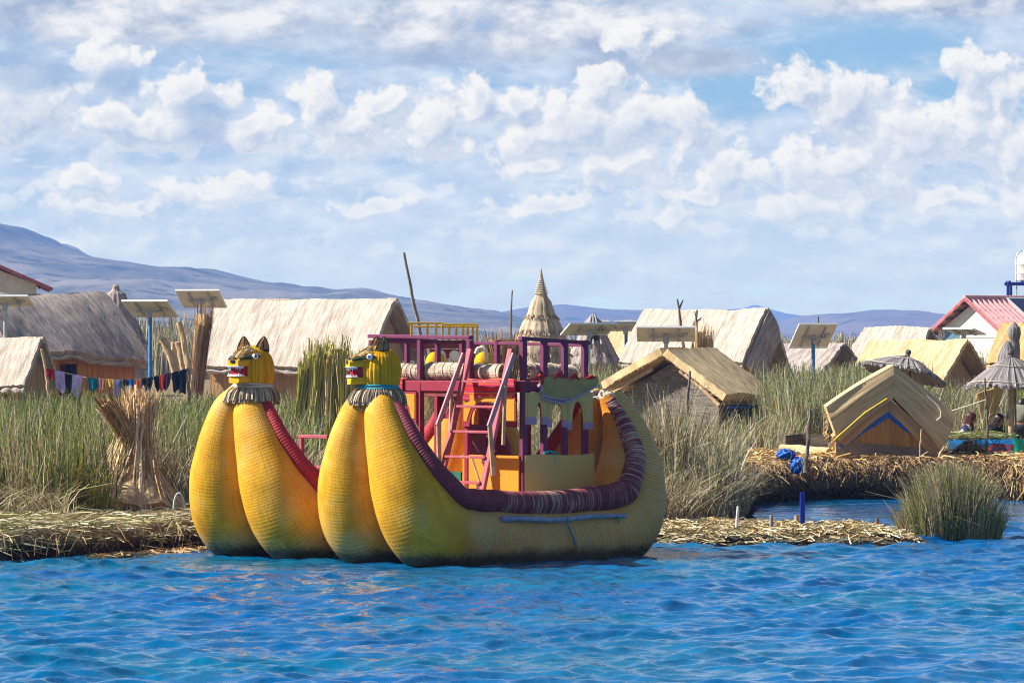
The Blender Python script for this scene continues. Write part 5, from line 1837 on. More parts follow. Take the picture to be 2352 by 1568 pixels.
mb.build('lower_mat', m_straw('grey_lower_mat', (.17, .12, .09), (.40, .29, .20), 30, 1.0), hH)
mb = MB()
mb.tube([(.66, -.45, 1.25), (.86, -.47, 1.08), (.93, -.48, .96), (.92, -.48, .84), (.85, -.47, .78)], .022, 7); mb.build('rope_end', M_ROPE, hH)
# 7, 8, 9  group behind it
hut('reed_hut', 'pale straw hut with brown gable, rearmost in front of the far hills at right', at_px(2062, 172), 172, -27, 2.6, 3.2, 2.62, 1.4, M_THATCH_PALE, M_WALL_REED, p=1.0, seed=24, sag=.02, ridge=False, flare=.15)
hut('reed_hut', 'yellow straw hut between the white house and the tent shaped hut', at_px(2112, 136), 136, -31, 3.2, 3.6, 2.12, .9, M_THATCH_TAN, M_WALL_TAN, p=1.0, seed=27, sag=.02, ridge=False, gover=.5)
hut('reed_hut', 'squat grey hut with a brown hooded gable beside the tilted solar panel', at_px(1868, 150), 150, -42, 2.6, 2.4, 2.03, 1.1, M_THATCH_GREY, M_WALL_REED, p=1.0, seed=30, sag=.02, gover=.6)
hut('reed_hut', 'straw yellow hut mostly hidden behind two solar panels in the middle distance', at_px(1442, 172), 172, -20, 2.0, 3.2, 2.95, 1.4, M_THATCH_TAN, M_WALL_TAN, p=1.05, seed=33, sag=.02)
hut('reed_hut', 'orange straw hut corner at the right picture edge behind the parasol', at_px(2372, 118), 118, -30, 1.7, 1.8, 2.55, 1.5, M_THATCH_WARM, M_WALL_REED, p=1.0, seed=36, sag=.02)

# planks, tarps and other parts of single huts
mb = MB(); mb.box((-1.31, -1.28, -.35), (-1.285, .9, .30)); mb.build('tarp_skirt', M_BLUE_TARP, hD)
mb = MB()
mb.tube([(-1.14, -1.60, .95), (-1.10, -1.0, 1.42), (-1.06, -.4, 1.80)], .05, 8, wob=.1); mb.build('barge_pole', M_WOOD_PALE, hD)
mb = MB(); mb.tube([(-1.06, .4, 1.85), (-1.1, 1.0, 1.55), (-1.14, 1.60, 1.15)], .05, 8, wob=.1)
mb.build('barge_pole', M_WOOD_PALE, hD)
mb = MB()
mb.bar((-.95, -1.72, .90), (.9, -1.72, .90), .03, .07); mb.build('eave_tarp', M_BLUE_TARP, hD)
# thatched towers
def cone_hut(name, label, cx, cy, prof, mat, cat='hut', group=None, seed=1, tilt=0.0, wallprof=None, tiers=()):
    z0 = gz(cx, cy)
    t = thing(name, label, cat, (cx, cy, z0), 0, group)
    rnd = random.Random(seed)
    mb = MB()
    seg = 64
    pr = sorted([(z, r) for r, z in prof])
    zs = np.linspace(pr[0][0], pr[-1][0], 60)
    rr = np.interp(zs, [p[0] for p in pr], [p[1] for p in pr])
    vs = []; uv = []; fs = []
    for i, (z, r) in enumerate(zip(zs, rr)):
        for j in range(seg + 1):
            a = 2 * math.pi * j / seg
            g = 1 + .05 * math.sin(j * 2.9 + seed) * math.sin(j * 1.7) + .02 * rnd.uniform(-1, 1)
            if j == seg: g = 1 + .05 * math.sin(seed) * 0
            vs.append((r * g * math.cos(a), r * g * math.sin(a), z)); uv.append((a * .9, z))
    for i in range(59):
        for j in range(seg):
            k = i * (seg + 1) + j; k2 = i * (seg + 1) + (j + 1) % seg
            fs.append((k, k2, k2 + seg + 1, k + seg + 1))
    mb.add(vs, fs, uv)
    for zt_, rt_ in tiers:
        ring = [(rt_ * math.cos(a), rt_ * math.sin(a), zt_) for a in np.linspace(0, 6.283, 60)]
        for q in ring:
            mb2 = Vector((q[0], q[1], -rt_ * 1.2)).normalized()
            straw_edge(mb, [q, q], tuple(mb2), 5, .16, rnd.randint(0, 9999), None, .05, .12)
    mb.build('roof', mat, t)
    return t


d = 140; px = d / F
tz = lambda y, d: HC - (y - HY) * d / F
g0 = gz(gx(1243, d), d)
tw = cone_hut('lookout_hut', 'tall pointed straw tower hut with tiered thatch, behind the boat deck', gx(1243, d), d,
         [(.01, tz(617, d) - g0), (.10, tz(655, d) - g0), (.20, tz(683, d) - g0), (.30, tz(692, d) - g0), (.43, tz(722, d) - g0), (.46, tz(725, d) - g0), (.67, tz(758, d) - g0), (.70, tz(761, d) - g0),
          (.86, tz(800, d) - g0), (.90, tz(832, d) - g0), (.86, .0), (.86, -.2)], m_straw('tower_thatch', (.24, .17, .10), (.64, .51, .36), 16, 1.6, patch=.2), seed=2, tiers=((tz(726, d) - g0, .46), (tz(762, d) - g0, .70), (tz(812, d) - g0, .88)))
mb = MB()
for k in range(9):
    z = tz(640, d) - g0 - k * .055
    r = .06 + .016 * k
    mb.tube([(r * 1.12 * math.cos(a), r * 1.12 * math.sin(a), z) for a in np.linspace(0, 6.283, 18)], .014, 5, False)
mb.build('binding', M_ROPE, tw)
d = 146; g0 = gz(gx(1362, d), d)
cj = cone_hut('cone_hut', 'small dark grey conical thatched hut with an opening, right of the tower', gx(1362, d), d,
         [(.02, tz(720, d) - g0), (.30, tz(742, d) - g0), (.50, tz(780, d) - g0), (.74, tz(815, d) - g0), (.92, tz(835, d) - g0), (.85, 0), (.85, -.2)], M_THATCH_GREY, seed=5, tiers=((tz(812, d) - g0, .70), (tz(838, d) - g0, .92)))
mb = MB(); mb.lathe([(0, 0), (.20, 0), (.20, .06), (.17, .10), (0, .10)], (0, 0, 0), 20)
mb.v = [(p[0], -.46 - p[2], tz(768, d) - g0 + p[1] * 1.1) for p in mb.v]; mb.build('opening', M_BLACK, cj)  # solid black disc: the shade inside the opening is put into its colour
mb = MB()
for dx in (-.26, 0, .26): mb.tube([(dx, -.62, tz(790, d) - g0), (dx * .2, -.12, tz(722, d) - g0)], .03, 6)
mb.build('frame_pole', M_STEEL, cj)
d = 163; g0 = gz(gx(262, d), d)
cone_hut('cone_hut', 'dark conical thatched hut with a knob on top, behind the large grey hut', gx(266, d), d,
         [(.04, tz(652, d) - g0), (.13, tz(657, d) - g0), (.12, tz(666, d) - g0), (.32, tz(672, d) - g0), (.50, tz(700, d) - g0), (.78, tz(740, d) - g0), (1.10, tz(785, d) - g0), (1.0, 0), (1.0, -.2)], M_THATCH_GREY, seed=7, tiers=((tz(783, d) - g0, 1.08),))

# ------------------------------------------------------------------ plastered houses
def corrug(mb, o, A, Bv, la, lb, pitch=.30, h=.05, up=(0, 0, 1)):
    """corrugated sheet: waves across A, running along B"""
    n = int(la / pitch * 6)
    G = []
    o = Vector(o); A = Vector(A).normalized(); Bv = Vector(Bv).normalized(); N = A.cross(Bv).normalized()
    if N.z < 0: N = -N
    for i in range(n + 1):
        a = la * i / n
        off = N * (h * math.cos(2 * math.pi * a / pitch))
        G.append([o + A * a + Bv * (lb * g) + off for g in (0, .25, .5, .75, 1)])
    mb.sheet(G if (A.cross(Bv)).z > 0 else [list(r) for r in reversed(G)], .02)


def house(name, label, cx, cy, yaw, L, W, zw, rise, gover, eover, wall, roofm, base):
    """gable house in its own frame: ridge along x, front eave at -y; z measured from base"""
    t = thing(name, label, 'house', (cx, cy, base), R(yaw), 'plastered houses with red roofs')
    w = W / 2
    wb = MB()
    poly = [(-w, -.3), (w, -.3), (w, zw), (0, zw + rise * w / (w + eover) ), (-w, zw)]
    for x in (-L / 2, L / 2):
        wb.prism(poly, .12, ((x, 0, 0), (0, 1, 0), (0, 0, 1)))
    for y in (-w + .06, w - .06):
        wb.box((-L / 2 + .062, y - .058, -.3), (L / 2 - .062, y + .058, zw))
    wo = wb.build('wall', wall, t, smooth=False)
    rb = MB()
    zr = zw + rise + .10
    sl = math.hypot(w + eover, rise + rise * eover / w * 0)
    for sg in (-1, 1):
        e = Vector((0, sg * (w + eover), -(rise) - rise * eover / w))
        corrug(rb, (-L / 2 - gover, 0, zr), (1, 0, 0), e, L + 2 * gover, e.length)
    ro = rb.build('roof', roofm, t)
    rc = MB(); rc.tube([(-L / 2 - gover - .03, 0, zr + .03), (L / 2 + gover + .03, 0, zr + .03)], .07, 10); rc.build('ridge_cap', roofm, ro)
    pb = []
    for sg in (-1, 1):
        for k in range(5):
            f = (k + .5) / 5
            y = sg * (w + eover) * f; z = zr - (rise + rise * eover / w) * f - .10
            MB().bar((-L / 2 - gover + .04, y, z), (L / 2 + gover - .04, y, z), .10, .12).build('purlin', m_brown, ro)
        e = Vector((0, sg * (w + eover), -(rise) - rise * eover / w))
        for x in (-L / 2 - gover - .02, L / 2 + gover + .02):
            fb = MB(); fb.bar((x, 0, zr - .05), Vector((x, 0, zr - .05)) + e, .03, .13, up=(0, 0, 1))
            fb.build('barge_board', M_REDROOF if False else m_barge, ro)
    return t, wo, ro


m_brown = m_plain('brown_purlin', (.22, .11, .06), .8, .3, 6)
m_barge = m_plain('red_barge_board', (.40, .12, .12), .7, .3, 5)
M_PINKROOF = m_plain('sunbleached_red_roofing', (.70, .36, .35), .65, .18, 2.2)
d = 190; px = d / F
base = .4
xg = gx(2218, d)
hw, wo_, ro_ = house('white_house', 'small white house with a pink corrugated roof at the right edge', xg + (2.6) * math.cos(R(41)) + .05, d + 2.6 * math.sin(R(41)), 41, 4.6, 3.7, tz(745, d) - base - .27, 1.28, .42, .38, M_WHITE, M_PINKROOF, base)
mb = MB(); mb.box((-2.372, .55, 2.35), (-2.362, 1.55, 2.95)); wf = mb.build('window', M_ALU, hw)
mb = MB(); mb.box((-2.385, .62, 2.42), (-2.374, 1.48, 2.9)); mb.build('pane', m_plain('blue_glass', (.10, .20, .30), .1, .2, 2, spec=.6), wf)
mb = MB(); mb.box((-1.9, -1.885, .2), (-.2, -1.87, 2.75)); mb.build('door_curtain', m_plain('teal_curtain', (.01, .11, .17), .7, .25, 4), hw)
mb = MB(); mb.box((-2.385, -1.80, 2.60), (-2.366, 1.80, 2.625)); mb.build('wall_batten', M_CREAM, hw)
d = 205; px = d / F
house('cream_house', 'cream walled house under a red roof at the left picture edge, behind the grey hut', gx(-140, d), d + 2.5, 97, 5.0, 8.0, tz(652, d) - .4, 1.75, .35, .7, M_CREAM, M_REDROOF, .4)

# water tank on its blue stand
d = 197; x0 = gx(2368, d + 6); b0 = .4
tk = thing('water_tank', 'white water tank with a conical lid on a blue steel stand above the white house', 'water tank', (x0, d + 6, b0))
zt_ = tz(655, d + 6) - b0
for sx in (-1, 1):
    for sy in (-1, 1):
        MB().bar((sx * .95, sy * .6, 0), (sx * .95, sy * .6, zt_), .12, .12, up=(1, 0, 0)).build('leg', m_plain('royal_blue_steel', (.012, .045, .36), .45, .2) if (sx, sy) == (-1, -1) else bpy.data.materials['royal_blue_steel'], tk)
mb = MB()
for sy in (-1, 1): mb.bar((-1.1, sy * .6, zt_ + .06), (1.1, sy * .6, zt_ + .06), .10, .14)
for sx in (-1, -.35, .35, 1): mb.bar((sx, -.66, zt_ + .16), (sx, .66, zt_ + .16), .09, .06)
mb.build('platform', bpy.data.materials['royal_blue_steel'], tk)
mb = MB()
mb.lathe([(0, 0), (.52, 0), (.55, .03), (.55, .30), (.565, .33), (.55, .36), (.55, .70), (.565, .73), (.55, .76), (.55, .98), (.52, 1.04), (.30, 1.20), (.18, 1.24), (.18, 1.33), (0, 1.35)], (-.15, 0, zt_ + .195), 40)
mb.build('tank_body', m_plain('tank_plastic', (.60, .57, .52), .45, .06, 2), tk)
mb = MB()
mb.tube([(-.66, -.2, .4), (-.66, -.2, zt_ + 1.25), (-.60, -.2, zt_ + 1.45), (-.4, -.2, zt_ + 1.52)], .03, 7); mb.tube([(-.30, -.62, .4), (-.30, -.62, zt_ + .9)], .03, 7)
mb.build('pipe', M_STEEL, tk)

# ------------------------------------------------------------------ solar panels on posts
def solar(label, xd, yd, d, w, h, pitch, yaw, post_m, post_to=None, base=None, lean=0.0, cell_frame=M_ALU):
    x = gx(xd, d)
    z0 = (gz(x, d) if base is None else base)
    zc = HC - (yd - HY) * d / F
    t = thing('solar_panel', label, 'solar panel', (x, d, z0), 0, 'solar panels on posts')
    hgt = zc - z0
    MB().tube([(0, 0, -.1), (lean * .5, 0, hgt * .5), (lean, 0, hgt - .05)], .055, 10).build('post', post_m, t)
    rot = Matrix.Translation((lean, 0, hgt)) @ Matrix.Rotation(R(yaw), 4, 'Z') @ Matrix.Rotation(R(-pitch), 4, 'X')
    mb = MB(); mb.box((-w / 2 + .03, -h / 2 + .03, .02), (w / 2 - .03, h / 2 - .03, .035)); mb.v = [rot @ Vector(p) for p in mb.v]
    cell = mb.build('cells', M_PANEL_CELL, t)
    mb = MB(); mb.box((-w / 2 + .03, -h / 2 + .03, .004), (w / 2 - .03, h / 2 - .03, .018)); mb.v = [rot @ Vector(p) for p in mb.v]
    mb.build('back_sheet', M_PANEL_BACK, t)
    mb = MB()
    for s in (-1, 1):
        mb.bar((-w / 2, s * (h / 2 - .0), .02), (w / 2, s * (h / 2), .02), .04, .06); mb.bar((s * (w / 2 - .02), -h / 2 + .022, .02), (s * (w / 2 - .02), h / 2 - .022, .02), .04, .055)
    mb.v = [rot @ Vector(p) for p in mb.v]; mb.build('frame', cell_frame, t)
    mb = MB()
    for s in (-.22, .22): mb.bar((s * w, -h * .42, -.03), (s * w, h * .42, -.03), .05, .05)
    mb.bar((-w * .3, 0, -.075), (w * .3, 0, -.075), .06, .04); mb.tube([(0, 0, -.25), (0, 0, -.06)], .08, 10)
    mb.box((w * .28, -.12, -.05), (w * .28 + .14, .02, -.002))
    mb.v = [rot @ Vector(p) for p in mb.v]; mb.build('bracket', M_STEEL, t)
    return t


solar('solar panel on a grey post cut off by the left picture edge', 12, 692, 128, 1.5, .9, 17, -8, M_STEEL)
solar('pale backed solar panel on a tall blue post before the grey hut', 345, 710, 128, 1.35, 1.0, 25, -16, M_POST_BLUE)
solar('solar panel tilted on a brown reed bundle mast, left of the big pale hut', 462, 687, 146, 1.45, .95, 33, -14, M_STEEL)
solar('white edged solar panel on a grey post between the tower and the cone hut', 1352, 757, 136, 1.5, .75, 24, 22, M_STEEL)
solar('dark solar panel on a blue post in front of the half hidden yellow hut', 1438, 750, 150, 1.6, .7, 22, -12, M_POST_BLUE, cell_frame=m_plain('blue_grey_frame', (.10, .2, .33), .5, .15))
solar('wide solar panel on a grey post in front of the grey hut gable sticks', 1530, 768, 124, 1.58, .85, 25, -3, M_STEEL)
solar('steeply tilted solar panel showing its backing frame, on a blue post among the reeds', 1868, 772, 134, 1.22, 1.0, 42, 20, M_POST_BLUE)
solar('narrow solar panel on a steel post seen nearly edge on before the white house', 2215, 762, 150, 1.1, .9, 12, -34, M_STEEL)
# flat panel lying on the pink roof
t = thing('solar_panel', 'dark blue solar panel lying flat on the pink roof', 'solar panel', (0, 0, 0), 0, 'solar panels on posts')
M_ = mw(hw)
zr_ = tz(745, 190) - base - .27 + 1.28 + .10
sl_ = (1.28 * (1 + .38 / 1.85)) / (1.85 + .38)
def rp(x, y, h=.0): return M_ @ Vector((x, y, zr_ + y * sl_ + .055 + h))
t.location = rp(.55, -1.0)
for nm, a, b, h0, h1, mt in (('frame', (-.35, -.12), (1.9, -1.75), .0, .05, M_ALU), ('cells', (-.27, -.20), (1.82, -1.67), .052, .060, M_PANEL_CELL)):
    vs = [rp(a[0], a[1], h0), rp(b[0], a[1], h0), rp(b[0], b[1], h0), rp(a[0], b[1], h0), rp(a[0], a[1], h1), rp(b[0], a[1], h1), rp(b[0], b[1], h1), rp(a[0], b[1], h1)]
    MB().add(vs, [(0, 1, 2, 3), (7, 6, 5, 4), (0, 4, 5, 1), (1, 5, 6, 2), (2, 6, 7, 3), (3, 7, 4, 0)]).build(nm, mt, t, world_space=True, smooth=False)
# ------------------------------------------------------------------ poles, stakes, sticks
def stick(name, label, pts, r0, r1, mat, cat, group=None, fork=None, wob=.12, seg=9):
    P = [Vector(p) for p in pts]
    # a slight natural bend
    n = 12
    Q = []
    for k in range(n):
        f = k / (n - 1) * (len(P) - 1); i = min(int(f), len(P) - 2)
        q = P[i].lerp(P[i + 1], f - i)
        Q.append(q + Vector((random.uniform(-1, 1), random.uniform(-1, 1), 0)) * min(r0 * .45, .02) * (0 < k < n - 1))
    mb = MB(); mb.tube(Q, [r0 + (r1 - r0) * k / (n - 1) for k in range(n)], seg, wob=wob)
    for f in fork or []: mb.tube(f[0], f[1], 7, wob=.1)
    o = mb.build(name, mat, None, loc=P[0])
    tag(o, label, cat, group)
    return o


WP = 'wooden poles standing in the village'
d = 118; stick('pole', 'tall leaning grey pole rising highest above the boat deck', [Wp(982, 838, d), Wp(955, 720, d), Wp(928, 580, d)], .062, .032, m_plain('grey_driftwood', (.24, .21, .20), .9, .25, 9, spec=.05), 'pole', WP)
d = 130; stick('pole', 'thin crooked dark pole against the hills, left of the straw tower', [Wp(1176, 830, d), Wp(1173, 740, d), Wp(1177, 666, d)], .04, .022, M_WOOD, 'pole', WP)
d = 80; p = Wp(1574, 0, d); stick('pole', 'slim grey pole in front of the low tan hut', [(p.x, d, gz(p.x, d)), Wp(1577, 950, d), Wp(1585, 852, d)], .028, .022, M_WOOD, 'pole', WP)
d = 84.2; stick('pole', 'dark crooked pole beside the blue tarp on the bank', [Wp(1850, 1085, d), Wp(1853, 1030, d), Wp(1861, 940, d)], .042, .03, M_WOOD, 'pole', WP)
d = 88; stick('pole', 'dark crooked branch pole before the parasol', [Wp(2267, 1040, d), Wp(2268, 960, d), Wp(2262, 868, d)], .028, .018, M_WOOD, 'pole', WP)
d = 86.6; stick('pole', 'short pale post leaning in front of the tent shaped hut', [Wp(2113, 1060, d), Wp(2114, 1020, d), Wp(2117, 985, d)], .018, .016, M_WOOD_PALE, 'pole', WP)
d = 86.4; stick('pole', 'pale slanting stake at the right corner of the tent shaped hut', [Wp(2148, 1070, d), Wp(2158, 1045, d), Wp(2170, 1025, d)], .026, .022, M_WOOD_PALE, 'pole', WP)
d = 152; stick('pole', 'short dark stick above the pale hut near the white house', [Wp(2173, 820, d), Wp(2168, 790, d), Wp(2161, 757, d)], .04, .03, M_WOOD, 'pole', WP)
d = 140; stick('pole', 'short dark stick behind the tilted solar panel', [Wp(1880, 800, d), Wp(1879, 760, d), Wp(1879, 727, d)], .035, .025, M_WOOD, 'pole', WP)
# forked sticks
d = 127
stick('forked_stick', 'tall forked dark stick standing before the pale hut', [Wp(1574, 880, d), Wp(1568, 790, d), Wp(1560, 708, d)], .055, .035, M_WOOD, 'stick', 'forked sticks before the pale hut',
      fork=[([Wp(1560, 710, d), Wp(1557, 695, d), Wp(1556, 686, d)], [.034, .028, .02]), ([Wp(1560, 710, d), Wp(1565, 698, d), Wp(1569, 688, d)], [.03, .022, .015])])
stick('forked_stick', 'shorter dark stick with twigs beside the tall fork', [Wp(1586, 880, d + .4), Wp(1592, 790, d + .4), Wp(1601, 712, d + .4)], .07, .03, M_WOOD, 'stick', 'forked sticks before the pale hut',
      fork=[([Wp(1599, 738, d + .4), Wp(1608, 733, d + .4), Wp(1611, 728, d + .4)], [.03, .022, .01]), ([Wp(1598, 728, d + .4), Wp(1595, 715, d + .4)], [.02, .012])])


def reed_bundle(name, label, foot, top, r, mat, cat='reed bundle', group=None, ties=(.2, .45, .7), flare=.0, topflare=.25, ntuft=90, cols=None, seed=1, bend=None):
    """sheaf of reeds: ribbed bound core, loose stalks over it, frayed head"""
    rnd = random.Random(seed)
    foot = Vector(foot); top = Vector(top)
    t = thing(name, label, cat, foot, 0, group)
    ax = top - foot; L = ax.length; ax.normalize()
    n1 = ax.orthogonal().normalized(); n2 = ax.cross(n1)
    bend = Vector(bend) if bend else Vector((0, 0, 0))
    ctr = lambda f: ax * (L * f) + bend * (4 * f * (1 - f))
    rad = lambda f: r * (1 + flare * max(0, 1 - f * 2.2) ** 1.5 + topflare * max(0, (f - .7) / .3) ** 1.2 - .10 * math.sin(f * math.pi))
    mb = MB()
    mb.tube([ctr(f) for f in np.linspace(-.02, .96, 16)], [rad(f) * .86 for f in np.linspace(0, 1, 16)], 16, wob=.10)
    mb.build('core', mat, t)
    n = ntuft * 4
    a = RS.rand(n) * 6.283; f0 = RS.uniform(0, .55, n); f1 = np.clip(f0 + RS.uniform(.25, .55, n), 0, 1.0)
    f1[: n // 3] = RS.uniform(.9, 1.08, n // 3)
    N1 = np.array(n1); N2 = np.array(n2)
    def pt(f, a, ex):
        c = np.array([tuple(ctr(x)) for x in f])
        rr = np.array([rad(x) for x in f]) * ex
        return c + (N1[None] * np.cos(a)[:, None] + N2[None] * np.sin(a)[:, None]) * rr[:, None]
    b = pt(f0, a, 1.0); e = pt(f1, a + RS.normal(size=n) * .12, 1.02 + .5 * RS.rand(n) * (f1 > .88)) + RS.normal(size=(n, 3)) * .02
    m_ = pt((f0 + f1) / 2, a, 1.05 + .05 * RS.rand(n))
    cc = cols[RS.randint(len(cols), size=n)] * (.7 + .6 * RS.rand(n, 1))
    V, Q, c_ = blades(b, e, m_, RS.uniform(.014, .028, n), cc, 4, .6)
    o = np_mesh('stalks', V + 0.0, Q, M_STRAND, c_); o.parent = t
    mb = MB()
    for f in ties:
        c = ctr(f); rr = rad(f) * 1.03
        mb = MB()
        mb.tube([c + (n1 * math.cos(x) + n2 * math.sin(x)) * rr + ax * .012 * math.sin(2 * x) for x in np.linspace(0, 6.283, 22)], .013, 6, False)
        mb.build('tie', M_ROPE, t)
    return t


GOLD = np.array([(.70, .49, .25), (.56, .37, .17), (.78, .61, .37), (.44, .27, .12), (.74, .58, .40)])
GREENB = np.array([(.46, .42, .09), (.33, .32, .06), (.56, .50, .16), (.60, .50, .25), (.22, .22, .05)])
BROWNB = np.array([(.26, .14, .06), (.36, .20, .09), (.18, .10, .05), (.44, .28, .14)])
M_GREENB = m_straw('green_bundle', (.14, .13, .03), (.40, .36, .12), 40, 1.5)
# the golden stook on the landing
d = 68.6
st = thing('reed_stook', 'golden stook of dry reed bundles tied at the waist, standing on the straw landing', 'reed stook', (gx(312, d), d, gz(gx(312, d), d)))
b0 = st.location.z
def stook_part(fx, fy, tx, tz_, ty, r, fl, seed, name='bundle', wx=312, wy=1052, cols=GOLD, n=520):
    foot = Vector((gx(fx, d), fy, b0 - .02)); waist = Wp(wx, wy, d) + Vector((0, ty * .3, 0)); tip = Wp(tx, tz_, d) + Vector((0, ty, 0))
    f_ = np.linspace(0, 1, 18)
    ctr = [(foot * (1 - q) ** 2 + waist * 2 * q * (1 - q) * 1.0 + tip * q * q) for q in f_]
    rad = [r * (.80 + fl * max(0, (.5 - q) * 2) ** 1.3 + .12 * max(0, (q - .75) * 4) ** 1.2) for q in f_]
    mb = MB()
    mb.tube(ctr, [x * .9 for x in rad], 14, wob=.12)
    o = mb.build(name, M_BUNDLE, st, world_space=True)
    a = RS.rand(n) * 6.283
    i0 = RS.randint(0, 12, n); i1 = np.minimum(i0 + RS.randint(3, 8, n), 17); i1[: n // 5] = 17
    Cn = np.array([tuple(c) for c in ctr]); Rd = np.array(rad)
    N1 = np.stack([np.cos(a), np.sin(a), np.zeros(n)], 1)
    bb = Cn[i0] + N1 * Rd[i0][:, None]; ee = Cn[i1] + N1 * (Rd[i1] * (1 + .35 * RS.rand(n) * (i1 == 17)))[:, None] + RS.normal(size=(n, 3)) * .03
    ee[i1 == 17] += np.array([0, 0, .06]) + RS.normal(size=((i1 == 17).sum(), 3)) * .05
    mm = Cn[(i0 + i1) // 2] + N1 * (Rd[(i0 + i1) // 2] * 1.06)[:, None]
    V, Q, c_ = blades(bb, ee, mm, RS.uniform(.012, .026, n), cols[RS.randint(len(cols), size=n)] * (.7 + .55 * RS.rand(n, 1)), 4, .6)
    s_ = np_mesh('stalks', V - np.array(tuple(st.location)), Q, M_STRAND, c_); s_.parent = o


stook_part(200, d - .5, 318, 935, .1, .135, 2.0, 1)
stook_part(245, d - .8, 330, 912, .05, .14, 1.9, 2)
stook_part(300, d - .85, 312, 908, .05, .135, 1.8, 3)
stook_part(352, d - .6, 326, 925, -.05, .14, 2.0, 4)
stook_part(398, d - .1, 258, 940, -.1, .125, 1.7, 5, wx=318)
stook_part(350, d - .2, 246, 925, -.35, .10, .6, 6, wx=335, wy=1010, cols=np.concatenate([BROWNB, GOLD[:2]]))
mb = MB()
c = Wp(311, 1040, d)
for k in range(3):
    mb.tube([(c.x + .31 * math.cos(a), d + .0 + .33 * math.sin(a), c.z + .03 * k + .02 * math.sin(2 * a + k)) for a in np.linspace(0, 6.283, 28)], .013, 6, False)
mb.build('tie', M_ROPE, st, world_space=True)

# stack of green bundles behind the boat
d = 88
ords = ['leftmost leaning', 'second', 'third', 'fourth', 'fifth', 'sixth', 'seventh', 'rightmost']
gb = [(660, 1075, 708, 835, .10), (684, 1080, 722, 812, .115), (706, 1083, 735, 800, .12), (728, 1085, 752, 815, .125), (752, 1085, 762, 822, .115), (772, 1085, 776, 790, .12), (796, 1082, 790, 818, .12), (818, 1080, 806, 828, .11)]
for k, (fx, fy, tx, ty_, r) in enumerate(gb):
    dd = d + (.35 if k % 2 else 0) - .1 * k * .3
    f = Vector((gx(fx, dd), dd, gz(gx(fx, dd), dd))); tp = Wp(tx, ty_, dd)
    lab = f'{ords[k]} bundle of tall green reeds in the row standing behind the far hull' if k in (0, 7) else f'{ords[k]} bundle from the left in the row of tall green reeds behind the hull'
    reed_bundle('reed_bundle', lab, f, tp, r, M_GREENB, group='tall green reed bundles behind the boat', ties=(.25, .5, .78), cols=GREENB if k not in (4, 6) else np.concatenate([GREENB, GOLD[:2]]), topflare=.35, seed=k, ntuft=110, bend=(.04 * (k - 3) * -.3, -.03, 0))
# dry bundles and logs between the left huts
d = 146
for k, (lab, fx, fy, tx, ty_, r, cols) in enumerate([
        ('brown reed bundle mast carrying a solar panel left of the pale hut', 448, 880, 470, 712, .17, BROWNB),
        ('slanting orange reed bundle leaning on the solar panel mast', 432, 880, 458, 735, .085, GOLD)]):
    f = Wp(fx, 0, d - 2 - k); f.z = .35
    reed_bundle('reed_bundle', lab, f, Wp(tx, ty_, d - 2 - k), r, M_BUNDLE, group='dry reed bundles by the left huts', cols=cols, seed=20 + k, ntuft=80)
d = 136
for k, (lab, pts, r) in enumerate([
        ('thick pale log leaning left beside the blue solar post', [(412, 880), (392, 820), (372, 778)], .13), ('brown log leaning left behind the pale log', [(436, 860), (425, 800), (411, 740)], .10),
        ('pale log leaning against the brown one', [(425, 880), (418, 835), (408, 785)], .11), ('short dark log end between the leaning logs', [(404, 850), (400, 820), (398, 785)], .09)]):
    stick('log', lab, [Wp(x, y, d + k * .6) for x, y in pts], r, r * .85, M_WOOD_PALE if k in (0, 2) else M_BUNDLE, 'log', 'logs leaning by the left huts', wob=.08)
# dark dry bush and sheaves in the middle distance
d = 126
reed_bundle('reed_bundle', 'dark brown bushy bundle with seed heads behind the boat deck', Vector((gx(1160, d), d, .35)), Wp(1160, 770, d), .25, M_BUNDLE, group='dry reed bundles in the middle distance', cols=BROWNB, topflare=.9, seed=40, ntuft=160)
d = 126.6
for k, (lab, fx, tx, ty_, r) in enumerate([('upright golden bundle behind the wide solar panel', 1602, 1607, 752, .10), ('slanting golden bundle right of the forked sticks', 1590, 1622, 765, .08), ('short golden bundle with cut top before the pale hut', 1630, 1627, 768, .09)]):
    reed_bundle('reed_bundle', lab, Vector((gx(fx, d), d, .35)), Wp(tx, ty_, d), r, M_BUNDLE, group='dry reed bundles in the middle distance', cols=GOLD, seed=50 + k, ntuft=60, ties=(.5, .75))
d = 134
for k, (lab, x, ty_, w) in enumerate([('reddish standing sheaf before the yellow straw hut', 2137 - 0, 865, .10), ('smaller reddish sheaf next to the standing sheaf', 2152, 872, .09)]):
    xx = 2130 + k * 22 - 0
    xx = (1920 + (775 + 70 * k) * .2723) * .919
    reed_bundle('reed_bundle', lab, Vector((gx(xx, d), d, .4)), Wp(xx + 2, 865 + 6 * k - 30, d), .10 + .02 * k, M_BUNDLE, group='reddish sheaves before the straw hut', cols=BROWNB * 1.2, topflare=.6, seed=60 + k, ntuft=50, ties=())
# stakes on the straw mat
d = 68.6
def stake(label, xd, y0, y1, w, mat, dd, square=True, lean=0.0, cap=None):
    x = gx(xd, dd); zb = tz(y0, dd); ztop = tz(y1, dd)
    mb = MB()
    if square: mb.bar((x, dd, zb - .15), (x + lean, dd, ztop), w, w * .7, up=(0, 1, 0))
    else: mb.tube([(x, dd, zb - .15), (x + lean * .5, dd, (zb + ztop) / 2), (x + lean, dd, ztop)], [w / 2 * 1.05, w / 2, w / 2 * .9], 10)
    o = mb.build('stake', mat, None, loc=(x, dd, zb))
    tag(o, label, 'stake', 'stakes in the straw mat')


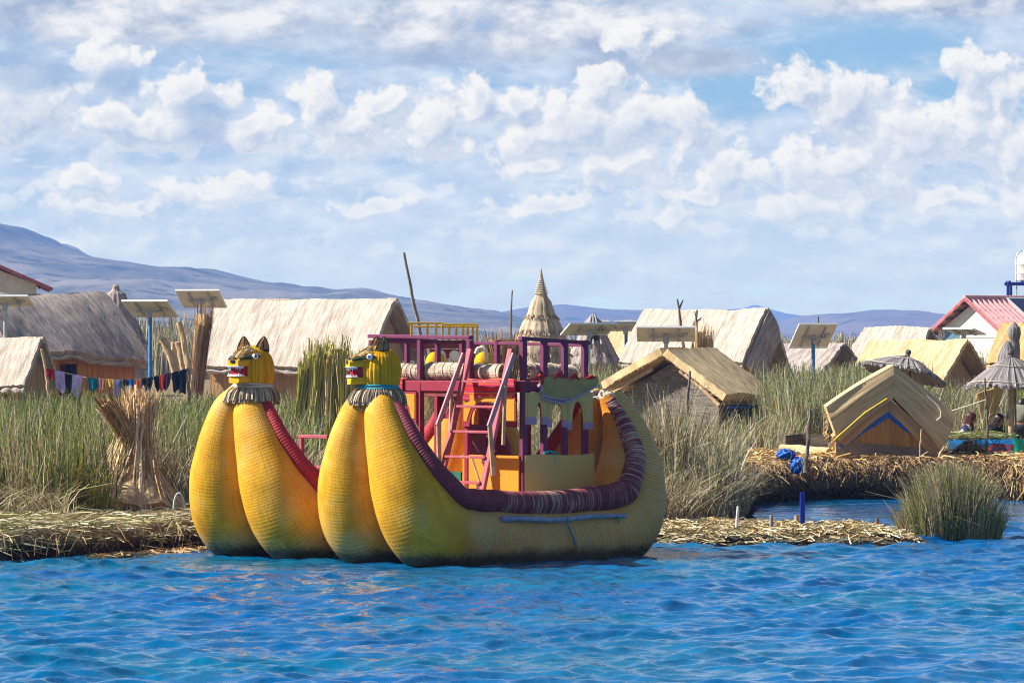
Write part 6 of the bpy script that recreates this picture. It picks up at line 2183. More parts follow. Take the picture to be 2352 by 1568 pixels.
stake('tall bright blue square stake standing in the straw mat', 1843, 1213, 1130, .075, m_plain('bright_blue_paint', (.008, .03, .33), .5, .25, 14), 69.3)
stake('thin white leaning stake at the front of the straw mat', 1690, 1230, 1162, .045, m_plain('white_pipe', (.60, .58, .56), .6, .1, 14), 68.0, False, .035)
stake('grey round stake between the white and blue stakes', 1772, 1222, 1182, .06, m_plain('grey_stake', (.24, .22, .23), .8, .3, 14), 68.4, False)
stake('short brown stump behind the blue stake', 1830, 1205, 1183, .075, M_WOOD_PALE, 70.6, False)
stake('little brown peg near the reed clump', 2015, 1201, 1190, .055, m_plain('brown_peg', (.22, .09, .06), .8, .3, 14), 69.4, False)

# reed clump in the water at right, small tuft, yellow tuft on the landing
def clump(name, label, cx, cy, rx, ry, n, h, dry, pale, lean, z0, hw=(.010, .018), extra=None):
    x = cx + RS.normal(size=n) * rx * .5; y = cy + RS.normal(size=n) * ry * .5
    x = np.clip(x, cx - rx, cx + rx); y = np.clip(y, cy - ry, cy + ry)
    e = np.clip(1 - ((x - cx) / rx) ** 2 * .55, .3, 1)
    hh = RS.uniform(h * .45, h, n) * e
    b = np.stack([x, y, np.full(n, z0)], 1)
    ln = np.stack([(x - cx) / rx * .22 + RS.normal(size=n) * lean, RS.normal(size=n) * lean], 1) * hh[:, None]
    t = b + np.concatenate([ln, hh[:, None]], 1)
    m_ = b + np.concatenate([ln * .25, (hh * .6)[:, None]], 1)
    k = RS.rand(n) < .16
    t[k] = m_[k] + np.stack([RS.normal(size=k.sum()) * .45, RS.normal(size=k.sum()) * .25, RS.uniform(-.4, .3, k.sum())], 1) * hh[k, None]
    c = pick(n, dry, pale) if extra is None else extra[RS.randint(len(extra), size=n)] * (.7 + .6 * RS.rand(n, 1))
    V, Q, cc = blades(b, t, m_, RS.uniform(hw[0], hw[1], n), c)
    o = np_mesh(name, V - np.array([cx, cy, z0]), Q, M_BLADE, cc)
    o.location = (cx, cy, z0)
    tag(o, label, 'plant')
    return o


d = 68.6
clump('reed_clump', 'dense round clump of green and tan reeds growing out of the water at right', gx(2190, d), d + .5, .70, .62, 4800, 1.25, .55, .10, .15, -.05)
clump('reed_clump', 'low dark grassy tuft on the front edge of the straw mat', gx(1637, 67.6), 67.6, .17, .12, 260, .22, .3, .1, .35, .0)
d = 66.9
clump('reed_clump', 'bright yellow green reed tuft at the front of the left reed bed', gx(165, d), d, .62, .35, 520, .95, .0, .0, .14, .38, extra=np.array([(.16, .20, .02), (.30, .26, .02), (.10, .15, .02), (.42, .30, .02)]))

# ------------------------------------------------------------------ washing line
d = 117
lpts = [(107, 847), (150, 856), (204, 868), (278, 873), (325, 871), (365, 863), (398, 856), (426, 848)]
def line_at(xd):
    return Wp(xd, np.interp(xd, [p[0] for p in lpts], [p[1] for p in lpts]), d)


mb = MB(); mb.tube([line_at(x) for x in np.linspace(103, 432, 40)], .012, 5)
cl = mb.build('washing_line', M_ROPE, None, loc=line_at(103)); tag(cl, 'washing line strung between the left huts above the reeds', 'rope')
stick('pole', 'brown slanting pole holding the left end of the washing line', [Wp(118, 935, d), Wp(108, 870, d), Wp(96, 800, d)], .05, .04, M_WOOD_PALE, 'pole', WP)
stick('pole', 'short pole holding the right end of the washing line', [Wp(436, 930, d), Wp(434, 880, d), Wp(432, 842, d)], .045, .04, M_WOOD, 'pole', WP)
k_ = 640 / 1904 * .919
wash = [(345, 405, 130, (.34, .02, .03), 'dark red cloth at the left end of the washing line'), (406, 480, 222, (.42, .36, .66), 'long lavender cloth with white top on the washing line'),
        (540, 615, 250, (.46, .40, .72), 'wide lavender shirt drooping on the washing line'), (648, 730, 215, (.01, .16, .22), 'teal cloth on the washing line'),
        (735, 757, 210, (.62, .22, .34), 'pink cloth on the washing line'), (760, 797, 215, (.50, .24, .14), 'brownish peach cloth on the washing line'), (800, 842, 200, (.72, .52, .10), 'yellow cloth on the washing line'),
        (846, 884, 270, (.40, .34, .62), 'narrow lavender cloth right of the yellow one'), (888, 906, 195, (.02, .16, .40), 'small blue cloth beside the narrow lavender one'), (912, 950, 230, (.03, .04, .045), 'black cloth between two blue ones on the line'),
        (955, 1000, 212, (.01, .14, .46), 'bright blue cloth on the washing line'), (1004, 1048, 252, (.62, .20, .13), 'salmon cloth on the washing line'), (1052, 1094, 235, (.02, .02, .025), 'black trousers next to the salmon cloth'),
        (1098, 1138, 215, (.02, .025, .05), 'navy cloth in the middle of the dark washing'), (1142, 1180, 212, (.012, .012, .02), 'black cloth left of the red orange one'), (1184, 1220, 215, (.72, .07, .02), 'red orange cloth on the washing line'),
        (1224, 1272, 205, (.07, .02, .07), 'dark purple cloth right of the red orange one'), (1276, 1330, 225, (.012, .015, .03), 'large black blanket on the washing line'), (1334, 1392, 245, (.015, .02, .05), 'navy striped blanket at the right end of the washing line')]
for i, (a, b, yb, col, lab) in enumerate(wash):
    xa, xb = a * k_, b * k_
    G = []
    n = 9
    for q in range(n):
        f = q / (n - 1)
        top = line_at(xa + (xb - xa) * f)
        bot = tz((900 + yb * 640 / 1904) * .919, d) + .05 * math.sin(5 * f + i) - .05 * math.sin(f * 3.14)
        row = []
        for g in np.linspace(0, 1, 9):
            sway = .05 * math.sin(f * 9 + i) * g
            row.append((top.x + (.04 * math.sin(i * 2.3) - .10 * (f - .5) * abs(xb - xa) * .011) * g, d - .018 - sway * .9, top.z + .015 + (bot - top.z) * g))
        G.append(row)
    mb = MB(); mb.sheet(G, .012)
    o = mb.build('hanging_cloth', m_plain('cloth_dye', col, .9, .25, 7, spec=.06), None, loc=tuple(line_at((xa + xb) / 2)))
    tag(o, lab, 'laundry', 'washing on the line')

# ------------------------------------------------------------------ parasols of reed
def parasol(label, cx, cy, z_tip, r, drop, z0, tilt=(0, 0), seed=1, post=True):
    t = thing('reed_parasol', label, 'parasol', (cx, cy, z0), 0, 'reed parasols')
    rnd = random.Random(seed)
    H = z_tip - z0
    rot = Matrix.Rotation(tilt[0], 3, 'X') @ Matrix.Rotation(tilt[1], 3, 'Y')
    mb = MB(); seg = 96; nr = 22
    vs = []; fs = []; uv = []; cs = []
    for i in range(nr):
        f = i / (nr - 1)
        rr = .05 + (r - .05) * f
        for j in range(seg):
            a = 2 * math.pi * j / seg
            lump = (.012 * ((j % 3) == 0) + .010 * math.sin(j * 2.3)) * (.3 + f)
            z = -drop * (f ** 1.25) - (.05 * f * f) + lump + .03 * math.sin(3 * a + seed) * f
            e = 1 + .03 * math.sin(j * 3.7) * (f > .9)
            p = rot @ Vector((rr * e * math.cos(a), rr * e * math.sin(a), z))
            vs.append((p.x, p.y, p.z + H - .12)); uv.append((a * .8, rr)); k = .62 + .38 * ((j * 7) % 5) / 4; cs.append((k, k, k))
    for i in range(nr - 1):
        for j in range(seg):
            fs.append((i * seg + j, (i + 1) * seg + j, (i + 1) * seg + (j + 1) % seg, i * seg + (j + 1) % seg))
    o_ = len(vs)
    vs += [(x, y, z - .05) for x, y, z in vs]; uv += uv[:o_]; cs += cs[:o_]
    fs += [tuple(o_ + q for q in reversed(f)) for f in fs[:(nr - 1) * seg]]
    for j in range(seg):
        a = (nr - 1) * seg + j; b = (nr - 1) * seg + (j + 1) % seg
        fs.append((a, o_ + a, o_ + b, b))
    mb.add(vs, fs, uv, cs)
    for k in range(150):
        a = rnd.uniform(0, 6.283)
        p = rot @ Vector((r * math.cos(a), r * math.sin(a), -drop - .05)); p = Vector((p.x, p.y, p.z + H - .12))
        straw_edge(mb, [p, p], (math.cos(a) * .8, math.sin(a) * .8, -.55), 1, .09, k, None, .03, .2)
    c_ = mb.build('canopy', m_gp, t)
    mb = MB()
    for f in (.45, .93):
        rr = .05 + (r - .05) * f
        ring = []
        for a in np.linspace(0, 6.283, 50):
            p = rot @ Vector((rr * math.cos(a), rr * math.sin(a), -drop * (f ** 1.25) - .05 * f * f + .025 + .03 * math.sin(3 * a + seed) * f)); ring.append((p.x, p.y, p.z + H - .12))
        mb.tube(ring, .010, 5, False)
    mb.build('binding', M_ROPE, c_)
    mb = MB(); top = rot @ Vector((0, 0, 0))
    mb.lathe([(0, -.06), (.075, -.05), (.06, .02), (.045, .05), (.07, .08), (.055, .14), (0, .16)], (0, 0, H - .12), 14, tilt=rot); mb.build('knob', m_gp2, t)
    MB().tube([(0, 0, -.15), (.01, 0, H * .5), (0, 0, H - .2)], [.06, .055, .045], 10, wob=.06).build('post', M_WOOD_PALE, t)
    for dx in (.10,):
        MB().tube([(dx, -.03, -.1), (dx * .8, -.03, H * .6), (dx * .5, -.02, H - drop * .5 - .15)], [.025, .02, .02], 8).build('prop', M_WOOD, t)
    return t


m_gp = m_straw('parasol_reed', (.13, .11, .105), (.44, .39, .38), 30, 1.6, patch=.3)
m_gp2 = m_straw('parasol_knob', (.06, .05, .045), (.22, .19, .18), 40, 2.0)
d = 91.5
parasol('grey reed parasol on a wooden post shading the seated people', gx(2322, d), d, tz(806, d), .92, .52, gz(gx(2322, d), d), seed=2)
d = 101
parasol('tilted grey reed parasol behind the tent shaped hut', gx(2084, d), d, tz(806, d), .92, .34, gz(gx(2084, d), d), tilt=(R(-8), R(14)), seed=5)
# jar shaped sheaves that crown two more roofs behind
d = 104
for k, (lab, xd, pr) in enumerate([('grey pointed reed sheaf peeking over the parasol', 2318, [(0, 781), (7, 786), (15, 800), (23, 818), (26, 850)]), ('jar shaped grey sheaf in front of the teal curtain', 2330, [(0, 738), (4, 739), (5, 746), (13, 750), (15, 765), (11, 783), (13, 800)])]):
    dd = d + 3 * k; px = dd / F
    x = gx(xd - 4 * (1 - k) , dd); z0 = gz(x, dd)
    prof = [(r * px, tz(y, dd) - z0) for r, y in pr]
    prof += [(prof[-1][0] * .6, .1), (prof[-1][0] * .6, -.2)]
    cone_hut('reed_sheaf', lab, x, dd, prof, m_gp, 'reed sheaf', 'grey sheaves behind the parasol', seed=70 + k)
# slanting reed mat behind the people, low fence left of the tent hut
d = 97.5
G = []
for f in np.linspace(0, 1, 10):
    a = Vector(Wp(2244, 905, d)).lerp(Wp(2262, 990, d), f); b = Vector(Wp(2312, 880, d + .6)).lerp(Wp(2275, 985, d + .6), f)
    G.append([a.lerp(b, g) + Vector((0, 0, .012 * math.sin(9 * g))) for g in np.linspace(0, 1, 10)])
m_mat = m_straw('mat_reed', (.34, .17, .05), (.68, .42, .16), 1.5, 30, patch=.3)
mb = MB(); mb.sheet(G, .05)
o = mb.build('reed_mat', m_mat, None, loc=tuple(Wp(2262, 990, d))); tag(o, 'golden reed mat leaning behind the seated women', 'mat')
d = 92
G = [[Wp(1800 + 100 * f, 1000 + 42 * g - 4 * math.sin(3 * f), d) + Vector((0, .1 * math.sin(4 * f), 0)) for g in np.linspace(0, 1, 8)] for f in np.linspace(0, 1, 14)]
mb = MB(); mb.sheet(G, .08); o = mb.build('reed_fence', m_straw('dark_reed_fence', (.05, .04, .03), (.22, .17, .12), 2.0, 30.0), None, loc=tuple(Wp(1850, 1042, d))); tag(o, 'low dark grey reed fence left of the tent shaped hut', 'fence')
stick('log', 'pale round reed log lying left of the tent shaped hut', [Wp(1795, 1030, 90), Wp(1850, 1034, 89.5), Wp(1905, 1038, 89)], .10, .085, M_BUNDLE, 'log', None)

# crumpled blue tarpaulin at the island corner
rnd = random.Random(3)
bt = thing('tarp_bundle', 'crumpled blue tarpaulin hanging over the left corner of the bank', 'tarpaulin', Wp(1815, 1062, 84.6))
for (cx_, cy_, rx, ry, sd) in ((1805, 1043, 21, 13, 1), (1832, 1068, 17, 20, 2)):
    c = Wp(cx_, cy_, 84.6 - .1 * sd); px = 84.6 / F
    mb = MB(); vs = []; fs = []
    nu, nv = 36, 22
    for i in range(nv):
        ph = math.pi * i / (nv - 1)
        for j in range(nu):
            a = 2 * math.pi * j / nu
            n_ = Vector((math.sin(ph) * math.cos(a), math.sin(ph) * math.sin(a), math.cos(ph)))
            cr = 1 + .22 * abs(math.sin(3 * a + 4 * ph + sd)) * math.sin(ph) - .16 * abs(math.sin(7 * a - 5 * ph + 2 * sd)) + .06 * rnd.uniform(-1, 1)
            vs.append(c + Vector((n_.x * rx * px * cr, n_.y * .16 * cr, n_.z * ry * px * cr)))
    for i in range(nv - 1):
        for j in range(nu): fs.append((i * nu + j, (i + 1) * nu + j, (i + 1) * nu + (j + 1) % nu, i * nu + (j + 1) % nu))
    mb.add(vs, fs); mb.build('fold', M_BLUE_TARP, bt, world_space=True)
    mb = MB(); mb.tube([c + Vector((rx * px * .9 * math.cos(a) * .5 + .02, -.17 + .02 * math.cos(a), ry * px * math.sin(a))) for a in np.linspace(-1.4, 1.4, 10)], .012, 5); mb.build('cord', M_ROPE, bt, world_space=True)

# ------------------------------------------------------------------ stall table with cut reeds
d = 90.2
tx0, tx1 = gx(2184, d), gx(2345, d)
zt = tz(1012, d)
tb = thing('stall_table', 'stall table covered by a blue tarp with a woven cloth at its front', 'table', ((tx0 + tx1) / 2, d + .4, gz((tx0 + tx1) / 2, d)))
for x in (tx0 + .1, tx1 - .1):
    for y in (d + .08, d + .8):
        MB().bar((x, y, .45), (x, y, zt - .03), .06, .06, up=(1, 0, 0)).build('leg', M_WOOD, tb, world_space=True)
mb = MB(); mb.box((tx0, d, zt - .03), (tx1, d + .9, zt)); mb.build('tabletop', M_WOOD_PALE, tb, world_space=True)
G = []
for i in range(30):
    f = i / 29; x = tx0 - .05 + (tx1 - tx0 + .1) * f
    dr = .13 + .07 * math.sin(7 * f) + .05 * math.sin(17 * f + 1)
    G.append([(x, d + .92, zt - .05), (x, d + .90, zt + .012), (x, d + .5, zt + .02 + .012 * math.sin(11 * f)), (x, d - .01, zt + .012 + .01 * math.sin(15 * f)), (x, d - .045 - .02 * math.sin(13 * f), zt - .05), (x, d - .055 - .03 * math.sin(9 * f), zt - dr)])
mb = MB(); mb.sheet(G, .006); mb.build('tarp_cover', m_plain('sky_blue_tarp', (.01, .17, .45), .5, .3, 9), tb, world_space=True)
mb = MB()
G = [[(gx(2270, d) + .55 * f, d - .09 - .02 * math.sin(9 * f), zt - .06 - .30 * g) for g in np.linspace(0, 1, 6)] for f in np.linspace(0, 1, 14)]
mb.sheet(G, .008)
m_chk, t_, o_ = new_mat('checked_weaving')
tc_ = t_.node('ShaderNodeTexCoord'); ck = t_.n.new('ShaderNodeTexChecker'); t_.put(ck.inputs[0], tc_.outputs['UV']); ck.inputs['Scale'].default_value = 16; ck.inputs[1].default_value = (.35, .05, .05, 1); ck.inputs[2].default_value = (.06, .10, .22, 1)
principled(t_, o_, ck.outputs[0], .9, spec=.05)
mb.build('woven_front', m_chk, tb, world_space=True)
n = 420
x = RS.uniform(tx0 + .05, tx1 - .35, n); y = RS.uniform(d + .05, d + .75, n)
cc = np.array([(.46, .46, .20), (.34, .36, .12), (.58, .54, .30), (.26, .30, .08)])[RS.randint(4, size=n)] * (.8 + .4 * RS.rand(n, 1))
V, Q, c_ = litter(x, y, zt + .03 + RS.rand(n) * .10, (.35, .8), cc, .08, (.014, .024), ang=RS.normal(size=n) * .3 + .15)
o = np_mesh('cut_reed_heap', V - np.array([(tx0 + tx1) / 2, d + .4, zt]), Q, M_STRAND, c_); o.location = ((tx0 + tx1) / 2, d + .4, zt)
tag(o, 'heap of pale green cut reeds spread on the blue covered table', 'reeds')
# brown root heap below the table
n = 900
x = gx(2228, 88.7) + RS.normal(size=n) * .22; y = 88.7 + RS.normal(size=n) * .15
b = np.stack([x, y, gzv(x, y) + RS.rand(n) * .30 * np.exp(-((x - gx(2228, 88.7)) / .3) ** 2)], 1)
t_ = b + np.stack([RS.normal(size=n) * .10, -np.abs(RS.normal(size=n)) * .08, RS.uniform(-.22, .05, n)], 1)
V, Q, c_ = blades(b, t_, (b + t_) / 2 + np.array([0, -.04, .05]), RS.uniform(.015, .03, n), palb[RS.randint(len(palb), size=n)] * (.5 + .5 * RS.rand(n, 1)), 3, .6)
p0 = np.array([gx(2228, 88.7), 88.7, .66]); o = np_mesh('root_heap', V - p0, Q, M_STRAND, c_); o.location = tuple(p0); tag(o, 'rounded heap of brown reed roots in front of the table', 'heap')
# green tarp draped at the picture edge
d = 89.4
G = [[Wp(2328 + 50 * f + 4 * math.sin(6 * f), 1000 + 14 * f, d) + Vector((0, -.10 * g - .05 * math.sin(11 * f) * g, -.60 * g - .05 * math.sin(7 * f))) for g in np.linspace(0, 1, 10)] for f in np.linspace(0, 1, 22)]
mb = MB(); mb.sheet(G, .01); o = mb.build('green_tarp', m_plain('emerald_tarp', (.01, .33, .20), .55, .3, 8), None, loc=tuple(Wp(2345, 1060, d))); tag(o, 'emerald green tarp draped beside the table at the right edge', 'tarpaulin')
# ropes
mb = MB(); mb.tube([Wp(2180, 1045, 87.2), Wp(2230, 1047, 87.2), Wp(2290, 1044, 87.4), Wp(2380, 1042, 87.6)], .014, 6)
tag(mb.build('rope', M_ROPE, None, loc=tuple(Wp(2180, 1045, 87.2))), 'slack pale rope strung low along the right bank', 'rope')
mb = MB(); mb.tube([Wp(2181, 945, 88.3), Wp(2220, 933, 88.1), Wp(2264, 918, 87.95)], .013, 6)
tag(mb.build('rope', M_ROPE, None, loc=tuple(Wp(2181, 945, 88.3))), 'pale guy rope from the tent shaped hut to the crooked branch pole', 'rope')
mb = MB(); mb.tube([Wp(411 - 12 * math.cos(q), 1168 - 36 * math.sin(q), 65.2) for q in np.linspace(0, 3.14, 16)], .016, 7)
tag(mb.build('rope', m_plain('pale_green_rope', (.42, .52, .44), .8, .2, 20), None, loc=tuple(Wp(400, 1168, 65.5))), 'loop of pale green mooring rope beside the far hull', 'rope')

# ------------------------------------------------------------------ the other boat, moored behind
d = 112
fb = thing('reed_boat', 'farther reed boat with yellow railing and red cabin seen over the near deck', 'boat', (gx(1040, d), d, .05))
px = d / F
M_YEL = m_paint('yellow_rail_paint', (.72, .46, .015), (.5, .35, .1), .15, 9)
M_RED = m_paint('red_cabin_paint', (.45, .04, .03), (.4, .2, .15), .2, 6)
def fbar(a, b, w, h, nm, mt, up=(0, 0, 1)): MB().bar(a, b, w, h, up=up).build(nm, mt, fb, world_space=True)
for (xa, xb, y, dd) in ((935, 1020, 742, d), (1014, 1098, 745, d - .2), (950, 1098, 750, d + 1.3)):
    fbar(Wp(xa, y, dd), Wp(xb, y, dd), .05, .05, 'rail', M_YEL)
for (x, dd) in ((945, d), (982, d), (1002, d), (1016, d - .2), (1032, d - .2), (1064, d - .2), (1096, d - .2), (1074, d + 1.3), (1086, d + 1.3), (1048, d + 1.3)):
    fbar(Wp(x, 786, dd), Wp(x, 744 if dd < d + 1 else 751, dd), .06, .06, 'rail_post', M_YEL, (1, 0, 0))
mb = MB(); a = Wp(940, 800, d - .3); b_ = Wp(1102, 786, d + 1.5); mb.box(tuple(a), (b_.x, b_.y, a.z + .16)); mb.build('deck', M_MAROON, fb, world_space=True)
mb = MB(); a = Wp(988, 822, d - .2); b_ = Wp(1092, 801, d + 1.2); mb.box(tuple(a), (b_.x, b_.y, a.z + .21)); mb.build('cabin', M_RED, fb, world_space=True)
mb = MB(); a = Wp(1066, 826, d - .25); b_ = Wp(1084, 804, d - .21); mb.box(tuple(a), (b_.x, b_.y, tz(804, d))); mb.build('painted_panel', M_YEL, fb, world_space=True)
for x in (1012, 1044):
    c = Wp(x, 816, d - .26)
    mb = MB(); mb.lathe([(0, -.03), (.12, -.03), (.13, 0), (.12, .03), (0, .03)], (0, 0, 0), 24)
    mb.v = [(c.x + p[0], c.y + p[2], c.z + p[1]) for p in mb.v]; mb.build('round_ornament', M_WHITE, fb, world_space=True)
for sg, x0 in ((0, 1000), (1, 1112)):
    # bow rolls with a knob of a head
    c0 = Wp(x0, 980, d - .5)
    for q in (-.3, .3):
        mb = MB(); mb.tube([(c0.x + 2.4, d + 2.0, .45), (c0.x + .9, d + .6, .4), (c0.x + .2 + q * .8, d - .2, .8), (c0.x + q * .6, d - .35, 1.5), (c0.x + q * .35, d - .3, 2.15)], [.5, .52, .48, .34, .2], 18)
        mb.build('hull_roll', M_HULL, fb, world_space=True)
    mb = MB(); mb.lathe([(0, 0), (.17, .01), (.23, .12), (.24, .25), (.19, .38), (.10, .46), (0, .48)], (c0.x, d - .3, 2.18), 26, groove=.03, ng=26)
    mb.build('bow_knob', M_HEAD, fb, world_space=True)
mb = MB(); mb.tube([Wp(1092, 812, d - .6), Wp(1098, 800, d - .6), Wp(1108, 797, d - .6), Wp(1116, 803, d - .6), Wp(1118, 830, d - .6)], .045, 10); mb.build('curved_roll', m_plain('whitewashed_reed', (.62, .56, .48), .9, .2, 18), fb, world_space=True)
# ------------------------------------------------------------------ people at the stall
def skin_mesh(nodes, edges, name, mat, parent, sub=2, root=0):
    """nodes: [(co, (rx, ry))]; continuous body grown with a Skin modifier, then baked"""
    me = bpy.data.meshes.new(name)
    me.from_pydata([tuple(c) for c, r in nodes], edges, [])
    o = bpy.data.objects.new(name, me); C.objects.link(o)
    sk = o.modifiers.new('Skin', 'SKIN'); sk.use_smooth_shade = True
    for i, (c, r) in enumerate(nodes):
        v = me.skin_vertices[0].data[i]
        v.radius = r if hasattr(r, '__len__') else (r, r)
        v.use_root = (i == root)
    o.modifiers.new('Sub', 'SUBSURF').levels = sub
    dg = bpy.context.evaluated_depsgraph_get()
    m2 = bpy.data.meshes.new_from_object(o.evaluated_get(dg))
    bpy.data.objects.remove(o)
    m2.materials.clear(); m2.materials.append(mat)
    m2.polygons.foreach_set('use_smooth', np.ones(len(m2.polygons), bool))
    o2 = bpy.data.objects.new(name, m2); C.objects.link(o2); o2.parent = parent
    return o2


def hand_nodes(nodes, edges, wrist_i, d, n, size=1.0):
    """palm, four fingers and a thumb; d points down the hand, n is the palm normal"""
    d = Vector(d).normalized(); n = Vector(n).normalized(); s = d.cross(n).normalized()
    w = Vector(nodes[wrist_i][0])
    p = len(nodes); nodes.append((w + d * .055 * size, (.034, .020))); edges.append((wrist_i, p))
    for k, (off, L) in enumerate(((-.027, .070), (-.009, .080), (.010, .074), (.027, .058))):
        a = len(nodes)
        nodes.append((w + d * .085 * size + s * off, .0095)); nodes.append((w + d * (.085 + L * .5) * size + s * off * 1.15 + n * .012, .0088)); nodes.append((w + d * (.085 + L * .9) * size + s * off * 1.2 + n * .034, .0075))
        edges += [(p, a), (a, a + 1), (a + 1, a + 2)]
    a = len(nodes)
    nodes.append((w + d * .04 * size - s * .038 + n * .008, .0105)); nodes.append((w + d * .075 * size - s * .052 + n * .02, .009))
    edges += [(p, a), (a, a + 1)]


def head_mesh(mb_skin, c, fwd, up, s=1.0):
    """face with brow, nose, lips, chin and ears"""
    f = Vector(fwd).normalized(); u = Vector(up); r = f.cross(u).normalized(); u = r.cross(f).normalized()
    vs = []; fs = []
    nu, nv = 36, 30
    for i in range(nv):
        ph = math.pi * i / (nv - 1)
        for j in range(nu):
            a = 2 * math.pi * j / nu
            x = math.sin(ph) * math.cos(a); y = math.sin(ph) * math.sin(a); z = math.cos(ph)
            X = x * .098; Y = y * .077; Z = z * .118
            if z < 0: Y *= 1 - .28 * (-z) ** 1.3; X *= 1 - .06 * (-z)
            if x > 0:
                X += .024 * math.exp(-((y / .16) ** 2)) * math.exp(-(((z + .22) / .17) ** 2))          # nose
                X -= .010 * (math.exp(-(((abs(y) - .38) / .16) ** 2)) * math.exp(-(((z - .05) / .12) ** 2)))   # eye sockets
                X += .006 * math.exp(-((y / .3) ** 2)) * (math.exp(-(((z + .50) / .05) ** 2)) + math.exp(-(((z + .60) / .05) ** 2)))  # lips
                X += .010 * math.exp(-((y / .3) ** 2)) * math.exp(-(((z + .86) / .14) ** 2))           # chin
            vs.append(Vector(c) + (f * X + r * Y + u * Z) * s)
    for i in range(nv - 1):
        for j in range(nu): fs.append((i * nu + j, (i + 1) * nu + j, (i + 1) * nu + (j + 1) % nu, i * nu + (j + 1) % nu))
    mb_skin.add(vs, fs)
    return f, r, u


def m_skin(name, col):
    m, t, out = new_mat(name)
    tc = t.node('ShaderNodeTexCoord')
    n_ = t.noise(tc.outputs['Object'], 14.0, 3.0)
    c = t.mix(n_, tuple(q * .85 for q in col), tuple(q * 1.1 for q in col))
    principled(t, out, c, .5, spec=.3, Subsurface_Weight=.08)
    return m


M_SKIN = m_skin('brown_skin', (.36, .18, .11))
M_HAIR = m_plain('dark_brown_hair', (.035, .020, .015), .45, .4, 40, spec=.4)
M_HAIR_RED = m_plain('reddish_hair_ends', (.075, .020, .015), .5, .4, 40, spec=.3)
M_EYEDARK = m_plain('dark_iris', (.02, .012, .01), .3, .1)


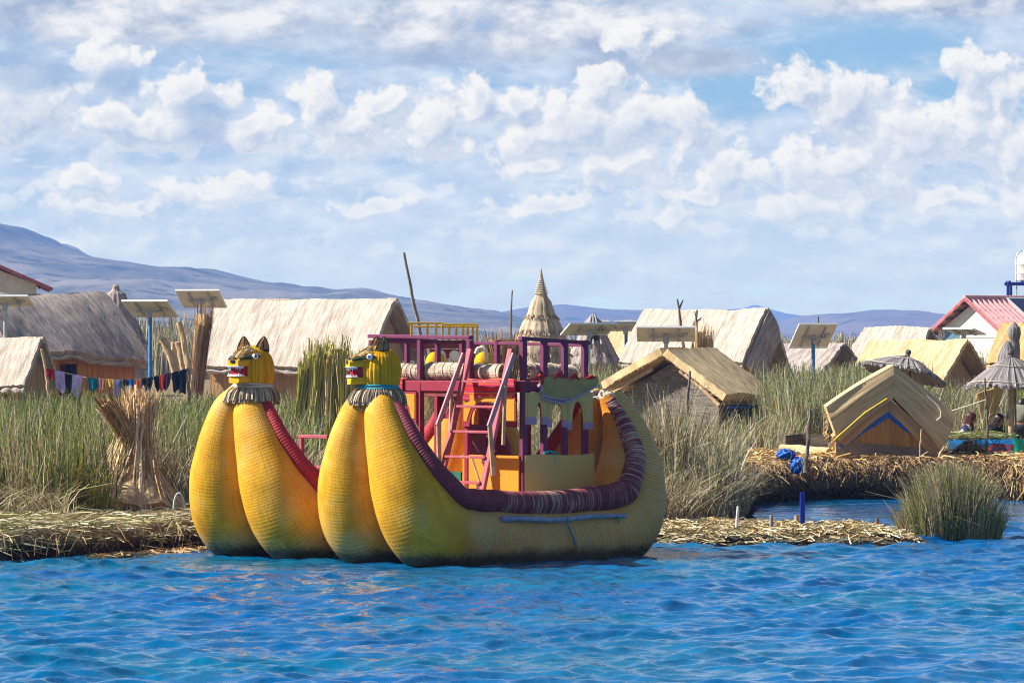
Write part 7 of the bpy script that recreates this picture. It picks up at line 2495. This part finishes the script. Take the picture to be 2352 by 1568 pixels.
def seated(label, x, y, z0, face, cloth, skirt, shawl, hair_len, headz, seed, hair_mat, hunch=.12, armfwd=.30):
    """sitting figure; 'face' is the way it looks (world xy), z0 the ground under the feet"""
    t = thing('person', label, 'person', (x, y, z0), 0, 'people around the stall')
    f = Vector((face[0], face[1], 0)).normalized(); r = f.cross(Vector((0, 0, 1)))
    U = Vector((0, 0, 1))
    seat = .30
    P = lambda a, b, c: tuple(f * a + r * b + U * c)
    hz = headz
    sh = hz - .30
    nodes = [(P(0, 0, seat + .02), (.135, .12)), (P(.03, 0, seat + .22), (.13, .10)), (P(hunch * .6, 0, sh - .06), (.15, .10)), (P(hunch, 0, sh + .05), (.06, .055)), (P(hunch + .02, 0, sh + .13), (.05, .05)),
             (P(hunch + .03, 0, sh + .24), (.06, .07))]
    edges = [(0, 1), (1, 2), (2, 3), (3, 4), (4, 5)]
    for sg in (-1, 1):
        a = len(nodes)
        nodes += [(P(hunch * .7, sg * .17, sh - .02), .058), (P(hunch + .06, sg * .22, sh - .24), .045), (P(hunch + armfwd, sg * .13, sh - .26), .036), (P(hunch + armfwd + .10, sg * .10, sh - .24), .028)]
        edges += [(2, a), (a, a + 1), (a + 1, a + 2), (a + 2, a + 3)]
        hand_nodes(nodes, edges, a + 3, f * 1.0 - r * sg * .2, -U)
        a = len(nodes)
        nodes += [(P(.10, sg * .09, seat), .09), (P(.40, sg * .11, seat + .10), .075), (P(.46, sg * .11, .22), .055), (P(.44, sg * .11, .06), .042), (P(.56, sg * .12, .03), .036)]
        edges += [(0, a), (a, a + 1), (a + 1, a + 2), (a + 2, a + 3), (a + 3, a + 4)]
    body = skin_mesh(nodes, edges, 'body', M_SKIN, t, 2)
    mb = MB()
    hc = Vector(P(hunch + .045, 0, hz - .11))
    hf = f * 1.0 + U * -.12
    ff, rr, uu = head_mesh(mb, hc, hf, U)
    hd = mb.build('head', M_SKIN, t)
    for sg in (-1, 1):
        e = MB(); c = hc + ff * .083 + rr * sg * .031 + uu * .010
        e.lathe([(.011 * math.sin(q), -.011 * math.cos(q)) for q in np.linspace(0, math.pi, 9)], tuple(c), 10); e.build('eye', M_EYEDARK, hd)
    # sweater: a shell over trunk and upper arms
    sn = [(P(.0, 0, seat + .04), (.165, .145)), (P(.03, 0, seat + .22), (.155, .125)), (P(hunch * .6, 0, sh - .06), (.168, .12)), (P(hunch, 0, sh + .045), (.075, .07))]
    se = [(0, 1), (1, 2), (2, 3)]
    for sg in (-1, 1):
        a = len(sn)
        sn += [(P(hunch * .7, sg * .17, sh - .02), .075), (P(hunch + .06, sg * .225, sh - .24), .062), (P(hunch + armfwd - .03, sg * .14, sh - .26), .050)]
        se += [(2, a), (a, a + 1), (a + 1, a + 2)]
    skin_mesh(sn, se, 'sweater', cloth, t, 2)
    # skirt over the legs
    kn = [(P(-.02, 0, seat - .02), (.20, .17)), (P(.20, 0, seat + .02), (.20, .13)), (P(.44, 0, seat - .02), (.19, .11)), (P(.47, 0, .12), (.17, .10))]
    skin_mesh(kn, [(0, 1), (1, 2), (2, 3)], 'skirt', skirt, t, 2)
    if shawl:
        G = []
        for i in range(18):
            a = -2.2 + 4.4 * i / 17
            G.append([tuple(f * (hunch * (1 - .4 * g) + math.cos(a + math.pi) * (.09 + .12 * g)) + r * (math.sin(a) * (.12 + .13 * g)) + U * (sh + .07 - .26 * g - .02 * math.sin(5 * a) * g)) for g in np.linspace(0, 1, 8)])
        m = MB(); m.sheet(G, .015); m.build('shawl', shawl, t)
    # hair: cap plus falling locks
    m = MB(); vs = []; fs = []
    nu, nv = 28, 16
    for i in range(nv):
        ph = math.pi * .62 * i / (nv - 1)
        for j in range(nu):
            a = 2 * math.pi * j / nu
            v = ff * (math.cos(a) * math.sin(ph)) + rr * (math.sin(a) * math.sin(ph)) + uu * math.cos(ph)
            fr = max(0, math.cos(a)) * math.sin(ph)
            lift = .030 * max(0, fr - .55) * 4
            vs.append(hc + (ff * (math.cos(a) * math.sin(ph) * .108) + rr * (math.sin(a) * math.sin(ph) * .090) + uu * (math.cos(ph) * .130)) * (1 + .02 * math.sin(9 * a)) - ff * .014 + uu * lift)
    for i in range(nv - 1):
        for j in range(nu): fs.append((i * nu + j, (i + 1) * nu + j, (i + 1) * nu + (j + 1) % nu, i * nu + (j + 1) % nu))
    m.add(vs, fs)
    rnd = random.Random(seed)
    for k in range(46):
        a = math.pi * rnd.uniform(.42, 1.58)
        p0 = hc + ff * (math.cos(a) * .10) + rr * (math.sin(a) * .088) + uu * rnd.uniform(-.02, .06)
        L_ = hair_len * rnd.uniform(.75, 1.05)
        q = -ff * rnd.uniform(.02, .08) + rr * (math.sin(a) * .035 + rnd.uniform(-.02, .02))
        m.tube([p0, p0 + q * .5 - U * L_ * .4 , p0 + q * 1.0 - U * L_ * .75 + rr * .02 * math.sin(k), p0 + q * .9 - U * L_], [.022, .026, .020, .006], 6)
    m.build('hair', hair_mat, t)
    return t


gp = gz(gx(2225, 91.6), 91.6)
hp = lambda yd, d: tz(yd, d) - gp
seated('woman with long dark hair, pale shawl and blue skirt sitting behind the table, facing right', gx(2212, 91.8), 91.8, gp, (.95, -.25), m_plain('navy_sweater', (.02, .035, .09), .9, .2), m_plain('blue_skirt', (.02, .05, .16), .9, .2),
       m_plain('pale_beige_shawl', (.58, .46, .40), .9, .12), .40, hp(948, 91.8), 3, M_HAIR_RED)
seated('woman in a black top with dark wavy hair bending over the table', gx(2275, 91.9), 91.9, gp, (.80, -.60), m_plain('black_sweater', (.012, .013, .02), .9, .2), m_plain('dark_skirt', (.02, .02, .03), .9, .2),
       None, .22, hp(951, 91.9), 5, M_HAIR, hunch=.16)


def standing_back(label, x, y, z0, face, hz):
    t = thing('person', label, 'person', (x, y, z0), 0, 'people around the stall')
    f = Vector((face[0], face[1], 0)).normalized(); r = f.cross(Vector((0, 0, 1))); U = Vector((0, 0, 1))
    P = lambda a, b, c: tuple(f * a + r * b + U * c)
    sc = hz / 1.68
    z = lambda q: q * sc
    nodes = [(P(0, 0, z(.92)), (.14, .11)), (P(.02, 0, z(1.12)), (.13, .10)), (P(.04, 0, z(1.34)), (.165, .11)), (P(.06, 0, z(1.45)), (.06, .06)), (P(.08, 0, z(1.52)), (.05, .05)), (P(.09, 0, z(1.60)), (.06, .07))]
    edges = [(0, 1), (1, 2), (2, 3), (3, 4), (4, 5)]
    for sg in (-1, 1):
        a = len(nodes)
        nodes += [(P(.03, sg * .20, z(1.37)), .062), (P(.02, sg * .27, z(1.12)), .048), (P(.22, sg * .23, z(1.00)), .038), (P(.30, sg * .20, z(1.0)), .028)]
        edges += [(2, a), (a, a + 1), (a + 1, a + 2), (a + 2, a + 3)]
        hand_nodes(nodes, edges, a + 3, f, -U)
        a = len(nodes)
        nodes += [(P(0, sg * .09, z(.84)), .095), (P(.02, sg * .10, z(.48)), .068), (P(0, sg * .10, z(.09)), .045), (P(.14, sg * .11, z(.035)), .036)]
        edges += [(0, a), (a, a + 1), (a + 1, a + 2), (a + 2, a + 3)]
    skin_mesh(nodes, edges, 'body', M_SKIN, t, 2)
    mb = MB(); hc = Vector(P(.10, 0, hz - .11)); ff, rr, uu = head_mesh(mb, hc, f, U); hd = mb.build('head', M_SKIN, t)
    for sg in (-1, 1):
        e = MB(); e.lathe([(.03 * math.sin(q) * .6, -.03 * math.cos(q)) for q in np.linspace(0, math.pi, 9)], tuple(hc + rr * sg * .078 - uu * .01), 10); e.build('ear', M_SKIN, hd)
        e = MB(); e.lathe([(.011 * math.sin(q), -.011 * math.cos(q)) for q in np.linspace(0, math.pi, 9)], tuple(hc + ff * .083 + rr * sg * .031 + uu * .01), 10); e.build('eye', M_EYEDARK, hd)
    m = MB(); vs = []; fs = []
    for i in range(16):
        ph = math.pi * .60 * i / 15
        for j in range(28):
            a = 2 * math.pi * j / 28
            lift = .03 * max(0, math.cos(a) * math.sin(ph) - .5) * 4
            vs.append(hc + ff * (math.cos(a) * math.sin(ph) * .106 - .012) + rr * (math.sin(a) * math.sin(ph) * .086) + uu * (math.cos(ph) * .128 + lift))
    for i in range(15):
        for j in range(28): fs.append((i * 28 + j, (i + 1) * 28 + j, (i + 1) * 28 + (j + 1) % 28, i * 28 + (j + 1) % 28))
    m.add(vs, fs); m.build('hair', M_HAIR, t)
    sn = [(P(0, 0, z(.84)), (.18, .14)), (P(.02, 0, z(1.1)), (.17, .13)), (P(.03, 0, z(1.34)), (.195, .13)), (P(.06, 0, z(1.45)), (.085, .08))]
    sn += [(P(.03, .185, z(1.37)), .086), (P(.03, -.185, z(1.37)), .086)]
    se = [(0, 1), (1, 2), (2, 3), (2, 4), (2, 5)]
    skin_mesh(sn, se, 'shirt', m_plain('olive_grey_shirt', (.20, .20, .15), .9, .15), t, 2)
    for sg in (-1, 1):
        skin_mesh([(P(.03, sg * .185, z(1.37)), .082), (P(.02, sg * .268, z(1.13)), .066), (P(.10, sg * .25, z(1.07)), .056)], [(0, 1), (1, 2)], 'sleeve', m_plain('dark_blue_sleeve', (.012, .025, .055), .9, .2), t, 2)
    kn = [(P(0, 0, z(.92)), (.155, .13)), (P(0, 0, z(.80)), (.16, .13))]
    ke = [(0, 1)]
    for sg in (-1, 1):
        a = len(kn); kn += [(P(0, sg * .10, z(.62)), .10), (P(.02, sg * .10, z(.42)), .082), (P(0, sg * .10, z(.12)), .068)]; ke += [(1, a), (a, a + 1), (a + 1, a + 2)]
    skin_mesh(kn, ke, 'trousers', m_plain('dark_trousers', (.03, .03, .035), .9, .2), t, 2)
    return t


standing_back('man in an olive shirt with dark sleeves, back turned, behind the parasol post', gx(2345, 93.2), 93.2, gz(gx(2345, 93.2), 93.2), (.35, .95), tz(918, 93.2) - gz(gx(2345, 93.2), 93.2) + .02)
